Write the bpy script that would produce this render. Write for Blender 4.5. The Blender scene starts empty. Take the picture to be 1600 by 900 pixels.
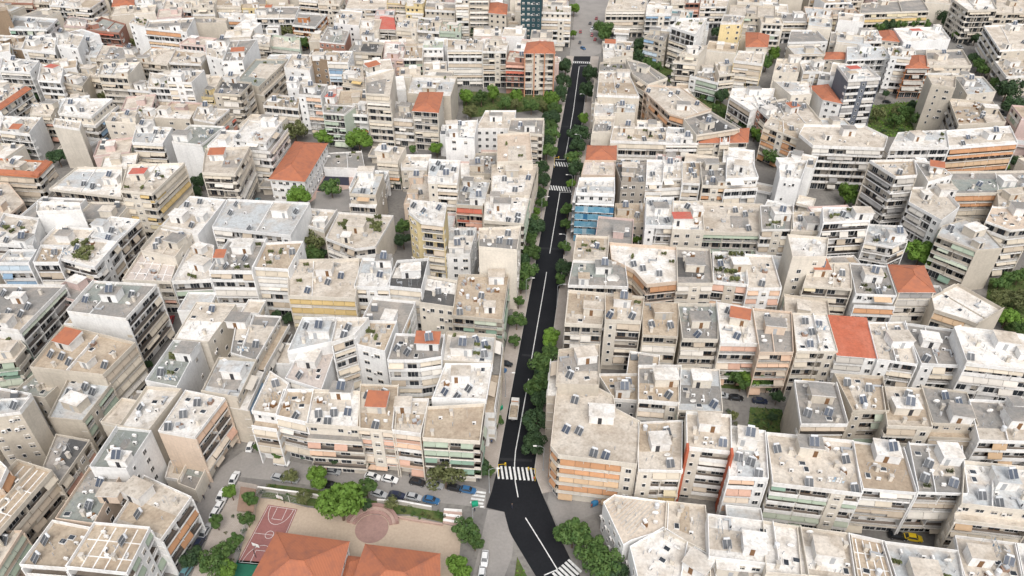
import bpy, bmesh, math, random
from mathutils import Vector, noise

# ------------------------------------------------------------------ camera, sky, sun, exposure
scene = bpy.context.scene
COL = scene.collection
PITCH = math.atan(865 / 1143.0)
cam_data = bpy.data.cameras.new("camera")
cam = bpy.data.objects.new("camera", cam_data)
COL.objects.link(cam)
cam.location = (0, 0, 145)
cam.rotation_euler = (math.pi / 2 - PITCH, 0, 0)
cam_data.sensor_width = 36
cam_data.lens = 36 * 1143.0 / 1600
cam_data.clip_start = 1
cam_data.clip_end = 6000
scene.camera = cam

SUN_EL, SUN_AZ = math.radians(54), math.radians(172)
world = bpy.data.worlds.new("World")
scene.world = world
world.use_nodes = True
wn = world.node_tree
wn.nodes.clear()
sky = wn.nodes.new("ShaderNodeTexSky")
sky.sky_type = 'NISHITA'
sky.sun_disc = False
sky.sun_elevation = SUN_EL
sky.sun_rotation = SUN_AZ
sky.dust_density = 4
hs = wn.nodes.new("ShaderNodeHueSaturation")
hs.inputs["Saturation"].default_value = 0.3
bg = wn.nodes.new("ShaderNodeBackground")
bg.inputs["Strength"].default_value = 0.15
wo = wn.nodes.new("ShaderNodeOutputWorld")
wn.links.new(sky.outputs[0], hs.inputs["Color"])
wn.links.new(hs.outputs[0], bg.inputs["Color"])
wn.links.new(bg.outputs[0], wo.inputs["Surface"])

sd = bpy.data.lights.new("sun", 'SUN')
sd.energy = 1.0
sd.angle = math.radians(35)
sd.color = (1.0, 0.96, 0.91)
sun = bpy.data.objects.new("sun", sd)
COL.objects.link(sun)
sv = Vector((math.sin(SUN_AZ) * math.cos(SUN_EL), math.cos(SUN_AZ) * math.cos(SUN_EL), math.sin(SUN_EL)))
sun.rotation_euler = sv.to_track_quat('Z', 'Y').to_euler()
sun.location = (0, 0, 300)

scene.view_settings.view_transform = 'Standard'
scene.view_settings.look = 'None'
scene.view_settings.gamma = 1
scene.view_settings.use_curve_mapping = False
scene.view_settings.exposure = 0.5
scene.render.engine = 'CYCLES'
scene.cycles.max_bounces = 5
scene.cycles.diffuse_bounces = 3
scene.cycles.use_denoising = True

# ------------------------------------------------------------------ placement data, metres, camera stands above 0,0
BUILDINGS = """
5|be|wh|g|-bww|5|-|nosb|-162.5,171.8 -130.9,171.4 -133.1,150.4 -147.2,153.1|long cream block with a red roof edge at the left lane|beside the lower left lanes
4|be|cr|g|-bbbw|1|-||-147.6,152.4 -136.4,152.4 -131.2,148.0 -131.3,142.6 -141.0,141.0|cream four-storey block, beige roof, green awnings, behind the tall plain beige block with a gridded|beside the lower left lanes
6|gr|wh|w|-bww|2|-111.9,162.1|tall nosb|-120.5,169.3 -101.7,167.7 -104.1,152.2 -121.5,155.4|tall white block with a huge blank side wall and solar panel penthouse|beside the lower left lanes
5|ta|be|w|-bww|4|-117.2,145.9|pt nosb|-122.3,153.0 -99.7,145.7 -102.8,133.4 -122.8,136.3|beige block with a terracotta roofed penthouse below the blank white wall|beside the lower left lanes
4|lb|be|g|-bww|2|-||-114.1,138.1 -101.9,133.8 -103.3,121.0 -112.2,122.1|beige four-storey block with green awnings, right of the tall plain beige block with a gridded|beside the lower left lanes
3|gg|cr|w|-wsw|0|-|nop|-125.8,141.0 -116.3,140.4 -118.7,131.4 -128.1,133.2|cream three-storey block with grey green roof, behind the tan roof block with long white awnings|beside the lower left lanes
7|lb|be|n|-wxw|2|-|nop nosb|-122.5,119.4 -111.5,120.2 -111.8,115.6 -120.1,114.0|tall plain beige block with a gridded open face at the left edge|beside the lower left lanes
5|gg|wh|g|-swx|1|-84.4,141.5||-90.1,146.9 -82.6,145.9 -82.8,129.3 -91.6,131.6|white five-storey block, grey green roof, behind the white roofed block with a bare peach|beside the lower left lanes
5|wh|cr|w|-sws|1|-|nop|-89.9,163.8 -78.3,162.7 -80.9,146.1 -90.5,147.2|cream five-storey block, white roof, in front of the block with a red edged roof|beside the lower left lanes
5|gr|cr|w|-bww|0|-74.9,154.5||-76.6,158.4 -64.1,157.3 -66.2,139.3 -73.6,142.3|cream five-storey block, grey roof, in front of the cream block with yellow awnings on every|beside the lower left lanes
5|lb|be|b|-bww|0|-||-76.1,140.4 -65.9,139.5 -66.6,125.5 -76.3,127.8|beige five-storey block, pale blue roof, blue awnings, behind the low grey roofed shed|beside the lower left lanes
5|wh|be|w|-wsw|1|-|nop|-90.3,129.4 -81.3,128.5 -84.0,115.2 -91.5,116.3|beige five-storey block, white roof, left of the white roofed block with a bare peach|beside the lower left lanes
5|wh|pe|p|-bww|2|-|nop nosb|-80.5,128.6 -69.8,125.8 -72.9,113.3 -82.1,115.3|white roofed block with a bare peach wall over the left street|beside the lower left lanes
5|gg|wh|g|-sww|0|-86.7,106.2||-91.9,116.3 -83.5,115.2 -84.7,104.1 -92.8,104.5|small white five-storey block, grey green roof, left of the low grey roofed shed|beside the lower left lanes
4|gg|pe|n|-sww|2|-86.6,99.5||-95.2,106.9 -87.2,106.6 -87.4,92.2 -96.2,93.5|peach four-storey block, grey green roof, left of the pale block with a long rust coloured|beside the lower left lanes
5|ta|be|w|-bww|0|-|nop ln nosb|-109.9,106.6 -100.6,103.6 -103.9,87.2 -113.5,90.3|tan roof block with long white awnings at the bottom left|beside the lower left lanes
4|gr|be|r|-bww|0|-|nop|-107.8,117.1 -98.9,115.2 -99.9,102.4 -105.8,106.7|beige four-storey block with red awnings, right of the tan roof block with long white awnings|beside the lower left lanes
4|ta|wh|w|-wbw|2|-|nop|-96.5,93.1 -86.1,91.0 -88.2,81.9 -97.9,82.7|small white four-storey block, tan roof, left of the white walled block whose tan roof|beside the lower left lanes
5|ta|wh|g|-bbw|1|-|nop ln nosb|-85.7,90.6 -73.7,89.4 -74.1,79.1 -86.6,80.5|white walled block whose tan roof is crossed by white lines at bottom left|beside the lower left lanes
4|be|wh|o|-bww|1|-81.2,99.9|nosb|-82.1,104.9 -69.4,99.1 -72.0,88.4 -83.6,92.4|pale block with a long rust coloured terrace roof above parked white cars|beside the lower left lanes
1|gr|cr|n|-www|0|-|nop nosb|-78.4,117.4 -73.2,116.9 -73.8,107.5 -78.7,109.5|low grey roofed shed beside the left street|beside the lower left lanes
1|be|cr|n|-www|0|-|nop nosb|-83.1,116.2 -78.6,115.8 -78.3,110.5 -82.3,111.2|tiny low outbuilding behind the grey shed|beside the lower left lanes
4|be|pe|g|-bww|1|-||-112.6,90.0 -101.7,90.8 -101.9,79.8 -110.0,79.8|peach four-storey block with green awnings, left of the white walled block whose tan roof|beside the lower left lanes
6|be|pe|o|-bww|0|-||-117.8,108.8 -108.2,101.8 -107.3,97.0 -111.7,98.3|peach six-storey block with orange awnings, behind the tan roof block with long white awnings|beside the lower left lanes
5|be|cr|y|-wbw|3|-56.2,178.6|band nosb|-68.7,184.0 -46.8,184.7 -44.7,164.6 -64.3,166.0|cream block with yellow awnings on every floor behind the courtyard block|in the row behind the courtyard block
5|wh|wh|w|-wbw|1|-39.0,182.7||-46.0,184.9 -36.6,184.9 -35.7,169.8 -46.1,170.4|white five-storey block, white roof, left of the white block with a dark slate roof|in the row behind the courtyard block
5|dk|wh|w|-wbw|0|-30.2,177.7|nosb|-35.2,183.8 -25.5,184.9 -26.2,169.1 -36.7,170.8|white block with a dark slate roof behind the courtyard block|in the row behind the courtyard block
4|dk|cr|y|-wxw|0|-|nop|-26.1,180.1 -16.6,177.3 -16.7,164.5 -27.0,166.8|cream four-storey block, dark roof, right of the white block with a dark slate roof|in the row behind the courtyard block
4|ta|be|g|-bbw|1|-|junk nosb|-16.4,180.6 -0.9,180.6 -2.7,158.8 -17.1,160.9|block with junk strewn over its flat roof beside the avenue|in the row behind the courtyard block
6|lb|wh|w|-wwb|1|-50.5,146.9||-56.5,152.7 -46.2,152.7 -46.5,142.8 -57.3,139.0|white six-storey block, pale blue roof, behind the cream block with a terracotta terrace roof|around the courtyard above the school street
7|be|wh|w|-wbw|3|-|nop|-46.2,148.7 -37.7,149.0 -40.3,141.9 -45.7,138.9|small white seven-storey block, beige roof, behind the cream block with a terracotta terrace roof|around the courtyard above the school street
6|ta|wh|n|-wsw|0|-|nop|-39.4,151.3 -30.8,151.0 -32.4,138.9 -40.1,141.6|small white six-storey block, tan roof, behind the cream block with a terracotta terrace roof|around the courtyard above the school street
6|gr|wh|w|-wbbw|1|-21.6,141.8|pt|-30.6,146.1 -17.6,145.4 -17.8,137.1 -23.3,135.8 -31.4,135.8|white six-storey block, grey roof, behind the cream block with a terracotta terrace roof|around the courtyard above the school street
5|wh|be|w|-bsw|3|-13.0,143.3||-17.6,150.2 -4.3,148.9 -4.9,137.5 -18.1,138.7|beige five-storey block, white roof, in front of the block with junk strewn over its flat|around the courtyard above the school street
5|wh|wh|w|-bww|2|-12.8,133.1||-17.1,137.7 -4.9,137.7 -6.2,124.5 -19.5,125.0|white five-storey block, white roof, behind the block with a plain tan roof|around the courtyard above the school street
5|ta|cr|g|-bbw|0|-|nop nosb|-20.3,122.6 -6.5,123.7 -7.3,111.8 -20.5,112.8|block with a plain tan roof and pale green balconies at the avenue corner|around the courtyard above the school street
5|be|cr|p|-wbw|0|-26.0,122.7||-28.3,125.3 -20.1,125.3 -21.0,114.1 -27.8,115.2|cream five-storey block with peach awnings, right of the cream block with a terracotta terrace roof|around the courtyard above the school street
5|ta|cr|p|-wbw|2|-32.2,123.2|pt nosb|-37.8,130.8 -28.1,130.2 -27.0,115.1 -36.1,116.2|cream block with a terracotta terrace roof over the school street|around the courtyard above the school street
5|wh|cr|p|-wbw|3|-41.5,127.5||-48.8,128.5 -37.3,127.9 -35.3,116.1 -48.3,117.2|cream five-storey block, white roof, peach awnings, left of the block with a plain tan roof|around the courtyard above the school street
5|ta|wh|w|-wbw|1|-||-56.2,128.5 -48.8,128.5 -47.9,117.5 -56.0,119.8|small white five-storey block, tan roof, left of the cream block with a terracotta terrace roof|around the courtyard above the school street
5|be|wh|w|-wbw|1|-||-61.3,135.1 -55.2,130.5 -55.7,120.1 -62.1,121.3|small white five-storey block, beige roof, right of the white roofed block with a bare peach|around the courtyard above the school street
5|pk|wh|w|-wbb|4|-52.2,139.0||-55.3,143.8 -46.3,142.5 -46.9,128.5 -56.9,132.6|white five-storey block, pinkish roof, left of the cream block with a terracotta terrace roof|around the courtyard above the school street
5|be|cr|w|-wbb|0|22.8,159.4||16.3,168.7 27.4,167.1 24.6,152.8 14.4,153.5|cream five-storey block, beige roof, in front of the broad cream roofed block with an orange|along the avenue right side
6|ta|cr|w|-wbw|3|30.5,159.2||26.2,163.3 37.1,161.7 34.7,150.9 25.0,151.6|cream six-storey block, tan roof, in front of the broad cream roofed block with an orange|along the avenue right side
5|ta|be|w|-wbw|2|41.8,158.0||37.1,163.4 47.5,163.4 44.5,148.5 35.1,149.2|beige five-storey block, tan roof, in front of the broad cream roofed block with an orange|in the row right of the planted garden
5|gr|cr|w|-wbw|1|51.3,154.5||46.9,162.3 58.4,162.3 54.9,146.9 45.4,147.2|cream five-storey block, grey roof, left of the block with peach awnings and a tiny|in the row right of the planted garden
5|wh|cr|p|-wbw|1|62.4,155.2|pt nosb|57.9,163.2 67.8,160.4 65.3,145.3 55.1,145.6|block with peach awnings and a tiny terracotta roof hut|in the row right of the planted garden
5|gr|pe|p|-wbw|1|71.1,151.8||67.4,160.6 78.2,159.0 73.5,142.1 64.5,142.1|peach five-storey block, grey roof, peach awnings, left of the cream block with mustard awnings|in the row right of the planted garden
5|wh|cr|y|-wbw|3|-|nop nosb|78.4,158.8 87.9,158.4 85.4,142.7 74.5,142.7|cream block with mustard awnings left of the orange roof|in the row right of the planted garden
5|ro|wh|n|-wbw|0|-|nop flat nosb|87.8,158.6 98.7,157.4 95.3,140.4 84.8,141.7|block covered by a broad bright orange flat roof|in the row right of the planted garden
5|be|wh|w|-wbw|0|102.7,146.5||97.9,154.6 108.1,154.9 104.1,137.8 94.6,139.8|white five-storey block, beige roof, right of the block covered by a broad bright orange|in the row right of the planted garden
5|gr|wh|y|-wbw|0|110.8,146.5|nosb|107.4,154.3 119.6,151.4 114.9,137.2 105.0,137.9|grey roofed block with deep yellow balcony walls near the right edge|in the row right of the planted garden
6|wh|wh|w|-wbww|0|127.3,142.4|nosb|119.3,149.0 136.2,145.3 130.9,131.7 113.7,134.7 117.0,148.2|broad white roofed block with a box penthouse at the right edge|in the row right of the planted garden
4|wh|be|o|-wwbbw|0|-|nop nosb|122.9,169.4 133.9,175.9 141.1,163.7 130.1,156.8 128.0,158.8 121.0,163.4|low wedge shaped pale block by the far right trees|in the row right of the planted garden
5|gr|be|w|-wbw|2|75.1,126.4|nosb|70.5,131.9 80.6,130.7 78.5,117.1 67.5,117.1|grey roofed block with a tall bare side wall beside the grass garden|in the row facing the planted garden
5|ta|be|g|-wbw|2|-|nop|81.1,133.9 93.1,133.0 89.9,121.2 81.1,121.2|beige five-storey block, tan roof, green awnings, in front of the cream block with mustard awnings|in the row facing the planted garden
5|be|cr|w|-wbw|0|93.9,122.2||91.5,129.6 101.4,129.0 97.9,116.1 87.6,116.7|cream five-storey block, beige roof, in front of the grey roofed block with deep yellow balcony|in the row facing the planted garden
5|gr|be|w|-wbw|1|105.7,119.6||101.3,130.3 111.8,127.9 109.2,117.1 98.5,117.7|beige five-storey block, grey roof, in front of the grey roofed block with deep yellow balcony|in the row facing the planted garden
5|be|wh|o|-wbw|0|-||110.9,125.3 125.5,124.2 120.7,111.8 106.7,112.3|white five-storey block, beige roof, orange awnings, in front of the low wedge shaped pale block|in the row facing the planted garden
6|be|be|w|-wwb|1|18.6,136.9||11.9,139.8 22.7,141.7 21.1,126.9 10.6,127.4|beige six-storey block, beige roof, left of the low block with a brown terrace|along the avenue right side
4|ta|gr|n|-wxw|1|27.6,130.5|nosb|21.9,137.3 33.0,137.3 31.7,127.7 25.0,128.4|low block with a brown terrace and four square windows|along the avenue right side
5|ta|cr|p|-wbw|1|38.3,132.0||32.3,137.1 43.3,137.1 40.5,123.8 30.6,124.9|cream five-storey block, tan roof, peach awnings, right of the low block with a brown terrace|along the avenue right side
5|lb|cr|g|-wbw|0|47.0,131.4|nosb|42.4,136.5 52.8,135.9 50.3,121.2 39.7,121.7|block with a dark pool like terrace and white roof rooms|along the avenue right side
5|be|cr|o|-wwwwbbb|5|21.1,119.6|band nosb|11.2,130.7 19.9,129.9 24.7,126.1 24.8,121.9 30.1,117.8 27.6,105.1 10.3,107.7 8.7,110.4|curved corner block with three long bands of orange awnings by the zebra crossing|along the avenue right side
5|be|cr|y|-wbw|2|33.4,111.3||29.6,118.0 40.2,118.6 37.3,103.7 27.7,104.0|cream five-storey block with yellow awnings, left of the tall block framed by two rust red|in the front row right of the junction
6|be|cr|w|-wbw|1|44.8,114.3|red nosb|40.5,118.3 50.7,117.2 48.2,106.2 38.6,107.6|tall block framed by two rust red vertical fins|in the front row right of the junction
5|wh|wh|p|-wbw|2|53.7,112.7||50.8,116.6 58.7,115.0 55.6,101.4 47.0,101.9|white five-storey block with peach awnings, right of the tall block framed by two rust red|in the front row right of the junction
5|be|cr|g|-wbw|3|67.0,109.9|nosb|58.7,114.6 78.0,112.1 74.4,97.4 56.1,100.2|broad beige roofed block with pale green awnings in the front row|in the front row right of the junction
5|ta|wh|w|-wbw|0|83.8,108.5||77.7,112.3 88.6,110.2 86.2,97.9 75.2,99.0|white five-storey block, tan roof, right of the broad beige roofed block with pale green|in the front row right of the junction
5|gr|wh|w|-wbw|2|97.3,107.6||90.3,111.8 102.0,110.7 97.0,97.7 86.5,98.1|white five-storey block, grey roof, right of the broad beige roofed block with pale green|in the front row right of the junction
5|lb|cr|o|-wbw|1|106.2,101.0||100.4,106.3 114.4,104.4 108.5,92.8 94.1,94.9|cream five-storey block with orange awnings, right of the broad beige roofed block with pale green|in the front row right of the junction
3|rb|wh|n|--wwxx|0|-|nop rib nosb|22.8,102.1 34.6,100.2 33.2,93.3 25.1,90.5 23.2,89.3 20.1,100.1|low white building with a ribbed metal roof beside the avenue trees|at the bottom right below the narrow street
3|be|cr|n|-www|0|-|nop|34.0,100.1 42.4,99.0 40.8,87.2 32.3,92.6|small cream three-storey block, beige roof, right of the low white building with a ribbed metal|at the bottom right below the narrow street
3|wh|wh|n|--wxw|0|37.5,84.2||32.3,93.7 41.1,86.7 41.1,81.7 25.4,79.6 24.5,89.0|white three-storey block, white roof, in front of the low white building with a ribbed metal|at the bottom right below the narrow street
4|wh|wh|n|-wxw|1|49.2,87.0||41.4,94.7 54.6,92.6 53.1,82.6 39.5,84.5|white four-storey block, white roof, right of the low white building with a ribbed metal|at the bottom right below the narrow street
3|be|cr|n|-wxw|0|43.2,83.5||40.4,86.1 53.5,84.2 52.8,77.0 38.9,77.0|cream three-storey block, beige roof, right of the low white building with a ribbed metal|at the bottom right below the narrow street
4|wh|cr|n|-wxw|0|-|nop|52.6,92.9 60.0,91.4 58.1,80.2 50.0,81.0|small cream four-storey block, white roof, right of the low white building with a ribbed metal|at the bottom right below the narrow street
4|be|cr|n|-wxw|2|63.4,85.5||59.4,91.6 70.1,89.9 67.7,79.2 56.8,80.6|cream four-storey block, beige roof, in front of the broad beige roofed block with pale green|at the bottom right below the narrow street
4|ta|cr|n|-wxw|0|-|nop ln|69.4,89.9 76.2,88.0 75.1,78.9 66.9,79.2|small cream four-storey block, tan roof, right of the low white building with a ribbed metal|at the bottom right below the narrow street
4|lb|cr|n|-wxw|0|80.8,80.6||75.6,88.2 90.3,86.0 88.4,78.2 74.3,78.9|cream four-storey block, pale blue roof, right of the tall block framed by two rust red|at the bottom right below the narrow street
4|be|cr|n|-wxw|1|-|junk|91.3,89.5 103.2,87.7 99.8,78.5 88.1,79.3|cream four-storey block, beige roof, right of the broad beige roofed block with pale green|at the bottom right below the narrow street
4|wh|cr|n|-wxw|1|-||102.7,87.8 107.7,86.9 104.2,78.6 99.3,78.6|small cream four-storey block, white roof, right of the broad beige roofed block with pale green|at the bottom right below the narrow street
5|gr|cr|w|-bbw|0|7.2,278.6||-0.4,288.1 13.5,288.1 12.2,272.3 -1.7,275.4|cream five-storey block, grey roof, behind the tall cream rendered block standing|along the avenue left side
6|pe|cr|n|-bsw|0|-|nop nosb|-5.9,266.3 7.1,268.1 7.6,243.9 -5.6,242.8|tall cream rendered block standing beside the avenue|along the avenue left side
5|be|be|w|-bbw|3|0.0,240.1||-7.6,246.4 9.7,246.9 6.3,223.6 -7.5,222.2|large beige five-storey block, beige roof, in front of the tall cream rendered block standing|along the avenue left side
5|wh|cr|g|-bbw|2|-3.3,216.0||-9.3,224.0 6.3,223.5 3.8,204.7 -9.5,206.8|cream five-storey block, white roof, green awnings, behind the tall cream block with a blank front|along the avenue left side
7|gr|cr|n|-sww|2|-|nop nosb|-10.3,192.5 2.8,193.7 1.5,180.4 -10.0,182.2|tall cream block with a blank front wall beside the avenue trees|along the avenue left side
5|ti|pe|n|-wwb|0|-|hip nosb|30.0,263.8 40.9,263.5 39.4,251.3 28.4,251.6|pale block with a terracotta tiled roof near the upper zebra crossings|along the avenue right side
5|pk|pe|w|-wbb|0|-|nop|27.6,250.2 39.2,250.0 37.6,238.0 25.3,238.7|peach five-storey block, pinkish roof, in front of the pale block with a terracotta tiled roof|along the avenue right side
6|wh|wh|n|-wnn|0|-|nop nosb|23.9,230.6 36.5,230.6 35.2,218.9 22.0,220.0|building wrapped in blue scaffold netting beside the avenue|along the avenue right side
5|gr|co|n|-wxw|1|-|junk|38.7,250.6 50.9,249.2 48.5,233.3 39.4,233.3|concrete five-storey block, grey roof, right of the pale block with a terracotta tiled roof|in the upper right rows near the scaffold
5|wh|wh|w|-wbw|1|-|nop|51.2,250.5 57.7,250.5 54.2,232.7 48.2,232.7|white five-storey block, white roof, behind the white block striped by red awnings|in the upper right rows near the scaffold
5|wh|cr|w|-wbw|0|-||57.0,249.2 64.5,249.2 62.1,236.4 54.2,235.7|small cream five-storey block, white roof, behind the white block striped by red awnings|in the upper right rows near the scaffold
5|be|wh|w|-wbw|3|-|nop|63.9,249.2 71.4,249.2 67.6,232.1 61.2,232.8|white five-storey block, beige roof, behind the white roofed block with a small red|in the upper right rows near the scaffold
5|gr|cr|o|-wbw|2|-||70.6,247.9 81.1,247.9 76.8,229.8 67.9,230.4|cream five-storey block, grey roof, orange awnings, behind the white roofed block with a small red|in the upper right rows near the scaffold
6|wh|wh|w|-wbw|0|83.0,238.1||79.9,246.1 88.8,243.3 87.6,230.8 75.7,229.6|white six-storey block, white roof, behind the white roofed block with a small red|in the upper right rows near the scaffold
3|ta|be|n|-wxw|0|39.6,222.8|dish nosb|37.1,228.7 48.5,228.7 46.6,215.3 35.5,215.3|low house with a big satellite dish beside the scaffolded building|in the upper right rows near the scaffold
5|lb|wh|r|-wbw|3|50.4,213.9|nosb|46.6,221.8 56.3,221.8 52.8,203.2 43.7,203.7|white block striped by red awnings near the scaffolded building|in the upper right rows near the scaffold
5|wh|cr|n|-wxw|1|56.1,206.7|pr nosb|55.4,219.6 65.6,219.6 62.5,200.8 52.2,201.3|white roofed block with a small red hut on top|in the upper right rows near the scaffold
4|be|cr|g|-wbw|3|-|nop|67.2,223.6 88.0,222.5 83.9,203.5 63.2,204.5|large cream four-storey block, beige roof, green awnings, behind the block with a planted roof terrace|in the upper right rows near the scaffold
5|be|cr|w|-wbb|0|-|nop|20.7,198.3 31.2,197.4 29.4,184.5 18.7,184.5|cream five-storey block, beige roof, left of the broad cream roofed block with an orange|along the avenue right side
5|gr|be|w|-wbb|0|27.5,179.4|dish|18.7,184.0 34.6,183.1 34.0,170.6 16.4,171.4|beige five-storey block, grey roof, left of the broad cream roofed block with an orange|along the avenue right side
5|wh|pe|o|-wbbbb|3|-|nop nosb|30.9,193.7 51.7,190.9 48.9,173.0 39.4,171.4 36.6,178.6 30.5,184.5|broad cream roofed block with an orange diagonal balcony front|in the right middle rows
5|gr|cr|w|-wbw|0|55.1,180.2||51.6,191.0 62.0,190.1 59.1,172.1 48.5,172.1|cream five-storey block, grey roof, left of the block with a planted roof terrace|in the right middle rows
5|lb|be|p|-wbw|2|-|junk plants nosb|62.3,188.3 72.6,188.3 69.3,171.3 59.2,173.0|block with a planted roof terrace in the right middle rows|in the right middle rows
5|be|wh|p|-wbw|0|-|nop|72.1,187.5 80.5,186.5 78.6,169.8 68.5,169.8|white five-storey block, beige roof, peach awnings, right of the block with a planted roof terrace|in the right middle rows
5|gr|cr|w|-wbw|0|89.8,209.8||85.2,217.4 96.5,217.4 91.7,201.8 81.5,201.8|cream five-storey block, grey roof, behind the tall cream block with a bare|in the right middle rows
5|be|be|w|-wbw|1|-|junk|94.6,212.2 105.1,212.2 100.9,199.9 90.3,199.9|beige five-storey block, beige roof, behind the tall cream block with a bare|in the right middle rows
7|wh|cr|w|-wsw|0|-|nop nosb|84.6,189.2 96.6,187.2 92.6,177.1 82.5,177.1|tall cream block with a bare left wall in the right middle rows|in the right middle rows
5|be|cr|y|-wbw|1|92.2,178.6|pt|91.3,183.1 103.6,183.1 99.1,169.7 85.3,171.4|cream five-storey block, beige roof, yellow awnings, behind the cream block with mustard awnings|in the right middle rows
5|gr|wh|o|-wbw|1|106.8,175.3||103.2,183.2 114.1,181.4 110.9,166.7 99.3,167.5|white five-storey block, grey roof, orange awnings, left of the block with a terracotta hipped roof|in the right middle rows
5|ti|cr|n|-wbw|0|-|hip nosb|115.3,182.5 125.5,182.0 122.9,169.2 112.7,169.2|block with a terracotta hipped roof by the right hand trees|in the right middle rows
7|wh|wh|w|-sbw|0|112.0,200.9|nosb|101.3,206.3 113.7,205.8 113.7,198.0 98.2,196.5|slender white tower with a yellow flank in the right middle rows|in the right middle rows
5|lb|wh|w|-wbbw|1|-||117.7,205.1 126.4,204.1 126.4,195.4 119.9,191.5 112.0,194.4|white five-storey block, pale blue roof, right of the slender white tower with a yellow flank|in the right middle rows
6|wh|wh|w|-wsw|0|-||98.4,243.4 109.1,243.4 102.1,229.2 95.0,230.5|white six-storey block, white roof, left of the large grey concrete block with deep open|in the upper right rows
6|be|co|n|-wbbww|0|132.6,267.6|nosb|117.7,274.7 141.7,274.0 146.9,263.6 141.6,253.7 115.1,255.9 112.9,266.0|large grey concrete block with deep open balconies upper right|in the upper right rows
5|be|cr|o|--b-|0|-|nop|109.3,290.4 119.6,278.5 119.4,261.5 104.1,281.8|cream five-storey block with orange awnings, in front of the grey roofed block with crimson awnings|in the upper right rows
7|ta|be|n|-wbb|0|-|nop nosb|129.0,238.2 145.5,238.9 141.3,227.1 133.3,225.9|tall round cornered tan block with wraparound balconies on the right|in the upper right rows
6|be|wh|n|-wxw|0|153.2,236.9|pt|149.1,244.8 156.6,242.0 157.8,233.3 146.8,228.3|white six-storey block, beige roof, right of the tall round cornered tan block with wraparound|in the upper right rows
5|gr|cr|o|-wbw|0|177.6,232.8|nosb|160.6,241.0 191.9,241.6 183.0,225.8 155.7,224.7|long grey roofed block with orange shades at the right edge|in the upper right rows
5|wh|wh|r|-wbw|0|161.7,269.6|nosb|156.5,274.5 177.4,277.0 170.8,260.9 147.0,259.8|white roofed block with red awnings left of its twin|in the upper right rows
5|wh|wh|o|-wbw|1|192.5,271.1|nosb|177.0,276.9 205.8,281.3 200.3,265.5 170.7,260.8|white roofed block with orange and red awnings at the right edge|in the upper right rows
5|be|wh|n|-wwbb|0|152.5,225.9||142.6,229.6 153.0,229.6 152.8,215.8 142.7,207.3 136.9,219.2|white five-storey block, beige roof, in front of the tall round cornered tan block with wraparound|in the upper right rows
5|lb|be|g|-ww-bb|0|149.5,199.9|nosb|141.7,204.4 151.5,208.7 154.7,202.8 154.5,191.2 145.7,189.8 137.2,198.4|blue grey roofed corner block with teal awnings right side|in the upper right rows
6|pe|cr|w|-wbbw|0|167.7,207.9||160.4,211.3 170.7,210.2 167.0,198.1 158.7,196.6 153.5,202.2|cream six-storey block, peach roof, right of the blue grey roofed corner block with teal|in the upper right rows
5|be|be|w|-wbw|0|-||171.6,227.3 182.8,229.8 177.9,214.9 166.2,216.0|beige five-storey block, beige roof, right of the long grey roofed block with orange shades|in the upper right rows
3|ti|wh|n|-xxw|0|-|hip nosb|-90.3,279.7 -76.8,277.8 -78.9,245.9 -92.5,247.9|long white house under a broad terracotta hipped roof left of centre|around the little schoolhouse left of centre
1|gr|wh|n|-www|0|-|nop nosb|-78.8,280.4 -63.7,282.2 -59.8,266.5 -77.0,267.8|low grey roofed shed beside the playground|around the little schoolhouse left of centre
5|lb|be|o|-wbw|1|-53.3,238.9||-56.0,239.1 -47.0,239.1 -47.7,223.5 -57.1,224.7|beige five-storey block, pale blue roof, orange awnings, behind the pale block with shrubs planted|around the little schoolhouse left of centre
4|be|cr|o|-wbw|0|-50.3,261.6||-53.9,270.4 -42.4,267.3 -44.1,254.6 -52.5,256.0|cream four-storey block, beige roof, orange awnings, left of the tall cream block with curved balconies|around the little schoolhouse left of centre
3|be|be|n|-wxw|0|-|nop|-44.0,266.3 -32.3,266.3 -33.2,255.1 -43.3,255.1|beige three-storey block, beige roof, left of the tall cream block with curved balconies|around the little schoolhouse left of centre
3|be|pe|n|-wxw|0|-||-37.8,250.3 -30.9,250.3 -29.6,229.5 -39.0,228.2|peach three-storey block, beige roof, behind the slim cream tower with blue balcony bays|around the little schoolhouse left of centre
7|wh|cr|w|-wbw|4|-|nosb|-30.0,240.1 -18.7,238.8 -18.8,221.8 -29.0,223.1|tall cream block with curved balconies left of the avenue|around the little schoolhouse left of centre
5|lb|be|r|-wbw|1|-||-18.3,235.6 -7.6,234.3 -10.0,215.9 -19.3,217.1|beige five-storey block with red awnings, right of the tall cream block with curved balconies|around the little schoolhouse left of centre
8|wh|ye|w|-wbxw|3|-|nop nosb|-32.5,204.8 -20.8,202.7 -20.9,190.3 -28.1,191.8 -32.5,197.5|slim cream tower with blue balcony bays left of the avenue|around the little schoolhouse left of centre
4|be|cr|w|-wbbw|0|-51.7,206.5|plants nosb|-59.9,217.2 -40.6,215.0 -43.9,196.1 -50.3,194.6 -61.1,200.9|pale block with shrubs planted on its roof terrace|around the little schoolhouse left of centre
5|lb|wh|w|-wbw|3|-77.5,211.8|nosb|-98.6,220.9 -69.5,218.3 -71.2,197.7 -98.1,202.8|broad block with a pale blue and white roof left of centre|around the little schoolhouse left of centre
3|be|be|n|-wxw|0|-||-71.3,224.3 -61.8,223.1 -63.8,210.0 -72.6,214.5|small beige three-storey block, beige roof, left of the pale block with shrubs planted|around the little schoolhouse left of centre
4|lb|wh|n|-wxw|3|-||-20.6,206.9 -11.8,206.9 -13.3,191.4 -22.7,191.4|white four-storey block, pale blue roof, left of the tall cream block with a blank front|around the little schoolhouse left of centre
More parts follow.
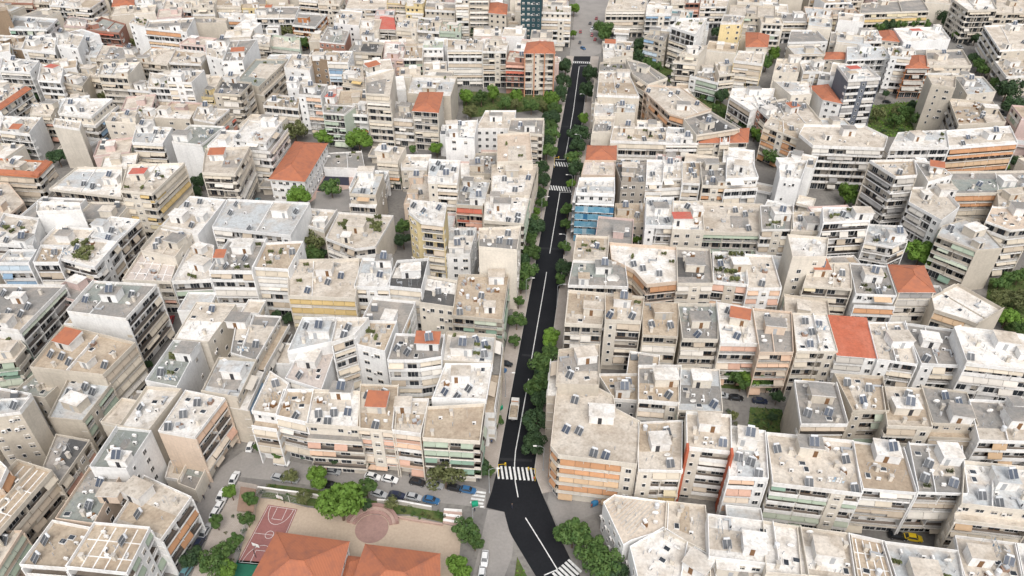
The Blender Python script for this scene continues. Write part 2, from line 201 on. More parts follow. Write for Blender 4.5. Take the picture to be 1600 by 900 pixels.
5|lb|wh|n|-wsw|1|-||-27.0,284.9 -14.3,286.9 -15.0,268.9 -26.9,270.8|white five-storey block, pale blue roof, behind the tall cream block with curved balconies|around the little schoolhouse left of centre
3|gr|be|n|-wxw|0|-||-14.5,267.7 -6.0,267.7 -6.3,249.8 -16.4,251.2|beige three-storey block, grey roof, left of the tall cream rendered block standing|around the little schoolhouse left of centre
6|gr|wh|w|-wbw|2|-82.2,186.1|nosb|-88.4,191.0 -76.3,191.0 -76.1,173.9 -89.0,174.2|white block with dark grey roof and a panel topped penthouse|around the little schoolhouse left of centre
6|ta|wh|w|-wbw|1|-|nop|-76.6,189.2 -64.9,190.3 -65.9,175.2 -77.0,176.2|white six-storey block, tan roof, right of the white block with dark grey roof|around the little schoolhouse left of centre
5|be|be|w|-bbw|0|-|strip|-199.1,252.2 -174.0,249.5 -173.3,237.5 -192.2,240.0|beige five-storey block, beige roof, in front of the cream block with a tall blank front|in the left middle blocks
4|wh|cr|w|-wbw|1|-147.6,239.5||-166.0,250.1 -148.3,250.1 -139.1,227.3 -168.1,233.5|large cream four-storey block, white roof, left of the rounded corner block with yellow and orange|in the left middle blocks
6|be|cr|y|-bbw|2|-132.7,232.1|pr nosb|-140.9,240.9 -120.3,242.1 -123.4,219.5 -135.2,221.7|rounded corner block with yellow and orange awnings left middle|in the left middle blocks
6|be|cr|w|-bbw|0|-109.6,247.0|pt nosb|-116.6,253.8 -100.1,255.2 -99.0,233.2 -111.3,234.4|stepped cream block under a terracotta topped penthouse left middle|in the left middle blocks
4|be|pe|w|-bbww|0|-||-196.2,238.6 -185.9,238.6 -172.3,224.3 -173.6,211.1 -182.8,215.4|large peach four-storey block, beige roof, behind the long cream block with a red roof|in the left middle blocks
6|wh|wh|n|-www|0|-|nop|-159.9,214.0 -145.2,213.2 -142.4,208.5 -156.8,207.4|small white six-storey block, white roof, left of the rounded corner block with yellow and orange|in the left middle blocks
5|wh|wh|w|-wbw|2|-||-170.9,211.3 -157.1,208.0 -150.6,191.4 -165.6,193.4|white five-storey block, white roof, behind the long cream block with a red roof|in the left middle blocks
5|lb|be|w|-bbw|2|-134.3,202.8||-134.7,210.2 -123.9,208.1 -126.1,194.2 -135.8,198.1|beige five-storey block, pale blue roof, behind the block with a red edged roof|in the left middle blocks
5|wh|wh|w|-bbw|1|-|nop plants|-139.5,196.5 -125.5,194.6 -126.3,180.2 -140.3,185.5|white five-storey block, white roof, behind the tall white block with a huge blank|in the left middle blocks
5|ta|wh|w|-wbw|1|-|nop|-148.6,192.0 -140.8,191.0 -138.3,182.7 -146.2,182.7|small white five-storey block, tan roof, behind the long cream block with a red roof|in the left middle blocks
5|lb|wh|b|-wbw|0|-|nop|-157.5,190.1 -148.8,190.1 -147.6,182.7 -157.6,182.7|white five-storey block with blue awnings, behind the long cream block with a red roof|in the left middle blocks
5|wh|wh|w|-www|2|-||-112.6,223.5 -99.4,221.1 -101.4,198.4 -115.6,202.5|large white five-storey block, white roof, left of the broad block with a pale blue|in the left middle blocks
5|be|cr|y|-sww|2|-106.3,193.3||-114.9,203.3 -103.4,199.2 -103.9,185.6 -116.0,189.4|cream five-storey block, beige roof, behind the block with a red edged roof|in the left middle blocks
4|pk|cr|r|-wbw|0|-|nop ln nosb|-118.4,193.7 -105.4,190.9 -102.8,176.9 -117.9,177.8|block with a red edged roof crossed by pipes left of centre|in the left middle blocks
4|wh|wh|g|-wbw|0|-96.7,185.3||-104.0,199.4 -96.0,196.3 -91.0,177.8 -102.6,176.9|white four-storey block, white roof, green awnings, left of the white block with dark grey roof|in the left middle blocks
4|lb|wh|g|-bbw|1|-||-292.1,438.3 -263.2,432.1 -260.1,413.0 -281.9,414.4|white four-storey block with green awnings, behind the white block with a bright red lean|in the far left blocks
7|be|br|n|-www|0|-|nop|-306.2,438.5 -292.3,435.1 -281.7,419.3 -291.5,413.0|brown seven-storey block, beige roof, behind the white block with a bright red lean|in the far left blocks
4|be|re|r|-wbw|0|-||-327.7,481.1 -301.4,477.4 -294.0,463.3 -315.6,465.0|brick red four-storey block with red awnings, left of the brick red block with red balconies|in the far left blocks
4|be|be|w|-wbw|0|-||-302.2,481.2 -289.3,477.4 -283.2,463.2 -294.9,465.1|beige four-storey block, beige roof, left of the brick red block with red balconies|in the far left blocks
4|wh|wh|w|-wbw|1|-||-289.3,477.8 -272.9,470.4 -267.3,456.6 -282.5,460.1|white four-storey block, white roof, left of the brick red block with red balconies|in the far left blocks
5|be|cr|w|-bbw|0|-||-267.8,466.7 -249.1,463.1 -248.8,443.1 -262.1,446.4|large cream five-storey block, beige roof, behind the brick red block with red balconies|in the far left blocks
5|ti|pe|n|-wbw|0|-|hip|-245.7,469.3 -232.4,465.6 -226.8,452.1 -238.2,448.6|peach five-storey block, terracotta roof, behind the brick red block with red balconies|in the far left blocks
5|be|wh|g|-wbw|0|-||-229.6,466.8 -218.5,463.1 -214.7,451.0 -224.9,452.8|white five-storey block, beige roof, green awnings, behind the white gabled block with orange awnings|in the far left blocks
4|be|wh|r|-wbw|1|-||-215.2,470.7 -196.0,463.6 -191.2,447.0 -209.5,450.3|large white four-storey block, beige roof, red awnings, behind the white gabled block with orange awnings|in the far left blocks
5|be|cr|w|-wbw|1|-||-193.8,459.9 -179.2,456.4 -175.8,443.1 -188.9,443.1|cream five-storey block, beige roof, right of the white gabled block with orange awnings|in the far left blocks
4|be|cr|w|-wbw|0|-||-184.5,474.1 -167.6,470.4 -164.0,455.1 -179.4,455.1|cream four-storey block, beige roof, right of the white gabled block with orange awnings|in the far left blocks
4|ta|ye|n|-wbw|0|-||-168.9,473.9 -153.6,473.9 -148.1,453.4 -162.9,453.4|large yellow four-storey block, tan roof, left of the orange brick block with a grey roof|in the far left blocks
4|wh|wh|o|-wbw|0|-||-174.3,444.4 -150.5,441.2 -147.1,429.3 -165.2,431.1|white four-storey block, white roof, orange awnings, right of the white gabled block with orange awnings|in the far left blocks
4|be|pk|w|-wbw|0|-||-260.2,438.5 -246.1,432.0 -240.8,418.5 -254.1,420.1|pink four-storey block, beige roof, left of the brick red block with red balconies|in the far left blocks
4|gr|re|r|-sbw|0|-|nosb|-239.0,435.5 -220.1,423.1 -217.1,407.4 -237.7,413.1|brick red block with red balconies in the far left|in the far left blocks
6|be|wh|n|-www|0|-|nop|-210.9,416.9 -199.5,412.3 -196.6,400.1 -209.3,406.1|white six-storey block, beige roof, left of the white gabled block with orange awnings|in the far left blocks
6|be|wh|o|-wbw|1|-|nosb|-200.1,409.4 -176.6,415.3 -172.2,390.1 -196.9,396.9|white gabled block with orange awnings in the far left|in the far left blocks
5|be|be|n|-www|0|-|nop|-181.1,425.9 -161.0,422.8 -159.6,415.1 -177.4,415.1|beige five-storey block, beige roof, right of the white gabled block with orange awnings|in the far left blocks
4|be|br|n|-wsw|1|-||-281.5,404.0 -265.0,401.1 -257.7,382.4 -270.9,385.0|brown four-storey block, beige roof, behind the white block with a bright red lean|in the far left blocks
5|wh|wh|w|-wbw|2|-||-259.0,392.1 -241.5,389.4 -231.1,366.9 -250.8,371.9|large white five-storey block, white roof, behind the white block with a bright red lean|in the far left blocks
6|wh|wh|n|-wsw|1|-||-240.2,390.9 -224.0,385.3 -217.8,364.8 -230.7,369.9|white six-storey block, white roof, left of the brick red block with red balconies|in the far left blocks
4|lb|wh|w|-wbw|0|-||-232.0,396.2 -218.4,390.7 -212.9,370.8 -224.7,373.4|white four-storey block, pale blue roof, in front of the brick red block with red balconies|in the far left blocks
4|be|cr|w|-wbw|1|-||-218.2,388.4 -196.5,383.2 -193.6,363.9 -211.7,366.3|large cream four-storey block, beige roof, in front of the brick red block with red balconies|in the far left blocks
4|be|cr|w|-wbw|0|-||-189.7,383.3 -177.2,383.3 -172.5,359.4 -190.4,364.1|large cream four-storey block, beige roof, in front of the white gabled block with orange awnings|in the far left blocks
4|ta|be|w|-wbw|1|-||-176.3,381.0 -157.1,375.9 -155.7,359.4 -172.6,361.8|large beige four-storey block, tan roof, in front of the white gabled block with orange awnings|in the far left blocks
6|wh|wh|n|-wsw|1|-||-158.0,378.0 -144.7,375.4 -139.8,348.7 -150.6,356.0|white six-storey block, white roof, right of the white gabled block with orange awnings|in the far left blocks
6|gr|wh|n|-wsw|0|-134.6,356.8|pt|-145.5,377.8 -132.2,380.5 -130.6,349.2 -140.3,348.0|large white six-storey block, grey roof, right of the white gabled block with orange awnings|in the far left blocks
5|wh|wh|w|-wbw|3|-||-254.4,360.7 -233.5,356.0 -230.2,340.6 -246.0,342.8|white five-storey block, white roof, left of the white block with a bright red lean|in the second left blocks
5|wh|wh|w|-wbw|0|-220.3,343.2|pr nosb|-230.7,352.0 -217.4,347.3 -209.7,328.5 -221.3,330.6|white block with a bright red lean to roof in the second left blocks|in the second left blocks
4|gr|be|w|-wbw|0|-||-217.0,349.2 -204.0,344.7 -201.2,330.1 -214.3,335.4|beige four-storey block, grey roof, right of the white block with a bright red lean|in the second left blocks
4|be|be|w|-wbw|0|-||-217.1,360.2 -201.9,355.4 -197.6,342.2 -206.5,344.6|beige four-storey block, beige roof, right of the white block with a bright red lean|in the second left blocks
6|wh|cr|w|-wbw|3|-||-196.1,343.4 -178.5,345.7 -176.8,326.6 -191.1,328.8|cream six-storey block, white roof, in front of the brick red block with red balconies|in the second left blocks
4|gr|wh|w|-wbw|0|-||-180.7,338.8 -172.2,336.6 -167.8,324.4 -178.7,326.5|white four-storey block, grey roof, in front of the brick red block with red balconies|in the second left blocks
5|be|wh|w|-wbw|1|-||-173.2,341.3 -160.1,336.9 -156.7,321.7 -167.1,322.8|white five-storey block, beige roof, in front of the white gabled block with orange awnings|in the second left blocks
6|be|wh|w|-wbw|2|-||-159.4,335.1 -144.2,335.1 -145.0,319.9 -156.4,320.9|white six-storey block, beige roof, in front of the white gabled block with orange awnings|in the second left blocks
3|gr|ye|y|-wbw|0|-||-150.0,338.5 -141.0,334.1 -138.5,324.2 -148.2,326.2|small yellow three-storey block, grey roof, yellow awnings, behind the block with a grey green roof|in the second left blocks
6|gr|be|w|-bbw|0|-127.5,323.2||-132.3,323.3 -117.9,320.3 -118.9,306.1 -131.1,307.9|beige six-storey block, grey roof, behind the block with a grey green roof|in the second left blocks
5|be|wh|w|-bww|3|-|strip nosb|-238.7,322.2 -219.5,321.2 -220.4,297.2 -235.1,304.2|long block with a rust orange roof strip at the far left edge|in the second left blocks
4|be|cr|r|-wbw|0|-||-215.0,312.1 -203.1,310.2 -199.8,297.7 -209.9,299.5|cream four-storey block with red awnings, left of the cream block with a tall blank front|in the second left blocks
5|wh|cr|b|-bbw|2|-||-197.0,308.4 -176.7,308.4 -177.3,289.4 -192.9,292.7|cream five-storey block with blue awnings, behind the cream block with a tall blank front|in the second left blocks
4|be|wh|w|-wbw|2|-||-219.4,296.6 -201.7,294.8 -198.8,278.6 -213.3,281.9|white four-storey block, beige roof, in front of the long block with a rust orange roof|in the second left blocks
6|be|cr|n|-wwx|0|-|nop nosb|-187.7,281.5 -175.3,278.3 -172.7,271.2 -185.3,275.1|cream block with a tall blank front in the second left blocks|in the second left blocks
5|be|cr|y|-wsw|1|-||-171.1,294.6 -160.9,296.4 -156.6,284.1 -170.2,285.8|cream five-storey block, beige roof, right of the cream block with a tall blank front|in the second left blocks
4|be|wh|w|-wsw|0|-||-166.2,308.7 -156.1,304.9 -154.1,294.1 -162.5,294.1|white four-storey block, beige roof, left of the block with a grey green roof|in the second left blocks
4|be|be|n|-wsw|0|-||-155.5,305.0 -139.3,303.2 -138.4,294.0 -154.9,295.7|beige four-storey block, beige roof, behind the block with a grey green roof|in the second left blocks
5|be|be|r|-bsw|0|-||-136.0,299.8 -121.8,298.0 -123.9,284.2 -134.3,288.3|beige five-storey block, beige roof, red awnings, behind the block with a grey green roof|in the second left blocks
5|gg|wh|g|-bww|0|-131.6,269.6|nosb|-133.1,281.9 -118.3,280.3 -122.2,263.3 -134.9,266.2|block with a grey green roof and a jade canopy left of centre|in the second left blocks
4|wh|wh|w|-wbw|1|-||-158.1,286.9 -142.4,285.2 -140.7,269.8 -153.7,271.3|white four-storey block, white roof, left of the block with a grey green roof|in the second left blocks
4|be|wh|w|-wbw|1|-||-155.7,457.1 -128.7,457.1 -126.3,434.7 -149.5,434.7|large white four-storey block, beige roof, left of the orange brick block with a grey roof|in the far blocks left of the avenue
5|be|cr|w|-wbw|0|-||-133.5,480.8 -119.7,477.0 -117.3,455.9 -129.5,459.5|cream five-storey block, beige roof, behind the tallest cream tower with open balconies above|in the far blocks left of the avenue
5|be|cr|w|-bbw|0|-||-119.9,473.6 -103.8,470.0 -103.0,449.5 -116.5,452.8|cream five-storey block, beige roof, behind the orange brick block with a grey roof|in the far blocks left of the avenue
4|gr|or|o|-bbw|0|-119.9,429.7|nosb|-126.5,444.4 -109.3,441.2 -110.8,417.2 -124.9,421.6|orange brick block with a grey roof among the far blocks|in the far blocks left of the avenue
4|be|cr|w|-wbw|1|-||-102.0,477.6 -76.1,470.4 -75.6,451.8 -100.7,453.5|large cream four-storey block, beige roof, right of the orange brick block with a grey roof|in the far blocks left of the avenue
5|be|ye|w|-wbw|0|-||-76.0,473.7 -64.9,469.9 -63.9,452.7 -75.4,454.4|yellow five-storey block, beige roof, left of the wide white block with six balcony bands|in the far blocks left of the avenue
5|wh|ye|w|-wbw|1|-||-64.3,466.7 -52.3,463.0 -52.5,444.6 -63.0,446.3|yellow five-storey block, white roof, behind the wide white block with six balcony bands|in the far blocks left of the avenue
5|ta|be|b|-wbw|0|-||-51.6,456.5 -33.2,453.1 -33.1,436.8 -51.0,440.0|beige five-storey block, tan roof, blue awnings, behind the wide white block with six balcony bands|in the far blocks left of the avenue
8|be|cr|w|-wbw|0|-||-32.5,450.4 -24.1,450.4 -24.6,430.3 -32.2,430.3|cream eight-storey block, beige roof, left of the block with a rust tiled hipped roof|in the far blocks left of the avenue
8|be|be|w|-wbw|0|-||-24.6,453.8 -12.9,453.8 -13.2,430.3 -24.5,430.3|beige eight-storey block, beige roof, behind the block with a rust tiled hipped roof|in the far blocks left of the avenue
6|ti|be|n|-wxw|0|-|hip nosb|-12.6,445.2 -2.9,441.7 -3.2,422.9 -13.1,426.1|block with a rust tiled hipped roof near the upper end of avenue|in the far blocks left of the avenue
4|be|wh|n|-wsw|1|-||-103.0,450.7 -89.2,447.4 -86.5,419.4 -102.1,425.5|large white four-storey block, beige roof, right of the orange brick block with a grey roof|in the far blocks left of the avenue
4|gr|re|n|-wxw|0|-97.1,407.0||-104.3,419.3 -90.5,411.8 -89.3,390.3 -103.7,394.4|large brick red four-storey block, grey roof, behind the tallest cream tower with open balconies above|in the far blocks left of the avenue
4|be|cr|n|-wsw|1|-||-88.1,435.2 -75.6,432.0 -74.0,408.3 -85.0,411.3|cream four-storey block, beige roof, right of the orange brick block with a grey roof|in the far blocks left of the avenue
4|re|cr|n|-wbw|0|-|nop flat|-77.7,440.7 -69.0,437.3 -65.2,415.1 -75.2,416.6|cream four-storey block, red roof, right of the orange brick block with a grey roof|in the far blocks left of the avenue
4|be|cr|w|-wbw|1|-||-66.6,435.2 -54.3,432.0 -53.1,411.5 -64.9,414.5|cream four-storey block, beige roof, left of the wide white block with six balcony bands|in the far blocks left of the avenue
4|be|be|w|-wbw|2|-||-54.5,435.2 -41.3,432.0 -40.4,408.7 -53.0,411.7|beige four-storey block, beige roof, left of the wide white block with six balcony bands|in the far blocks left of the avenue
4|be|lg|g|-wbw|0|-||-40.7,426.3 -28.8,423.2 -28.4,408.8 -40.4,410.3|pale green four-storey block with green awnings, behind the wide white block with six balcony bands|in the far blocks left of the avenue
3|be|lg|n|-wbw|0|-||-134.2,413.2 -117.7,407.5 -113.4,389.0 -131.0,394.3|pale green three-storey block, beige roof, behind the pale green block with a red roofed|in the far blocks left of the avenue
4|be|cr|w|-wbw|0|-||-141.6,406.7 -132.1,403.7 -128.8,387.8 -138.8,390.5|cream four-storey block, beige roof, left of the orange brick block with a grey roof|in the far blocks left of the avenue
5|gg|be|w|-bww|0|-|nop|-127.4,358.3 -111.1,358.3 -115.8,322.3 -128.1,328.3|large beige five-storey block, grey green roof, behind the block with a grey green roof|in the far blocks left of the avenue
5|be|wh|n|-www|1|-||-110.8,365.2 -98.2,362.8 -97.0,342.2 -110.4,346.7|white five-storey block, beige roof, in front of the orange brick block with a grey roof|in the far blocks left of the avenue
6|be|br|n|-wsw|0|-||-98.7,363.5 -89.9,363.5 -87.4,346.7 -97.8,351.5|brown six-storey block, beige roof, in front of the orange brick block with a grey roof|in the far blocks left of the avenue
6|ta|wh|b|-wbw|0|-||-89.4,361.2 -79.1,361.2 -78.7,345.2 -88.9,346.3|white six-storey block, tan roof, blue awnings, behind the pale green block with a red roofed|in the far blocks left of the avenue
5|gr|be|w|-wbw|0|-76.4,389.8||-82.6,384.5 -66.4,381.8 -65.8,365.8 -83.2,368.3|beige five-storey block, grey roof, behind the tallest cream tower with open balconies above|in the far blocks left of the avenue
5|wh|pk|p|-wbw|2|-||-66.8,384.5 -54.7,381.8 -54.0,357.8 -64.2,360.3|pink five-storey block, white roof, peach awnings, behind the tallest cream tower with open balconies above|in the far blocks left of the avenue
5|ta|be|g|-wbw|0|-||-55.0,377.0 -45.9,377.0 -44.6,359.0 -54.5,359.0|beige five-storey block, tan roof, green awnings, behind the tallest cream tower with open balconies above|in the far blocks left of the avenue
5|lg|wh|r|-wbw|0|-||-46.0,386.9 -35.9,386.9 -35.4,374.2 -46.0,374.2|white five-storey block with red awnings, left of the wide white block with six balcony bands|in the far blocks left of the avenue
6|be|wh|w|-wbw|2|-|nosb|-33.6,380.4 -14.4,377.8 -14.8,363.1 -32.4,363.1|wide white block with six balcony bands above the trees|in the far blocks left of the avenue
6|be|cr|w|-wbw|0|-8.2,373.2||-13.6,380.6 -1.6,375.3 -2.8,360.8 -14.7,360.8|cream six-storey block, beige roof, right of the wide white block with six balcony bands|in the far blocks left of the avenue
5|be|re|r|-wbw|0|-||-1.2,369.9 6.9,367.4 6.7,352.3 -3.1,353.5|brick red five-storey block with red awnings, behind the tall cream rendered block standing|in the far blocks left of the avenue
4|ta|be|w|-wbw|1|-||-110.3,321.2 -96.3,317.3 -94.0,304.5 -110.6,308.1|beige four-storey block, tan roof, left of the pale green block with a red roofed|left of the avenue above the schoolhouse
6|gr|wh|p|-wbw|1|-||-95.8,319.5 -83.0,317.4 -83.2,304.2 -93.5,306.2|white six-storey block, grey roof, peach awnings, behind the pale green block with a red roofed|left of the avenue above the schoolhouse
5|gr|lg|g|-wbw|0|-79.5,306.6|pr nosb|-82.1,303.2 -68.2,301.3 -71.3,292.5 -80.7,294.3|pale green block with a red roofed hut left of avenue|left of the avenue above the schoolhouse
4|be|wh|r|-wbw|0|-||-71.1,310.3 -63.6,308.4 -62.6,297.7 -69.8,298.7|white four-storey block with red awnings, right of the pale green block with a red roofed|left of the avenue above the schoolhouse
5|be|be|y|-wbw|0|-||-81.4,349.6 -72.5,347.3 -68.9,330.3 -80.2,334.7|beige five-storey block, beige roof, yellow awnings, behind the pale green block with a red roofed|left of the avenue above the schoolhouse
8|be|cr|w|-wbw|0|-62.4,321.1|pt nosb|-64.2,311.2 -52.7,321.5 -50.9,291.4 -61.3,293.2|tallest cream tower with open balconies above the schoolhouse|left of the avenue above the schoolhouse
4|gr|cr|w|-wbw|0|-46.9,304.9||-52.0,312.1 -43.2,310.1 -42.4,292.8 -51.9,294.5|cream four-storey block, grey roof, left of the cream block with a stepped terracotta roof|left of the avenue above the schoolhouse
6|ti|cr|w|-wbw|0|-|hip nosb|-40.6,310.0 -30.7,310.0 -31.1,288.9 -41.8,290.7|cream block with a stepped terracotta roof left of the avenue|left of the avenue above the schoolhouse
5|wh|be|w|-wsw|1|-||-47.3,337.0 -25.9,334.9 -27.4,311.1 -47.2,314.9|large beige five-storey block, white roof, behind the cream block with a stepped terracotta roof|left of the avenue above the schoolhouse
4|be|wh|n|-wxw|0|-6.9,294.8||-11.6,303.2 1.8,303.2 0.4,284.9 -15.2,284.9|white four-storey block, beige roof, behind the tall cream rendered block standing|left of the avenue above the schoolhouse
6|wh|wh|w|-bbw|1|-||-107.4,279.6 -93.6,278.3 -95.1,259.2 -108.7,262.1|white six-storey block, white roof, behind the stepped cream block under a terracotta topped|left of the avenue above the schoolhouse
4|wh|wh|w|-wsw|0|-||-106.0,342.7 -96.8,342.7 -93.8,325.9 -104.8,328.0|white four-storey block, white roof, left of the pale green block with a red roofed|left of the avenue above the schoolhouse
9|dk|te|n|-wxw|0|-|nop nosb|5.5,435.8 17.8,435.8 16.3,418.0 4.9,418.0|dark teal tower with framed white window boxes|at the upper end of the avenue
6|be|cr|w|-wbw|0|25.8,433.8||17.4,439.5 34.2,436.2 33.4,423.6 15.5,425.2|cream six-storey block, beige roof, right of the dark teal tower with framed white window|at the upper end of the avenue
7|ti|cr|n|-wbw|0|-|orp hip nosb|7.7,366.6 20.5,367.4 20.7,351.5 6.0,351.5|white block with orange piers and terracotta roof beside the avenue trees|at the upper end of the avenue
5|be|cr|w|-wbw|1|-||61.0,470.2 82.0,459.6 78.2,439.9 54.9,439.9|large cream five-storey block, beige roof, left of the bright white tower with a slanting windowed|at the upper end of the avenue
5|wh|cr|b|-wbw|1|-||80.7,450.0 95.3,446.6 91.6,430.7 76.9,430.7|cream five-storey block, white roof, blue awnings, behind the low block with a bright emerald fascia|at the upper end of the avenue
4|bg|wh|n|-wbw|1|-||95.6,450.7 108.2,447.3 104.2,431.7 91.3,431.7|white four-storey block, blue green roof, behind the bright white tower with a slanting windowed|at the upper end of the avenue
7|wh|wh|w|-sbx|0|-|nop nosb|91.1,403.9 105.8,403.9 93.7,376.7 83.3,389.9|bright white tower with a slanting windowed side near upper avenue|at the upper end of the avenue
5|gr|be|b|-wbw|0|-||76.5,402.7 85.4,399.8 80.1,383.7 70.5,391.9|beige five-storey block, grey roof, blue awnings, behind the low block with a bright emerald fascia|at the upper end of the avenue
6|wh|cr|w|-wbb|1|-||89.0,368.2 98.7,368.2 91.2,353.9 82.2,356.2|cream six-storey block, white roof, behind the low block with a bright emerald fascia|at the upper end of the avenue
3|ta|wh|g|-wbw|0|98.0,359.3|nosb|92.5,357.0 102.8,357.0 99.8,341.6 87.8,351.4|low block with a bright emerald fascia upper right|at the upper end of the avenue
4|wh|cr|w|-wbw|0|-||101.8,362.1 109.8,362.1 108.5,346.6 100.2,344.3|cream four-storey block, white roof, right of the low block with a bright emerald fascia|at the upper end of the avenue
7|be|ye|w|-wsw|0|-|nop|116.5,411.1 127.1,408.0 122.3,396.2 111.2,396.2|yellow seven-storey block, beige roof, right of the bright white tower with a slanting windowed|at the upper end of the avenue
6|be|ye|w|-wbw|0|-|nop|112.6,361.2 124.7,358.8 119.6,342.9 106.9,347.5|yellow six-storey block, beige roof, right of the low block with a bright emerald fascia|at the upper end of the avenue
5|ti|cr|n|-www|0|-|hip|127.4,400.9 138.4,396.6 132.4,378.2 121.6,378.2|cream five-storey block, terracotta roof, right of the low block with a bright emerald fascia|at the upper end of the avenue
5|be|be|g|-wbw|1|-||130.3,449.9 156.0,446.6 149.7,424.7 124.1,427.8|large beige five-storey block, beige roof, green awnings, behind the grey roofed block with crimson awnings|at the upper end of the avenue
5|be|cr|w|-wbw|0|-||98.5,470.0 108.3,470.0 104.0,452.7 95.5,452.7|cream five-storey block, beige roof, behind the bright white tower with a slanting windowed|at the upper end of the avenue
5|be|re|r|-wbw|0|-||107.4,470.0 117.2,470.0 113.0,454.4 104.0,454.4|brick red five-storey block, beige roof, red awnings, behind the diagonal block with stacked orange balconies|at the upper end of the avenue
4|be|wh|w|-wbw|1|-||118.6,474.0 134.6,470.4 130.4,456.7 114.1,456.7|white four-storey block, beige roof, behind the bright white tower with a slanting windowed|at the upper end of the avenue
4|wh|cr|n|-wwb|0|-|hut|48.6,393.4 59.5,392.0 62.3,373.0 46.3,365.8|large cream four-storey block, white roof, right of the white block with orange piers and terracotta|along the avenue right side upper stretch
4|gr|be|w|-wwb|0|-|nop|44.3,362.1 56.7,362.1 56.9,350.3 42.7,350.3|beige four-storey block, grey roof, left of the diagonal block with stacked orange balconies|along the avenue right side upper stretch
5|be|be|w|-wwb|1|-|junk|41.7,341.1 55.4,341.1 56.8,311.1 37.9,313.0|large beige five-storey block, beige roof, left of the diagonal block with stacked orange balconies|along the avenue right side upper stretch
5|gr|cr|w|-wbbw|0|62.9,343.2||56.7,358.8 65.3,351.5 73.0,332.8 62.5,324.7 57.1,337.5|large cream five-storey block, grey roof, behind the diagonal block with stacked orange balconies|along the avenue right side upper stretch
5|be|pe|o|-wwbbw|3|74.0,299.6|nosb|62.3,325.1 77.2,323.1 85.9,297.5 73.0,288.3 66.8,293.4 59.8,317.8|diagonal block with stacked orange balconies right of the avenue|along the avenue right side upper stretch
4|wh|cr|n|-wwb|0|-|nop|37.7,315.6 46.7,315.6 44.6,296.5 35.2,296.5|cream four-storey block, white roof, behind the pale block with a terracotta tiled roof|along the avenue right side upper stretch
4|lb|cr|w|-www|1|-||46.1,313.9 55.7,311.9 53.8,300.7 44.3,300.7|cream four-storey block, pale blue roof, left of the diagonal block with stacked orange balconies|along the avenue right side upper stretch
4|be|cr|w|-wwb|0|-|nop|35.9,295.7 44.2,295.7 41.9,281.4 33.2,281.4|cream four-storey block, beige roof, behind the pale block with a terracotta tiled roof|along the avenue right side upper stretch
4|be|cr|w|-wbw|2|48.0,283.6||42.8,286.8 64.8,285.2 62.5,271.3 39.9,272.8|large cream four-storey block, beige roof, right of the pale block with a terracotta tiled roof|along the avenue right side upper stretch
4|lb|be|w|-wbw|1|-||65.7,286.9 78.2,285.2 75.4,271.3 61.7,271.3|beige four-storey block, pale blue roof, in front of the diagonal block with stacked orange balconies|along the avenue right side upper stretch
5|gr|cr|w|-wbw|0|80.2,280.1||72.1,287.9 85.0,295.7 93.4,278.5 74.4,272.2|large cream five-storey block, grey roof, right of the diagonal block with stacked orange balconies|along the avenue right side upper stretch
4|ti|cr|w|-wbw|0|-|hip|78.1,284.9 88.4,285.6 85.1,272.7 75.7,272.4|cream four-storey block, terracotta roof, in front of the diagonal block with stacked orange balconies|along the avenue right side upper stretch
4|ti|cr|w|-wbw|0|-|hip|91.0,284.9 99.6,286.1 95.7,273.0 87.9,272.7|small cream four-storey block, terracotta roof, in front of the grey roofed block with crimson awnings|along the avenue right side upper stretch
4|wh|cr|w|-wbw|0|-|nop|87.0,282.9 91.1,283.5 88.0,271.3 84.0,271.0|small cream four-storey block, white roof, left of the grey roofed block with crimson awnings|along the avenue right side upper stretch
4|wh|wh|w|-wwbw|0|-||102.5,327.8 122.7,327.8 116.3,313.1 104.7,302.4 98.9,317.6|large white four-storey block, white roof, left of the grey roofed block with crimson awnings|along the avenue right side upper stretch
4|gr|re|r|-wbb|1|-|nosb|107.5,312.0 119.6,317.7 118.2,298.3 111.3,289.6|grey roofed block with crimson awnings along the planted diagonal lane|along the avenue right side upper stretch
4|be|cr|w|-wbw|0|-||152.3,447.6 159.7,444.1 155.6,431.7 147.8,431.7|cream four-storey block, beige roof, right of the bright white tower with a slanting windowed|in the far right blocks
4|gr|wh|w|-wbw|1|-||160.8,444.3 175.9,444.3 169.9,428.7 154.8,428.7|white four-storey block, grey roof, behind the tall slate grey tower with white balcony|in the far right blocks
4|lb|pe|o|-wbw|0|-||177.2,457.2 190.4,453.7 187.3,436.2 171.9,434.6|peach four-storey block, pale blue roof, orange awnings, left of the large low white roofed block|in the far right blocks
4|gr|pe|y|-wbw|0|-||192.6,453.9 206.6,450.5 206.0,442.4 189.0,440.8|peach four-storey block, grey roof, yellow awnings, behind the tall slate grey tower with white balcony|in the far right blocks
4|gr|cr|y|-wbw|0|228.1,464.5|nosb|214.7,463.6 256.4,474.1 249.5,448.7 206.2,443.8|long grey roofed block behind a row of far trees|in the far right blocks
4|gr|wh|w|-wbw|0|-|nop|155.7,412.0 169.8,412.0 169.6,393.0 147.8,391.6|large white four-storey block, grey roof, left of the tall slate grey tower with white balcony|in the far right blocks
3|be|cr|n|-wxw|1|-||181.1,418.6 195.4,415.7 187.3,396.6 173.5,399.4|cream three-storey block, beige roof, behind the tall slate grey tower with white balcony|in the far right blocks
4|be|cr|w|-wbw|0|-||193.1,412.0 203.8,412.0 198.8,393.0 188.5,393.0|cream four-storey block, beige roof, in front of the long grey roofed block behind a row|in the far right blocks
4|ti|cr|n|-wxw|0|-|hip|205.3,412.8 213.2,412.8 208.9,394.9 200.6,397.8|cream four-storey block, terracotta roof, left of the large low white roofed block|in the far right blocks
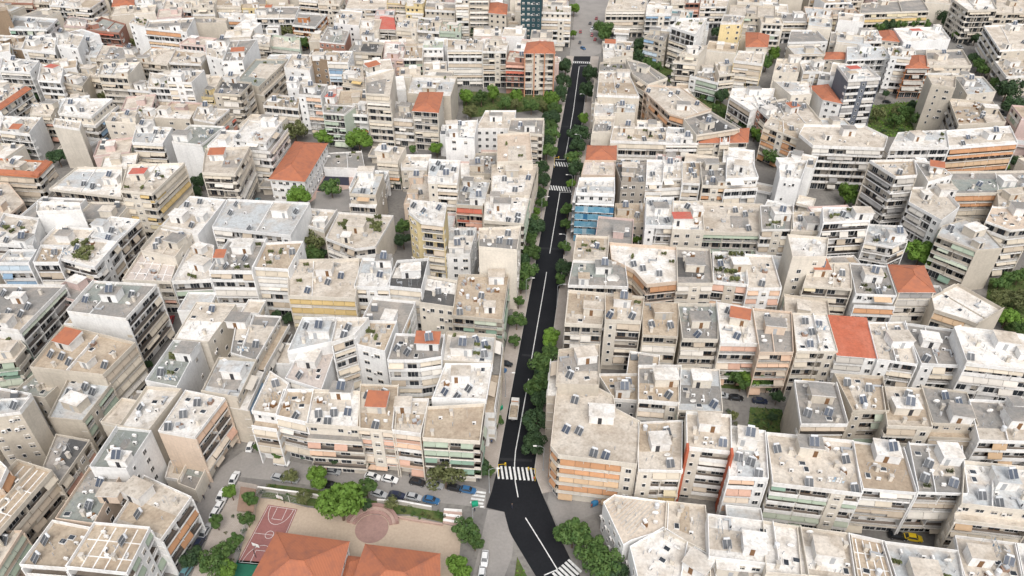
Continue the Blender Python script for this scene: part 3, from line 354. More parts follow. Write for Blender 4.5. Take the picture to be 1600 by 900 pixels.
4|wh|wh|n|-www|0|222.4,407.0|pr nosb|213.9,414.7 242.0,417.6 237.1,396.5 209.4,391.2|large low white roofed block with a little red roof far right|in the far right blocks
6|wh|cr|w|-wbb|1|273.6,446.5|nosb|261.7,449.1 287.6,455.9 277.7,429.7 260.0,428.2|pale corner block with wraparound balconies at the far right|in the far right blocks
4|be|be|w|-wbw|0|-||300.8,470.5 319.6,470.5 304.7,443.9 286.7,443.9|large beige four-storey block, beige roof, right of the pale corner block with wraparound balconies|in the far right blocks
5|be|be|w|-wsb|1|274.3,405.8||261.3,410.8 285.6,413.7 266.7,373.8 249.4,371.4|large beige five-storey block, beige roof, in front of the pale corner block with wraparound balconies|in the far right blocks
3|be|be|n|-wxb|0|-|junk|249.2,371.6 266.5,375.2 257.8,352.3 243.6,350.1|large beige three-storey block, beige roof, right of the narrow block with a brown blank flank|in the far right blocks
5|be|cr|n|-wsw|1|-||131.5,358.3 143.5,358.3 137.0,340.3 124.7,340.3|cream five-storey block, beige roof, behind the grey roofed block with crimson awnings|in the far right blocks
5|be|wh|w|-wbw|0|-||141.5,353.8 154.7,356.2 148.2,340.7 139.0,340.7|white five-storey block, beige roof, left of the tall slate grey tower with white balcony|in the far right blocks
4|ti|be|n|-wxw|0|-|hip|163.9,378.1 175.1,376.8 171.9,368.2 159.6,368.2|beige four-storey block, terracotta roof, behind the tall slate grey tower with white balcony|in the far right blocks
5|lb|wh|w|-wbw|0|180.0,372.4||173.3,377.0 192.2,377.0 189.5,360.2 166.3,357.9|large white five-storey block, pale blue roof, behind the tall slate grey tower with white balcony|in the far right blocks
8|lb|sl|n|-wbw|0|151.2,317.1|pr wpar nosb|147.2,324.6 160.4,327.2 160.9,309.7 145.8,307.3|tall slate grey tower with white balcony bands beside the overgrown plot|in the far right blocks
5|ti|wh|n|-www|0|-|hip|137.3,324.8 146.2,326.9 144.8,305.5 138.2,309.5|white five-storey block, terracotta roof, left of the tall slate grey tower with white balcony|in the far right blocks
5|wh|cr|n|-wsw|0|-|nop|121.9,331.0 138.6,328.9 134.9,314.9 125.0,312.9|cream five-storey block, white roof, behind the grey roofed block with crimson awnings|in the far right blocks
6|be|wh|w|-wbw|1|-||192.7,368.2 200.7,368.2 194.4,351.7 185.2,354.1|white six-storey block, beige roof, left of the brick house tower under a pointed terracotta|in the far right blocks
5|ti|or|n|-wbw|0|-|hip nosb|200.9,364.8 208.5,364.8 202.5,347.8 191.5,347.8|brick house tower under a pointed terracotta roof far right|in the far right blocks
5|be|cr|w|-wbw|1|213.9,360.8||210.5,369.8 230.4,372.2 223.8,349.1 202.0,349.1|large cream five-storey block, beige roof, right of the brick house tower under a pointed terracotta|in the far right blocks
7|be|be|n|-wsw|0|-|nop nosb|187.2,321.3 199.5,319.2 192.8,306.2 184.4,310.2|narrow block with a brown blank flank over the overgrown plot|in the far right blocks
5|lb|cr|n|-wsw|0|-||209.3,337.0 221.9,334.8 218.6,316.8 203.6,312.9|cream five-storey block, pale blue roof, right of the narrow block with a brown blank flank|in the far right blocks
5|be|be|n|-wwb|1|-|junk|193.1,308.4 210.7,304.8 205.4,284.2 183.7,280.2|large beige five-storey block, beige roof, behind the white roofed block with orange and red|in the far right blocks
4|be|cr|n|-www|2|122.8,303.2|pt|114.3,311.8 131.7,319.5 131.9,290.9 115.9,287.5|large cream four-storey block, beige roof, right of the grey roofed block with crimson awnings|in the far right blocks
2|ti|wh|n|xxxx|0|-|school hip nosb|-51.0,94.4 -35.3,92.1 -36.0,78.1 -54.2,79.4|left school wing with orange hipped roof beside the red basketball court|on the school ground
2|ti|wh|n|xxxx|0|-|school hip nosb|-31.1,91.4 -15.6,89.2 -14.5,75.8 -33.1,78.1|right school wing with orange hipped roof below the painted circle|on the school ground
1|ti|wh|n|-www|0|-|school hip nosb|-36.1,90.7 -32.7,90.3 -33.0,82.6 -37.0,82.6|low orange tiled link roof between the two school wings|on the school ground
"""
FILLER = """
224.9 275.9 1.245 18.0 13.5 3 2 4
403.5 566.6 -2.085 13.8 14.1 4 0 3
-262.0 545.5 2.027 16.8 14.2 5 1 5
-239.1 480.1 1.927 16.5 13.3 4 4 4
-55.1 583.5 1.61 18.7 12.0 4 4 2
451.8 590.0 -2.11 18.4 12.4 5 2 0
-41.3 578.1 1.615 15.4 12.9 5 5 0
416.9 515.9 -2.061 18.4 12.8 5 4 3
364.0 539.3 -2.079 15.2 12.8 5 2 0
159.4 474.3 1.283 16.6 13.3 4 0 5
-113.5 484.2 1.753 17.8 12.5 4 2 3
-224.0 533.1 1.875 16.6 13.6 6 1 0
1.2 409.9 -1.679 14.6 12.5 4 0 0
-105.9 519.5 1.777 18.1 14.9 6 1 3
340.9 571.5 -2.064 15.9 11.9 6 1 2
-346.5 589.5 -0.153 16.0 11.8 5 5 3
-123.1 570.2 1.768 15.1 15.5 4 1 2
-150.8 139.7 2.097 14.1 13.3 5 4 0
-321.5 541.7 -0.141 17.2 13.0 6 0 3
-5.4 569.5 1.578 16.9 14.8 5 1 3
-313.8 566.1 -0.119 15.7 11.8 4 2 2
109.6 543.7 1.324 15.3 14.4 4 4 0
345.7 536.2 -2.068 15.1 14.8 6 3 1
-181.7 186.9 1.884 17.2 12.0 4 4 1
-64.2 536.3 1.607 17.7 13.1 6 4 4
-306.3 454.7 -0.146 16.3 12.1 4 2 3
184.8 530.1 -3.072 18.6 13.4 5 0 5
-160.5 499.3 1.861 16.2 12.4 5 3 5
-24.3 511.6 1.648 16.5 12.8 5 0 5
6.4 533.8 -1.602 16.8 14.6 6 1 2
-249.8 585.4 1.987 15.8 14.6 5 2 2
-199.7 523.3 1.806 13.7 13.9 4 1 5
-176.9 564.8 1.858 15.3 14.6 5 1 3
312.0 385.8 -2.026 18.4 12.6 4 5 3
130.4 549.7 1.284 17.0 14.9 6 4 5
373.8 474.1 -2.092 14.7 14.6 6 1 0
240.1 520.0 -3.057 17.5 12.3 6 2 5
383.3 580.1 -2.076 16.2 12.0 5 0 1
-399.1 491.7 -0.141 15.9 11.7 5 3 1
-425.0 558.0 -0.131 18.2 12.8 5 2 0
-321.8 443.7 -0.153 15.4 14.4 6 1 4
-64.2 483.7 1.607 15.9 11.8 4 4 4
159.2 534.9 1.33 17.5 12.2 6 0 2
158.4 500.4 1.285 18.2 14.1 6 0 1
336.4 419.8 -2.067 15.0 13.0 5 2 0
-362.0 441.6 -0.144 15.9 14.4 5 4 4
-198.3 434.3 1.876 17.0 13.1 5 5 0
-230.9 588.0 1.932 14.8 15.3 6 3 4
-453.4 578.7 -0.164 15.3 13.5 4 5 2
231.7 479.3 -3.013 14.6 13.3 5 5 2
-263.2 489.3 1.932 17.4 13.4 4 4 3
-180.6 521.8 1.816 16.4 15.5 5 2 2
-393.3 509.0 -0.111 17.8 14.8 6 1 5
-214.1 518.9 1.89 14.4 14.7 5 1 1
229.0 249.5 -3.003 18.3 14.6 4 5 3
325.4 494.4 -2.11 15.0 13.3 5 4 2
-326.5 408.5 2.11 15.9 12.2 5 2 0
285.6 543.3 -2.074 18.7 13.6 4 3 2
-373.1 540.3 -0.135 15.8 12.1 5 0 2
-105.7 590.8 1.779 15.0 13.0 4 2 4
361.0 560.0 -2.08 16.1 13.4 4 3 5
78.6 471.6 1.364 17.1 12.1 4 0 2
20.6 559.1 1.379 13.8 13.6 5 0 2
119.6 518.6 1.318 15.2 14.8 5 4 5
271.9 580.4 -2.108 16.7 14.9 5 0 4
-36.3 344.2 -1.654 13.9 14.2 4 1 2
344.5 460.8 -2.087 18.2 12.3 5 4 5
-293.5 399.7 2.055 13.7 14.3 3 0 5
0.5 498.9 -1.61 18.3 15.6 5 4 2
-161.9 520.7 1.883 15.0 13.0 5 1 4
-220.5 485.9 1.905 13.6 14.7 6 1 3
-24.4 590.6 1.603 15.4 13.9 4 0 5
-430.8 544.2 -0.147 18.1 14.6 5 4 0
-35.8 160.5 -1.725 16.4 13.1 4 4 2
-303.0 541.0 -0.113 14.5 13.3 6 2 2
196.1 228.6 -1.891 18.3 12.3 4 3 2
-374.7 514.9 -0.141 14.6 12.8 5 4 5
253.1 578.9 -3.047 18.1 15.0 4 3 0
25.4 470.9 3.078 17.8 13.4 4 5 0
219.1 583.0 -3.031 15.1 12.9 5 3 1
434.7 563.5 -2.065 18.0 11.7 4 0 5
365.5 441.7 -2.058 14.8 13.2 6 1 0
-273.4 569.7 2.006 15.0 13.0 5 4 5
-215.9 564.0 1.889 15.4 13.2 4 1 4
-49.0 556.0 1.586 18.2 11.7 5 0 3
-220.3 229.3 2.083 15.0 13.4 5 1 1
-103.2 499.6 1.753 15.1 13.6 5 5 5
389.5 489.0 -2.089 14.6 14.3 5 2 4
-98.5 554.8 1.739 13.7 15.1 4 0 3
-219.9 250.8 -0.123 16.3 15.2 3 5 0
431.1 590.9 -2.09 14.0 13.5 4 4 5
223.7 525.6 -3.017 13.7 13.8 4 2 4
-35.9 489.1 1.621 18.3 14.6 5 5 0
269.8 560.0 -2.093 15.6 12.2 6 3 5
11.6 389.5 1.498 14.8 13.3 4 5 0
-251.1 520.9 1.95 15.3 13.6 6 5 2
146.2 585.0 1.309 17.1 12.9 5 0 5
206.9 554.8 -3.028 14.9 11.7 6 5 5
-84.0 501.1 -0.275 16.7 14.0 6 4 0
-199.3 554.6 1.848 15.0 15.6 5 2 3
-74.2 591.6 1.628 15.5 12.6 4 5 2
171.6 552.0 1.321 15.8 15.6 5 5 3
121.5 368.6 -1.9 14.8 12.0 3 4 1
39.6 589.5 1.377 17.8 13.3 6 0 0
-58.3 390.3 1.698 13.6 12.9 4 3 0
-396.2 531.9 -0.153 17.0 13.3 5 2 3
-316.3 368.7 2.055 17.6 11.8 5 3 5
-176.5 548.1 1.814 17.2 12.5 4 0 0
-13.0 481.7 -1.578 14.6 14.7 5 0 4
-136.1 114.1 0.08 18.6 12.3 5 2 0
245.3 496.5 -3.056 14.6 14.0 5 1 5
-228.5 509.0 1.903 18.7 12.0 4 5 2
-288.0 385.1 2.067 16.1 12.3 4 1 5
-289.9 581.2 2.001 18.0 14.9 4 0 0
-380.9 582.0 -0.166 18.2 12.1 6 2 4
176.9 591.7 1.34 13.5 13.6 4 0 4
-141.5 581.8 1.746 18.1 11.8 5 1 1
-205.1 584.7 1.81 14.9 15.5 5 2 4
-183.4 491.3 1.835 15.8 14.6 4 0 4
336.2 590.1 -2.056 17.4 13.0 5 1 2
-361.8 461.6 -0.133 14.2 13.4 5 0 1
410.8 590.2 -2.082 18.0 12.0 4 5 3
-310.4 588.8 -0.142 16.4 15.0 6 1 5
-401.5 580.4 -0.119 16.8 15.1 6 3 5
285.7 590.3 -2.091 14.1 13.2 4 3 2
312.0 586.4 -2.092 16.0 11.7 6 1 3
6.2 478.3 -1.565 16.7 15.1 6 3 3
-71.9 318.3 1.676 15.2 13.8 4 2 4
-258.1 283.2 -1.605 15.1 13.2 4 2 3
-313.5 526.5 -0.14 18.2 14.5 5 4 5
264.3 498.9 -3.055 15.3 12.7 5 1 5
391.1 518.2 -2.093 15.1 12.5 5 1 2
175.6 480.2 1.364 17.6 14.1 6 2 1
123.2 489.1 1.318 16.7 12.6 5 3 3
-77.0 568.3 -0.281 16.7 12.2 4 0 0
134.2 503.8 1.306 17.2 11.8 5 2 3
-276.9 481.2 1.921 16.7 12.9 5 0 5
176.8 166.8 -1.842 17.4 14.5 3 0 1
104.4 495.4 -1.812 14.9 15.1 5 2 2
-121.2 500.1 1.74 15.4 12.2 5 4 2
-250.6 301.0 -1.599 14.7 14.7 4 3 1
-343.4 444.3 -0.148 17.8 11.8 5 1 2
-331.3 561.3 -0.129 16.3 12.5 5 1 5
-179.7 168.3 3.115 17.0 14.8 4 1 4
-151.5 553.2 1.752 18.6 11.8 5 5 1
-331.7 576.0 -0.14 17.9 14.2 5 5 2
-264.2 330.2 -0.226 14.6 15.3 5 0 3
26.1 529.2 1.385 15.8 15.6 5 0 2
-28.8 533.7 1.618 18.0 13.0 5 2 4
-431.7 580.1 -0.132 17.3 14.3 5 1 0
-266.1 299.6 -1.599 18.2 12.4 5 0 1
-238.8 404.8 -0.584 17.3 14.7 4 0 3
379.6 540.0 -2.057 17.9 14.1 5 0 1
-245.2 560.0 1.915 17.8 14.6 6 0 0
-335.0 461.9 -0.143 18.0 14.8 4 4 0
13.5 589.5 1.348 13.7 15.4 4 5 3
-126.9 546.6 1.774 14.9 14.5 6 0 3
96.0 566.8 -1.826 18.2 15.0 5 3 1
-228.2 281.0 -0.124 15.9 13.6 3 4 5
-13.4 464.0 -1.583 14.1 15.5 4 4 1
-362.0 493.8 -0.162 15.8 15.3 5 2 3
368.9 581.5 -2.074 17.4 13.6 5 2 1
-120.8 375.8 -1.543 14.3 14.1 3 0 3
-11.5 538.9 1.655 16.3 13.3 6 1 0
-406.4 556.9 -0.164 17.6 15.6 5 3 5
189.7 546.4 -3.012 16.2 14.2 6 0 5
-228.1 441.1 1.888 14.9 11.8 5 2 5
199.5 575.0 -3.044 14.9 12.2 5 1 0
278.8 319.0 -1.907 16.0 13.9 4 1 3
-329.1 515.4 -0.112 17.4 12.7 5 4 5
145.2 366.5 -1.951 14.8 12.1 3 0 5
-41.9 464.4 -0.159 14.6 12.3 3 5 1
261.3 516.7 -3.058 13.8 12.9 6 2 5
105.4 528.1 -1.804 14.9 12.4 4 3 3
245.3 266.7 1.269 18.4 13.3 4 1 3
-10.6 391.9 1.513 18.3 13.5 4 5 1
21.7 491.8 3.049 13.7 12.8 6 5 0
-125.0 91.8 2.11 14.9 13.6 3 5 3
-280.7 331.4 -0.207 14.9 14.4 3 1 2
-289.4 495.0 2.02 16.7 13.7 5 5 2
-278.1 521.8 2.007 18.0 14.4 6 5 1
-244.0 270.2 -0.126 16.0 14.2 3 5 5
201.9 475.6 -3.074 16.9 13.6 4 3 4
291.2 346.3 -1.93 16.9 13.8 5 4 4
-385.9 560.1 -0.164 17.0 12.1 5 2 0
199.8 591.2 -3.05 17.9 12.4 5 3 3
228.0 501.1 -3.045 14.6 13.1 6 0 4
129.8 415.0 1.206 15.2 12.5 4 2 2
351.3 434.1 -2.065 13.6 15.3 5 4 0
139.2 519.9 1.285 14.1 12.6 5 1 0
-20.7 569.5 1.574 14.9 13.1 5 3 2
330.9 540.3 -2.085 18.3 15.1 4 5 5
-203.7 478.5 1.824 17.2 12.2 5 1 2
154.0 144.9 2.99 18.6 15.5 3 1 2
8.4 458.8 1.547 18.1 12.8 4 1 5
-240.5 534.2 1.9 17.9 11.8 4 3 0
-209.3 270.7 -0.121 15.1 13.1 3 3 1
-299.2 354.6 2.104 13.7 14.3 3 5 5
-389.5 546.1 -0.137 15.1 13.8 6 5 4
331.7 395.4 -1.995 17.2 15.3 4 4 2
-81.1 525.2 -0.253 18.3 14.3 5 5 0
-349.8 564.9 -0.165 14.5 13.7 6 2 5
350.3 485.4 -2.107 18.1 13.7 5 1 3
-240.5 329.7 -0.251 16.4 12.0 4 3 0
-344.9 528.2 -0.142 14.8 11.9 5 5 0
111.4 216.4 -3.055 14.4 11.9 4 5 1
118.2 561.1 1.306 14.4 13.7 6 1 1
-190.8 355.3 2.159 15.7 11.9 5 2 2
131.5 589.0 1.33 15.5 15.5 5 2 4
-65.3 350.7 -1.348 14.5 13.1 5 4 5
16.4 405.3 -1.637 13.8 11.9 4 1 2
267.0 476.0 -1.944 17.6 14.5 4 3 0
36.0 571.1 1.367 15.1 13.2 4 4 2
236.1 544.7 -3.059 16.8 14.2 6 2 0
-311.7 508.5 -0.156 13.5 12.1 6 1 0
210.9 228.2 -1.882 17.5 15.1 4 4 3
100.4 591.5 1.293 14.6 13.8 4 2 4
145.2 549.5 1.31 17.9 13.1 4 2 5
301.8 369.6 -2.033 15.8 13.3 5 2 0
-285.4 550.1 2.012 14.3 13.5 5 2 2
-58.7 503.5 1.62 17.9 15.5 4 4 3
334.1 509.0 -2.069 15.2 13.5 6 3 1
418.6 551.8 -2.076 16.0 15.1 5 4 1
-323.5 495.3 -0.169 15.3 13.2 6 5 3
74.3 259.2 1.292 16.0 12.9 3 3 0
269.0 298.4 1.366 16.4 15.4 3 1 5
180.7 501.7 1.352 14.3 15.6 5 3 1
-201.6 198.4 2.077 16.0 12.7 3 2 2
-148.7 478.9 1.876 16.7 12.9 6 2 3
-414.7 515.1 -0.156 15.6 12.6 5 3 4
320.5 553.6 -2.053 13.8 14.9 5 4 2
220.6 384.2 0.094 17.3 14.9 3 4 2
266.7 329.6 -1.94 18.2 12.5 3 3 3
-26.5 388.8 -1.518 18.7 14.4 3 5 3
-13.6 410.2 1.591 14.2 15.6 4 2 1
-356.1 515.4 -0.139 15.4 12.0 5 2 1
-140.6 514.7 1.75 17.0 14.7 5 4 0
228.7 301.8 1.361 13.8 14.0 4 5 4
123.4 84.0 1.193 17.1 12.7 5 1 5
-151.7 408.1 1.74 14.2 15.3 4 2 1
-155.5 260.9 1.871 13.8 12.9 3 2 1
111.7 386.9 1.242 14.1 15.6 4 3 4
200.0 505.3 -3.02 16.1 11.9 4 3 4
276.3 524.4 -2.077 16.9 14.5 4 1 1
-45.4 520.5 1.581 16.3 12.4 5 4 4
-3.1 588.5 1.608 17.6 12.6 4 1 0
129.8 113.7 -0.085 15.6 14.7 4 5 0
183.7 569.1 1.296 15.9 13.8 5 4 1
148.4 118.9 -0.06 14.4 15.0 5 2 2
90.6 264.5 -1.831 15.3 12.1 3 0 1
-125.5 519.4 1.779 15.9 12.9 5 3 1
-316.7 418.5 2.108 16.6 12.8 4 3 2
234.5 565.3 -3.016 17.3 11.9 5 5 0
371.6 511.6 -2.09 14.9 12.4 5 0 1
-150.0 344.3 1.698 14.7 14.8 3 1 5
-264.4 356.9 -0.238 16.3 14.9 5 4 4
179.7 389.4 1.185 15.1 13.6 5 3 3
89.5 548.3 -1.804 15.5 13.5 4 1 1
-21.8 258.8 -1.604 15.4 12.4 2 5 1
-296.9 513.1 2.025 15.4 13.3 4 1 2
-204.1 226.7 2.11 14.8 11.7 4 3 0
-319.1 390.0 2.064 13.8 12.1 3 2 2
114.6 585.8 1.303 16.6 14.9 6 1 3
24.1 451.6 3.032 16.3 12.4 5 3 5
210.7 258.3 -2.981 14.9 14.4 3 3 0
-443.4 559.0 -0.16 16.0 13.3 6 2 4
-140.3 253.2 2.906 16.8 11.9 3 2 0
-279.5 444.3 -0.238 15.8 13.5 4 3 2
-200.2 501.0 1.834 18.7 14.0 4 3 2
264.4 540.2 -3.009 15.0 12.1 4 3 3
350.8 514.4 -2.1 16.8 12.5 6 5 1
-349.5 546.8 -0.16 18.7 13.6 4 5 2
385.0 556.9 -2.068 17.3 12.2 6 4 0
-300.5 375.1 2.075 16.5 15.3 3 2 1
201.9 375.2 -1.956 13.7 13.2 4 0 1
-345.4 425.2 2.111 18.5 13.0 4 0 3
-181.7 590.7 1.858 13.9 12.4 5 2 4
-415.3 530.3 -0.146 17.7 12.4 5 4 5
-109.0 299.5 2.943 17.0 12.0 3 1 5
404.0 500.6 -2.095 17.8 15.5 5 3 5
-368.8 557.0 -0.168 14.0 13.9 6 4 3
-166.3 580.4 1.827 15.1 12.4 5 1 2
405.0 537.0 -2.08 18.4 14.6 6 1 0
105.4 421.0 1.326 15.3 12.3 4 0 3
201.8 210.9 -1.899 17.2 11.7 3 0 4
-94.3 373.7 -1.444 17.7 12.3 3 0 4
-244.7 499.7 1.91 17.4 12.2 4 5 2
-28.4 553.8 1.571 15.2 12.3 6 3 2
21.4 509.6 1.366 15.7 14.2 5 3 0
-168.8 349.4 -1.215 17.5 12.8 3 0 2
319.6 416.7 -2.109 18.0 11.9 4 2 3
253.2 291.7 1.325 17.2 12.7 4 1 2
140.1 484.9 1.335 17.4 12.1 5 3 1
140.6 295.5 -1.544 13.9 12.0 3 3 3
331.3 436.0 -2.088 15.4 12.6 6 0 4
163.9 351.3 -1.988 17.9 13.3 4 0 5
86.3 504.8 -1.791 18.5 14.5 5 0 3
-108.3 538.0 1.747 14.5 15.0 5 1 4
-381.0 483.0 -0.126 18.4 14.4 5 1 5
94.0 478.4 -1.788 15.2 12.4 4 2 0
296.5 580.2 -2.103 13.6 13.3 4 4 4
184.3 185.3 -1.834 15.1 12.9 4 4 1
5.5 554.2 -1.608 13.8 13.3 4 3 0
-345.2 479.0 -0.118 15.0 14.8 6 4 1
359.9 458.3 -2.093 13.7 14.9 6 2 0
159.9 576.5 1.296 18.4 14.9 6 1 5
290.9 563.1 -2.056 17.5 11.9 5 3 3
-79.1 549.7 -0.299 14.3 12.0 5 4 4
88.7 457.0 -1.833 17.1 12.8 4 0 4
369.2 494.5 -2.068 15.0 14.7 4 1 4
249.4 480.7 -3.032 13.7 12.0 5 0 1
-145.5 531.2 1.755 14.9 12.7 5 5 1
-378.4 463.8 -0.11 17.9 12.6 4 4 1
-279.4 315.9 -1.609 13.5 15.4 4 0 4
-273.3 589.8 2.009 13.7 13.5 4 0 0
210.7 540.0 -3.004 14.0 13.4 4 0 3
-163.4 274.6 1.844 14.4 13.5 3 5 5
-45.3 536.1 1.616 13.9 14.3 6 2 1
-341.0 499.7 -0.16 16.8 13.6 5 4 3
-121.7 589.5 1.777 15.5 14.7 6 5 0
153.6 379.7 3.154 16.2 12.0 4 2 3
104.5 189.0 -3.041 14.0 12.0 3 4 4
144.6 463.4 1.318 14.1 13.0 5 3 4
327.0 573.6 -2.1 15.8 11.8 6 3 2
-165.5 155.5 -0.012 14.9 12.3 3 1 5
430.1 538.5 -2.069 16.2 12.0 6 1 4
-85.8 484.2 -0.25 17.2 15.1 4 2 1
-185.4 204.3 2.123 15.9 12.1 4 5 1
203.6 521.5 -3.039 15.8 14.1 4 4 5
-279.3 368.5 2.069 16.0 12.6 4 3 5
86.7 524.1 -1.786 14.7 13.0 6 5 3
330.6 470.3 -2.069 15.0 13.0 5 0 3
424.5 574.7 -2.063 16.4 13.2 5 3 5
-94.6 578.5 1.741 13.8 12.0 6 3 5
-146.1 390.7 1.723 14.7 13.8 3 5 2
-63.4 559.7 1.628 16.1 12.0 6 4 2
323.2 519.7 -2.11 13.7 11.8 6 3 0
-73.9 391.0 3.023 15.7 12.4 4 4 1
-306.4 490.4 -0.168 16.1 14.0 4 1 4
-58.5 334.4 -1.386 17.2 15.4 4 0 1
-201.6 319.6 1.94 14.2 12.7 3 4 3
-340.4 404.6 2.102 16.2 13.1 4 2 1
198.4 491.1 -3.061 17.5 12.0 6 2 5
-136.6 491.8 1.777 16.6 14.1 4 1 3
-231.4 563.2 1.917 16.2 11.9 6 4 1
-38.9 363.0 -1.485 18.0 11.8 3 0 5
353.5 586.5 -2.073 16.4 14.4 5 0 2
34.3 206.3 -1.737 15.9 12.1 4 5 2
466.2 589.2 -2.094 17.1 11.8 5 0 0
-277.0 503.9 2.025 13.5 15.1 4 0 2
-4.2 516.5 -1.572 14.1 12.0 5 3 4
-149.1 311.7 3.038 16.1 14.3 3 5 4
-165.4 385.8 -0.245 15.0 11.9 5 5 5
33.7 552.0 1.341 17.0 12.8 4 2 0
-198.9 538.5 1.853 13.8 13.4 5 3 1
195.6 461.2 -3.03 16.9 13.0 5 0 4
88.5 421.1 1.349 14.8 12.8 3 0 3
173.8 419.1 1.217 18.2 12.5 5 1 3
159.2 454.5 1.309 17.0 14.3 4 4 0
234.5 591.8 -3.017 17.9 14.9 5 5 5
193.7 426.3 1.209 15.2 13.7 5 0 0
-160.2 220.4 -0.082 16.5 13.8 4 0 2
135.6 568.5 1.285 16.9 13.6 5 5 0
-376.4 499.2 -0.138 13.8 15.0 5 5 2
61.9 261.8 1.308 11.0 10.0 3 5 1
150.4 335.2 -1.956 11.1 10.5 5 4 2
-141.0 463.9 1.782 13.8 12.8 3 2 0
16.7 574.1 1.39 11.5 10.1 5 1 1
-244.7 315.1 -1.619 11.7 11.7 4 2 5
59.6 294.4 1.448 11.2 11.1 3 3 1
-134.3 336.6 1.725 12.7 11.3 3 3 5
-128.3 126.6 2.925 13.1 11.0 4 4 2
-204.1 249.7 -0.108 11.1 11.3 3 5 4
-235.7 254.8 -0.093 10.9 12.7 4 1 3
-165.8 185.3 3.126 11.9 12.6 4 1 4
-113.7 269.1 -1.669 14.7 10.4 5 0 1
-16.6 243.9 1.649 11.1 12.4 3 3 5
-310.5 404.1 2.106 11.8 11.2 3 4 5
-50.2 351.1 -1.473 11.5 10.3 4 1 0
311.1 359.8 -1.993 12.8 11.0 4 2 3
373.9 456.6 -2.093 12.0 11.2 5 0 2
-366.4 574.4 -0.144 11.7 10.8 5 4 2
-128.9 174.1 2.782 14.7 9.9 4 5 2
-64.1 519.7 1.601 12.1 12.0 5 2 0
-284.7 349.1 -0.196 11.6 10.3 4 4 0
-213.5 549.7 1.921 11.0 10.7 4 3 0
338.2 490.5 -2.062 11.8 11.0 5 0 2
-265.3 374.0 2.069 14.6 12.6 5 0 5
218.3 343.1 -1.877 11.5 10.2 4 3 1
250.7 534.3 -3.038 11.8 13.2 4 3 3
-366.3 591.0 -0.163 11.8 13.0 4 1 0
-142.0 218.7 -0.043 14.6 11.8 4 1 2
6.9 375.3 1.439 13.5 10.2 5 0 1
-150.1 421.3 -0.131 12.1 10.0 4 0 1
146.3 420.0 -0.138 12.1 10.4 5 3 5
-256.7 400.5 2.109 11.3 10.2 4 4 3
130.3 100.3 -0.06 12.0 11.2 3 4 0
216.2 485.7 -3.026 12.3 13.0 5 3 2
215.4 568.8 -3.038 11.4 12.8 4 4 0
-83.8 330.7 -1.364 11.3 10.7 3 5 1
254.4 551.3 -3.033 11.6 11.3 6 5 2
154.1 250.7 1.419 12.7 12.0 4 1 0
279.1 349.9 -1.921 12.9 10.0 3 5 2
311.0 569.6 -2.053 11.6 11.7 5 4 5
-463.9 592.0 -0.145 12.1 11.5 5 5 1
323.3 380.6 -2.036 13.5 10.7 5 1 1
448.5 564.8 -2.096 11.2 10.3 5 3 4
-40.3 393.4 -1.527 11.9 10.9 4 4 0
-54.2 246.3 -1.634 14.1 12.2 3 4 3
81.8 486.1 -1.828 11.7 12.7 5 2 3
-301.4 418.2 2.065 13.6 11.7 3 5 3
-215.5 441.7 1.881 14.3 11.6 5 1 0
143.4 133.0 2.944 12.6 10.2 3 3 3
-146.2 202.0 -0.043 14.1 10.6 4 4 5
-156.3 588.3 1.78 12.1 10.2 5 1 1
-260.7 508.3 1.938 12.5 11.3 5 1 3
-196.2 570.0 1.828 12.4 11.7 4 3 5
168.1 515.8 1.32 11.9 11.7 4 5 0
-223.9 359.2 1.986 13.3 11.2 4 4 4
-168.2 313.7 1.829 14.7 12.7 4 5 5
128.9 281.4 2.227 12.3 12.8 3 3 1
-111.9 283.5 -1.662 12.2 11.9 3 0 2
-166.6 535.0 1.833 11.4 11.9 6 3 5
-359.5 531.9 -0.147 12.2 12.6 4 2 0
361.3 479.6 -2.071 14.4 10.1 5 2 4
396.3 551.4 -2.079 13.5 10.3 5 3 2
79.5 328.1 1.61 13.6 10.0 3 3 0
-449.4 591.5 -0.145 10.9 10.9 4 4 3
-25.0 215.5 1.512 11.7 10.1 3 5 3
-325.8 591.6 -0.162 12.6 13.0 6 0 1
-195.1 418.1 2.71 13.9 10.6 3 3 2
396.4 590.2 -2.097 12.4 13.0 5 0 3
85.1 164.7 1.322 11.2 12.3 4 2 5
-75.4 445.4 1.625 11.7 11.3 4 5 3
-151.8 571.2 1.739 11.9 10.0 6 0 3
-241.6 440.8 1.883 14.6 11.7 3 3 5
110.0 251.1 -2.047 11.0 10.7 5 4 0
-113.4 556.0 1.723 11.8 10.7 4 2 2
253.4 563.4 -3.036 13.9 10.8 6 2 5
-226.8 265.8 -0.091 11.5 10.1 4 0 0
111.8 439.2 1.334 11.1 9.6 1 3 3
-189.5 465.1 1.854 8.1 9.5 3 5 1
64.4 418.6 -1.892 8.4 8.6 1 4 4
361.3 525.2 -2.08 8.4 7.8 4 2 1
115.2 163.5 1.395 8.9 7.8 1 3 5
-249.2 364.9 -1.115 9.4 8.1 1 0 0
256.9 591.6 -3.016 10.2 8.0 5 0 2
86.1 194.9 1.397 9.7 7.7 2 4 3
201.4 243.0 0.048 10.5 8.7 2 0 4
-170.7 263.3 2.858 10.1 7.9 1 3 1
-93.7 171.4 -1.584 9.0 8.8 3 0 3
-261.5 573.7 2.017 8.4 9.2 5 0 0
-258.6 476.4 1.87 8.4 9.5 5 2 4
126.1 534.8 1.288 9.7 9.4 4 0 5
335.7 558.5 -2.063 9.1 7.9 5 1 0
-40.5 190.7 -1.53 10.9 8.1 1 4 3
236.4 531.2 -3.016 10.4 8.5 4 2 1
86.6 249.0 1.301 8.9 9.2 1 4 0
286.9 366.9 -1.96 10.8 9.2 2 0 4
-49.9 159.8 1.489 10.2 8.9 1 3 3
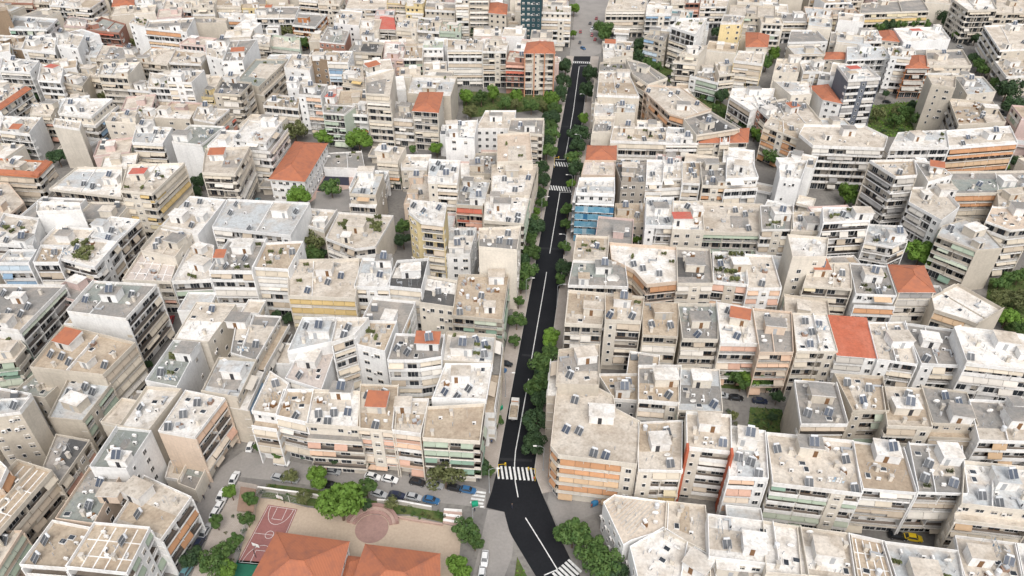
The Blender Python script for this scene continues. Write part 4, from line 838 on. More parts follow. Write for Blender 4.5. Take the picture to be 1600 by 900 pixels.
234.1 313.5 1.337 8.2 8.8 1 4 0
35.2 143.8 -1.794 10.2 8.2 3 0 4
-240.5 283.6 -1.618 10.9 7.4 3 1 3
-78.9 403.2 1.612 9.4 8.6 3 3 4
109.3 480.0 -1.83 10.1 9.4 5 5 1
146.3 504.0 1.294 11.0 8.3 5 1 5
255.8 311.2 1.356 9.4 8.6 1 4 5
-174.2 503.3 1.82 9.4 9.1 6 4 5
-151.2 176.6 3.161 10.3 8.9 1 5 3
-281.5 536.2 1.979 9.6 8.0 5 5 2
-49.2 489.8 1.62 9.5 8.1 5 1 2
-274.1 555.9 2.006 8.7 8.5 5 1 3
-235.9 295.4 -1.607 9.3 7.9 2 0 5
59.7 406.2 -1.889 11.0 7.4 1 0 2
25.2 419.9 3.061 10.4 7.5 1 1 3
-220.3 469.9 1.905 10.5 7.6 3 0 0
-255.7 413.9 1.865 10.4 7.6 2 1 3
19.8 375.6 -1.558 8.3 8.8 3 5 0
8.8 441.1 -1.641 9.0 8.7 2 3 0
-416.0 581.3 -0.122 10.7 8.0 6 4 5
-309.8 553.8 -0.135 8.9 9.2 4 1 1
154.3 520.8 1.308 10.2 8.6 5 3 3
-142.0 129.0 2.087 9.0 8.1 2 5 3
105.8 368.0 1.513 10.7 8.1 2 5 0
-84.5 169.4 -1.542 8.5 7.3 2 0 3
-73.0 361.6 3.023 9.8 8.1 1 5 2
-189.1 475.5 1.842 9.6 8.9 5 2 3
-29.4 463.2 -0.16 9.3 8.2 1 2 1
-294.3 563.7 2.024 8.9 8.4 4 5 5
184.1 518.2 -3.072 10.7 8.2 5 1 0
384.2 505.1 -2.075 9.2 7.9 5 4 0
278.7 504.4 -2.11 8.2 7.9 4 1 5
-264.3 314.0 -1.606 9.9 8.8 1 4 2
-108.7 325.7 -1.421 9.0 7.8 1 2 0
-6.9 200.0 1.411 8.2 7.4 1 4 1
7.0 513.9 -1.584 8.9 9.4 5 1 0
-381.9 570.8 -0.142 9.3 8.0 5 5 2
-163.3 565.0 1.837 10.1 8.3 4 4 4
-89.5 539.4 -0.275 10.6 8.5 4 0 1
375.5 566.4 -2.054 9.4 8.6 6 3 4
289.6 331.9 -1.956 8.5 7.9 1 4 3
314.3 541.0 -2.059 9.5 8.2 5 3 5
-192.0 587.0 1.862 9.3 8.0 5 4 4
-30.3 475.8 -0.183 9.7 7.7 5 0 2
343.2 500.6 -2.088 8.2 8.5 5 1 1
-8.4 273.1 -1.613 8.7 9.2 2 5 0
-135.2 558.2 1.782 9.2 7.8 5 1 1
-415.7 590.5 -0.169 8.6 9.3 5 4 4
-164.6 553.3 1.857 8.4 8.8 4 5 0
-26.5 290.5 -1.599 9.7 7.8 3 4 3
-223.3 399.4 1.852 9.3 9.3 2 2 3
-189.0 504.2 1.853 8.9 7.7 6 0 1
-59.2 405.6 1.621 9.4 8.4 2 4 2
-211.1 218.2 2.123 8.9 7.5 2 2 1
-278.1 408.8 -0.192 8.6 7.6 3 4 3
-378.8 530.3 -0.146 11.2 7.4 5 0 0
214.5 503.2 -3.033 10.7 7.3 5 2 0
-45.0 505.2 1.625 11.0 8.0 4 0 1
349.5 548.2 -2.075 8.5 9.2 4 3 0
-263.9 440.2 1.848 9.6 7.7 1 2 3
-88.3 590.4 -0.286 10.0 9.6 4 5 1
-195.0 214.1 2.088 8.5 8.1 3 5 0
-291.4 456.1 2.02 11.0 9.1 2 4 2
161.4 219.5 -1.879 9.4 8.0 2 3 2
-56.9 438.8 1.624 9.3 7.3 1 5 3
236.6 288.3 1.269 9.3 7.9 3 0 1
219.4 556.9 -3.002 9.0 8.8 5 4 1
-363.5 474.3 -0.139 8.4 9.3 4 3 0
-326.8 429.2 2.094 10.3 8.6 1 3 5
-3.7 78.2 3.002 9.4 7.4 2 3 3
-104.0 226.7 -1.63 9.0 7.3 3 4 0
26.4 584.8 1.399 10.5 8.8 5 3 5
-90.3 341.1 -1.387 9.1 7.7 2 5 3
-170.4 479.2 1.842 10.8 7.6 5 3 1
-185.6 313.7 0.025 8.2 7.9 3 3 3
405.8 520.6 -2.076 8.3 9.3 5 4 3
439.7 577.0 -2.065 9.0 9.5 4 3 2
186.9 215.6 -1.918 9.8 8.0 1 0 1
-55.0 469.9 1.654 9.0 8.2 2 3 1
-165.5 449.0 -0.116 9.9 9.1 3 2 5
275.5 489.3 -2.057 10.3 8.0 5 3 4
-68.3 228.9 -1.729 8.7 9.6 1 3 3
-50.6 190.6 -0.13 11.1 8.5 2 4 0
-181.4 285.1 2.845 8.6 8.9 2 0 3
48.1 141.8 1.402 9.8 8.7 2 2 5
-231.4 545.2 1.926 8.2 8.1 6 0 5
-185.3 537.0 1.815 8.8 7.2 4 1 5
-269.0 531.7 2.014 8.3 8.3 5 3 5
306.8 400.3 -2.027 9.9 8.2 1 0 1
-95.8 126.7 -1.796 8.4 9.3 3 1 0
-103.3 388.4 1.573 9.8 8.8 2 5 3
115.3 335.3 -1.857 8.4 9.1 2 2 5
105.1 161.0 1.32 9.8 8.2 2 1 2
343.9 409.5 -2.06 9.4 8.5 2 1 4
148.9 564.1 1.282 9.3 7.7 6 4 5
129.7 179.1 1.383 10.3 7.4 2 4 2
-54.6 281.9 3.056 11.0 8.1 1 2 2
129.9 334.6 1.738 8.1 9.0 1 4 4
-116.6 80.3 0.096 9.0 8.6 2 4 3
94.2 225.8 -2.027 8.4 7.3 3 0 3
-151.9 509.5 1.871 9.5 8.0 4 4 1
-4.7 451.7 -1.562 8.4 8.8 3 2 2
195.1 195.7 -1.901 10.5 8.7 2 5 5
64.2 431.4 1.384 8.8 8.6 2 4 5
351.0 566.2 -2.063 9.5 8.6 5 1 0
-108.7 411.4 1.618 10.2 8.6 3 2 5
203.4 388.0 -1.807 8.4 8.2 1 5 2
51.1 345.5 3.146 9.9 7.4 2 2 5
149.7 274.2 -3.121 10.4 7.7 2 2 5
158.9 560.8 1.305 8.8 8.9 5 0 0
-320.8 460.7 -0.161 9.2 9.0 4 1 5
-48.6 478.2 1.617 9.0 8.1 4 2 3
-104.3 571.9 1.777 10.3 7.7 6 5 1
-48.5 404.2 1.644 8.6 9.6 2 2 5
-79.0 225.7 -1.747 8.4 8.9 1 3 5
-161.9 481.5 1.886 9.2 8.4 5 5 0
64.4 166.3 1.389 8.6 8.3 2 3 2
-414.7 543.6 -0.111 10.0 7.7 5 5 5
-14.9 554.7 1.63 8.5 7.6 5 1 5
130.8 125.9 -0.071 9.3 7.5 2 5 4
-186.9 388.0 -1.425 8.6 8.3 1 0 3
350.2 448.5 -2.108 9.6 8.2 5 2 2
-329.3 530.5 -0.144 11.1 9.0 4 0 0
125.6 209.7 1.062 10.3 7.7 1 5 1
214.5 245.8 -2.99 9.2 7.8 1 2 3
-328.0 484.6 -0.123 10.8 7.3 5 2 2
359.0 503.3 -2.054 10.6 9.1 5 2 2
157.0 131.4 2.987 10.0 9.0 2 2 0
-88.0 234.5 -1.54 7.8 5.7 1 4 4
-104.7 370.4 -1.498 8.1 6.3 1 0 3
5.8 574.7 -1.557 8.2 6.2 6 0 3
-227.0 293.1 -1.634 8.0 7.2 2 3 2
-64.6 574.6 1.628 8.0 6.5 5 3 4
-424.8 568.4 -0.13 7.8 5.5 6 0 2
295.5 384.2 -2.008 7.8 5.6 1 4 3
-236.4 521.0 1.897 6.8 6.5 5 4 5
60.9 224.8 -1.704 7.7 6.4 3 1 3
116.8 101.1 2.987 6.5 6.8 1 0 1
-34.9 503.7 1.617 8.4 7.1 5 4 5
-303.1 388.3 2.093 8.0 6.8 1 1 5
160.4 336.2 -1.992 6.5 5.7 3 2 2
-98.5 136.3 -1.556 7.8 6.2 1 0 2
-116.9 363.4 -1.522 8.2 5.5 2 4 4
-134.0 303.8 -0.147 7.0 6.2 2 4 0
164.5 245.1 1.419 6.4 6.9 2 3 3
-314.4 576.0 -0.156 6.9 6.4 5 3 3
-304.1 443.2 2.117 8.7 6.1 5 3 0
140.6 335.4 -1.976 7.8 6.0 3 4 5
-214.6 392.0 1.885 6.4 5.9 2 4 2
323.2 481.2 -2.056 7.8 6.6 6 5 3
-76.0 306.6 -0.123 7.0 6.4 1 4 4
108.8 235.2 -2.053 6.6 6.1 2 3 1
96.9 518.1 -1.793 7.1 6.7 5 2 3
164.7 388.5 -3.104 6.7 5.9 1 4 1
-70.8 498.6 1.612 7.1 5.8 4 0 4
-283.9 564.1 1.977 7.7 7.0 5 0 3
83.7 346.0 -1.762 8.1 5.7 2 3 4
-76.4 169.2 -1.641 6.4 5.4 3 0 5
299.5 391.5 -2.037 7.1 6.9 2 2 5
331.4 452.0 -2.052 6.8 7.2 5 1 4
-208.7 428.2 2.686 8.0 6.8 2 5 3
381.9 524.2 -2.102 6.9 6.4 5 1 2
-81.4 579.8 -0.271 6.8 6.0 6 5 5
-254.9 340.4 -0.195 8.5 6.8 1 3 2
-216.1 503.9 1.889 7.9 5.9 5 4 2
-236.4 360.8 -0.205 7.4 6.0 3 4 4
-108.2 401.6 1.598 6.7 6.8 1 0 2
-170.5 298.5 3.012 6.5 6.5 3 3 5
-215.4 579.0 1.874 8.6 5.6 6 0 3
-138.4 545.1 1.727 8.2 5.7 4 0 0
-429.5 591.0 -0.148 7.2 6.0 5 1 1
-209.7 536.1 1.814 7.1 5.9 4 3 2
340.5 444.4 -2.1 6.5 7.1 6 4 4
-95.4 113.2 1.475 6.4 5.5 1 1 1
-331.2 391.2 2.102 8.1 6.3 2 2 0
108.8 401.2 1.238 8.3 6.1 2 5 3
-294.8 528.1 1.976 6.6 6.8 4 5 4
33.5 499.2 1.378 8.3 7.0 5 4 4
-156.6 355.7 -1.367 7.1 6.1 2 4 3
118.8 130.6 2.996 6.9 5.6 1 4 1
-36.2 428.6 1.584 6.4 5.9 3 3 2
96.1 134.9 1.249 6.7 6.7 1 5 5
195.1 563.9 -3.029 6.8 5.9 5 4 4
31.9 234.7 3.074 7.0 6.2 2 0 2
88.7 408.7 -1.984 7.4 6.3 3 1 2
-295.4 341.8 -0.249 8.7 6.1 1 4 4
-228.0 238.7 -0.087 6.5 5.5 3 1 5
-33.3 565.9 1.591 6.9 6.8 6 3 2
116.8 188.2 1.082 6.9 5.4 1 4 4
-251.5 535.3 1.966 8.5 6.1 6 0 1
170.9 569.9 1.297 7.1 6.7 6 4 4
95.9 245.6 -2.015 6.3 6.7 2 4 0
-126.0 534.2 1.753 6.5 6.1 5 5 4
-270.3 346.6 -0.242 6.6 5.7 3 4 3
-279.1 389.7 2.098 7.6 5.5 2 1 4
210.7 274.0 -3.015 6.7 7.2 1 2 1
-119.8 196.9 1.464 6.6 6.1 2 0 0
154.2 360.0 -1.959 8.5 6.5 2 0 3
-135.6 319.4 1.642 8.5 6.0 2 2 2
-171.9 200.7 1.884 7.5 5.5 2 5 5
451.7 574.8 -2.095 6.4 7.2 5 3 2
239.4 579.5 -3.041 6.8 6.9 5 3 1
-131.8 581.6 1.765 6.9 5.4 4 4 5
-191.9 186.1 1.863 6.8 5.5 3 3 2
138.7 178.8 -1.024 8.6 6.1 2 3 0
-153.3 126.0 2.075 7.4 6.2 1 2 2
-223.2 548.6 1.911 8.4 5.9 5 3 1
-94.4 529.8 -0.292 7.8 6.0 4 4 0
-90.1 513.5 -0.262 7.0 5.5 5 3 1
-138.4 428.8 0.008 7.2 5.6 3 0 2
21.7 543.2 1.341 8.4 5.6 5 5 0
284.1 571.6 -2.076 8.3 6.9 4 4 1
-38.0 551.3 1.577 8.5 5.8 5 5 2
-206.0 360.8 2.147 7.3 5.6 1 4 0
241.3 331.0 1.355 7.6 5.9 1 2 3
-210.6 491.1 1.852 6.8 5.6 6 1 0
191.4 380.6 -3.046 8.7 6.5 3 1 0
-140.7 288.0 -0.126 7.9 5.7 1 4 2
-300.4 553.2 2.006 7.4 5.8 4 0 3
134.5 453.2 1.306 6.7 6.3 1 0 5
-79.6 513.3 -0.266 6.7 6.0 4 5 5
124.5 574.4 1.283 8.1 6.2 4 5 5
123.9 151.8 2.946 7.6 6.5 2 5 1
-106.4 431.7 -1.644 7.2 6.3 2 2 1
-1.5 463.5 -1.583 7.3 6.4 2 3 1
-60.8 148.3 1.499 8.3 6.5 3 4 5
231.6 578.4 -3.03 6.5 5.8 6 4 5
-311.8 430.2 2.095 7.2 5.4 6 4 0
-100.8 481.7 -0.262 8.2 5.6 5 5 4
-328.1 473.5 -0.154 7.0 6.1 4 0 3
-265.7 559.6 2.02 8.7 7.0 4 3 4
-250.4 480.1 1.904 7.0 5.9 4 4 1
-439.9 569.7 -0.169 7.6 5.9 6 2 4
-239.0 573.9 1.96 7.6 5.8 5 3 1
36.1 269.5 1.458 6.3 5.5 1 2 5
0.7 393.4 1.498 6.3 7.0 2 3 5
171.3 154.8 -1.042 6.4 6.1 1 3 4
324.8 454.9 -2.104 6.3 5.6 5 3 2
-125.1 156.6 -0.055 7.4 5.7 1 2 2
0.9 434.7 1.521 6.6 6.0 3 1 4
-405.0 569.1 -0.123 7.9 6.1 5 5 0
50.4 199.0 -1.759 6.4 5.8 1 0 0
238.4 323.4 1.314 6.3 6.6 1 4 4
-265.1 520.5 1.931 7.4 5.6 4 1 4
-223.2 574.7 1.88 7.3 7.1 6 0 4
-120.5 448.3 1.735 7.9 6.5 3 1 3
23.0 384.2 -1.579 6.9 5.8 2 4 0
-286.1 359.1 2.07 7.4 6.1 2 3 4
388.3 475.8 -2.055 6.6 6.7 4 1 4
393.9 574.3 -2.103 8.7 6.7 4 5 1
344.1 555.7 -2.088 7.5 6.1 6 1 3
94.1 534.5 -1.805 7.2 7.2 6 5 3
313.0 528.9 -2.081 6.6 6.1 5 5 4
276.3 550.8 -2.075 6.7 6.6 4 5 1
-124.8 163.7 -0.056 6.7 6.2 3 0 4
198.1 535.7 -3.051 8.1 5.8 5 5 2
136.1 534.7 1.301 8.5 5.7 4 2 0
-43.8 590.9 1.625 7.0 6.7 5 2 1
18.2 145.5 -1.662 6.6 6.4 2 2 1
-23.5 129.7 -1.679 7.5 6.5 1 0 1
86.0 311.3 -1.252 8.1 5.5 2 4 1
95.2 580.9 -1.862 6.8 5.9 5 5 4
-138.1 414.8 1.744 8.4 6.1 1 2 1
-56.6 259.2 1.651 8.4 7.1 1 1 5
70.6 348.8 1.561 6.7 5.8 2 4 5
-70.2 410.3 1.724 6.8 6.6 2 3 0
-169.4 493.3 1.853 7.2 6.4 5 2 0
114.1 450.4 -1.862 8.7 6.6 2 5 4
213.1 309.0 1.316 8.0 5.6 1 1 2
-13.1 494.4 -1.578 7.8 6.5 5 1 4
-84.4 442.0 -1.493 6.4 6.2 3 3 2
169.6 534.8 1.319 8.1 5.8 5 0 2
391.0 538.5 -2.064 7.6 5.8 5 0 5
-21.3 493.5 -0.159 6.7 6.4 6 0 2
-15.0 211.4 1.45 6.5 7.1 2 4 4
-185.3 426.3 -0.124 6.9 5.6 3 5 3
216.5 285.1 1.231 7.3 6.2 2 5 3
110.5 80.9 1.208 6.4 6.3 1 1 5
98.8 374.3 -2.079 6.9 5.8 1 4 2
-218.5 591.4 1.865 7.8 5.6 5 4 5
51.3 98.0 3.021 7.8 5.8 2 0 3
-128.6 245.8 -1.702 6.4 6.7 2 0 5
223.2 261.6 -3.003 8.6 6.8 1 1 5
-198.2 259.6 -0.084 8.1 5.7 1 5 1
224.4 234.5 -1.884 7.6 6.2 2 5 1
-73.8 579.4 1.606 6.8 5.5 4 5 1
-96.0 254.9 -1.618 6.8 5.7 1 2 2
-165.5 169.8 3.124 6.8 6.8 2 2 2
238.3 509.4 -3.042 6.8 6.1 5 5 2
-14.9 523.5 1.634 7.2 6.4 5 4 5
140.9 243.3 0.064 8.2 5.7 1 4 1
-149.7 500.1 1.829 6.3 6.1 6 5 2
316.1 370.2 -1.992 8.4 6.8 1 2 4
-184.6 578.5 1.847 7.2 7.0 5 2 4
20.6 79.5 -2.998 7.4 6.1 1 4 3
-135.3 534.4 1.774 6.4 5.8 5 4 2
144.8 530.6 1.329 6.5 7.0 6 3 2
-99.7 286.1 -1.663 7.7 6.5 1 0 2
106.0 508.1 -1.805 8.5 6.1 5 5 3
178.6 246.0 0.002 7.4 6.0 1 2 4
-188.7 545.1 1.821 6.6 5.8 5 2 1
-173.6 253.3 -0.112 6.8 5.8 1 4 1
-344.0 513.7 -0.113 6.8 6.3 5 2 5
-206.1 568.4 1.813 7.3 5.8 6 5 5
-190.1 286.9 0.03 7.1 5.5 1 3 3
-18.7 423.5 1.528 6.5 5.7 1 5 3
235.3 273.9 1.262 8.5 5.8 2 0 2
-84.8 197.0 -0.107 8.0 6.1 1 3 3
319.6 504.7 -2.097 8.6 5.7 5 4 2
"""
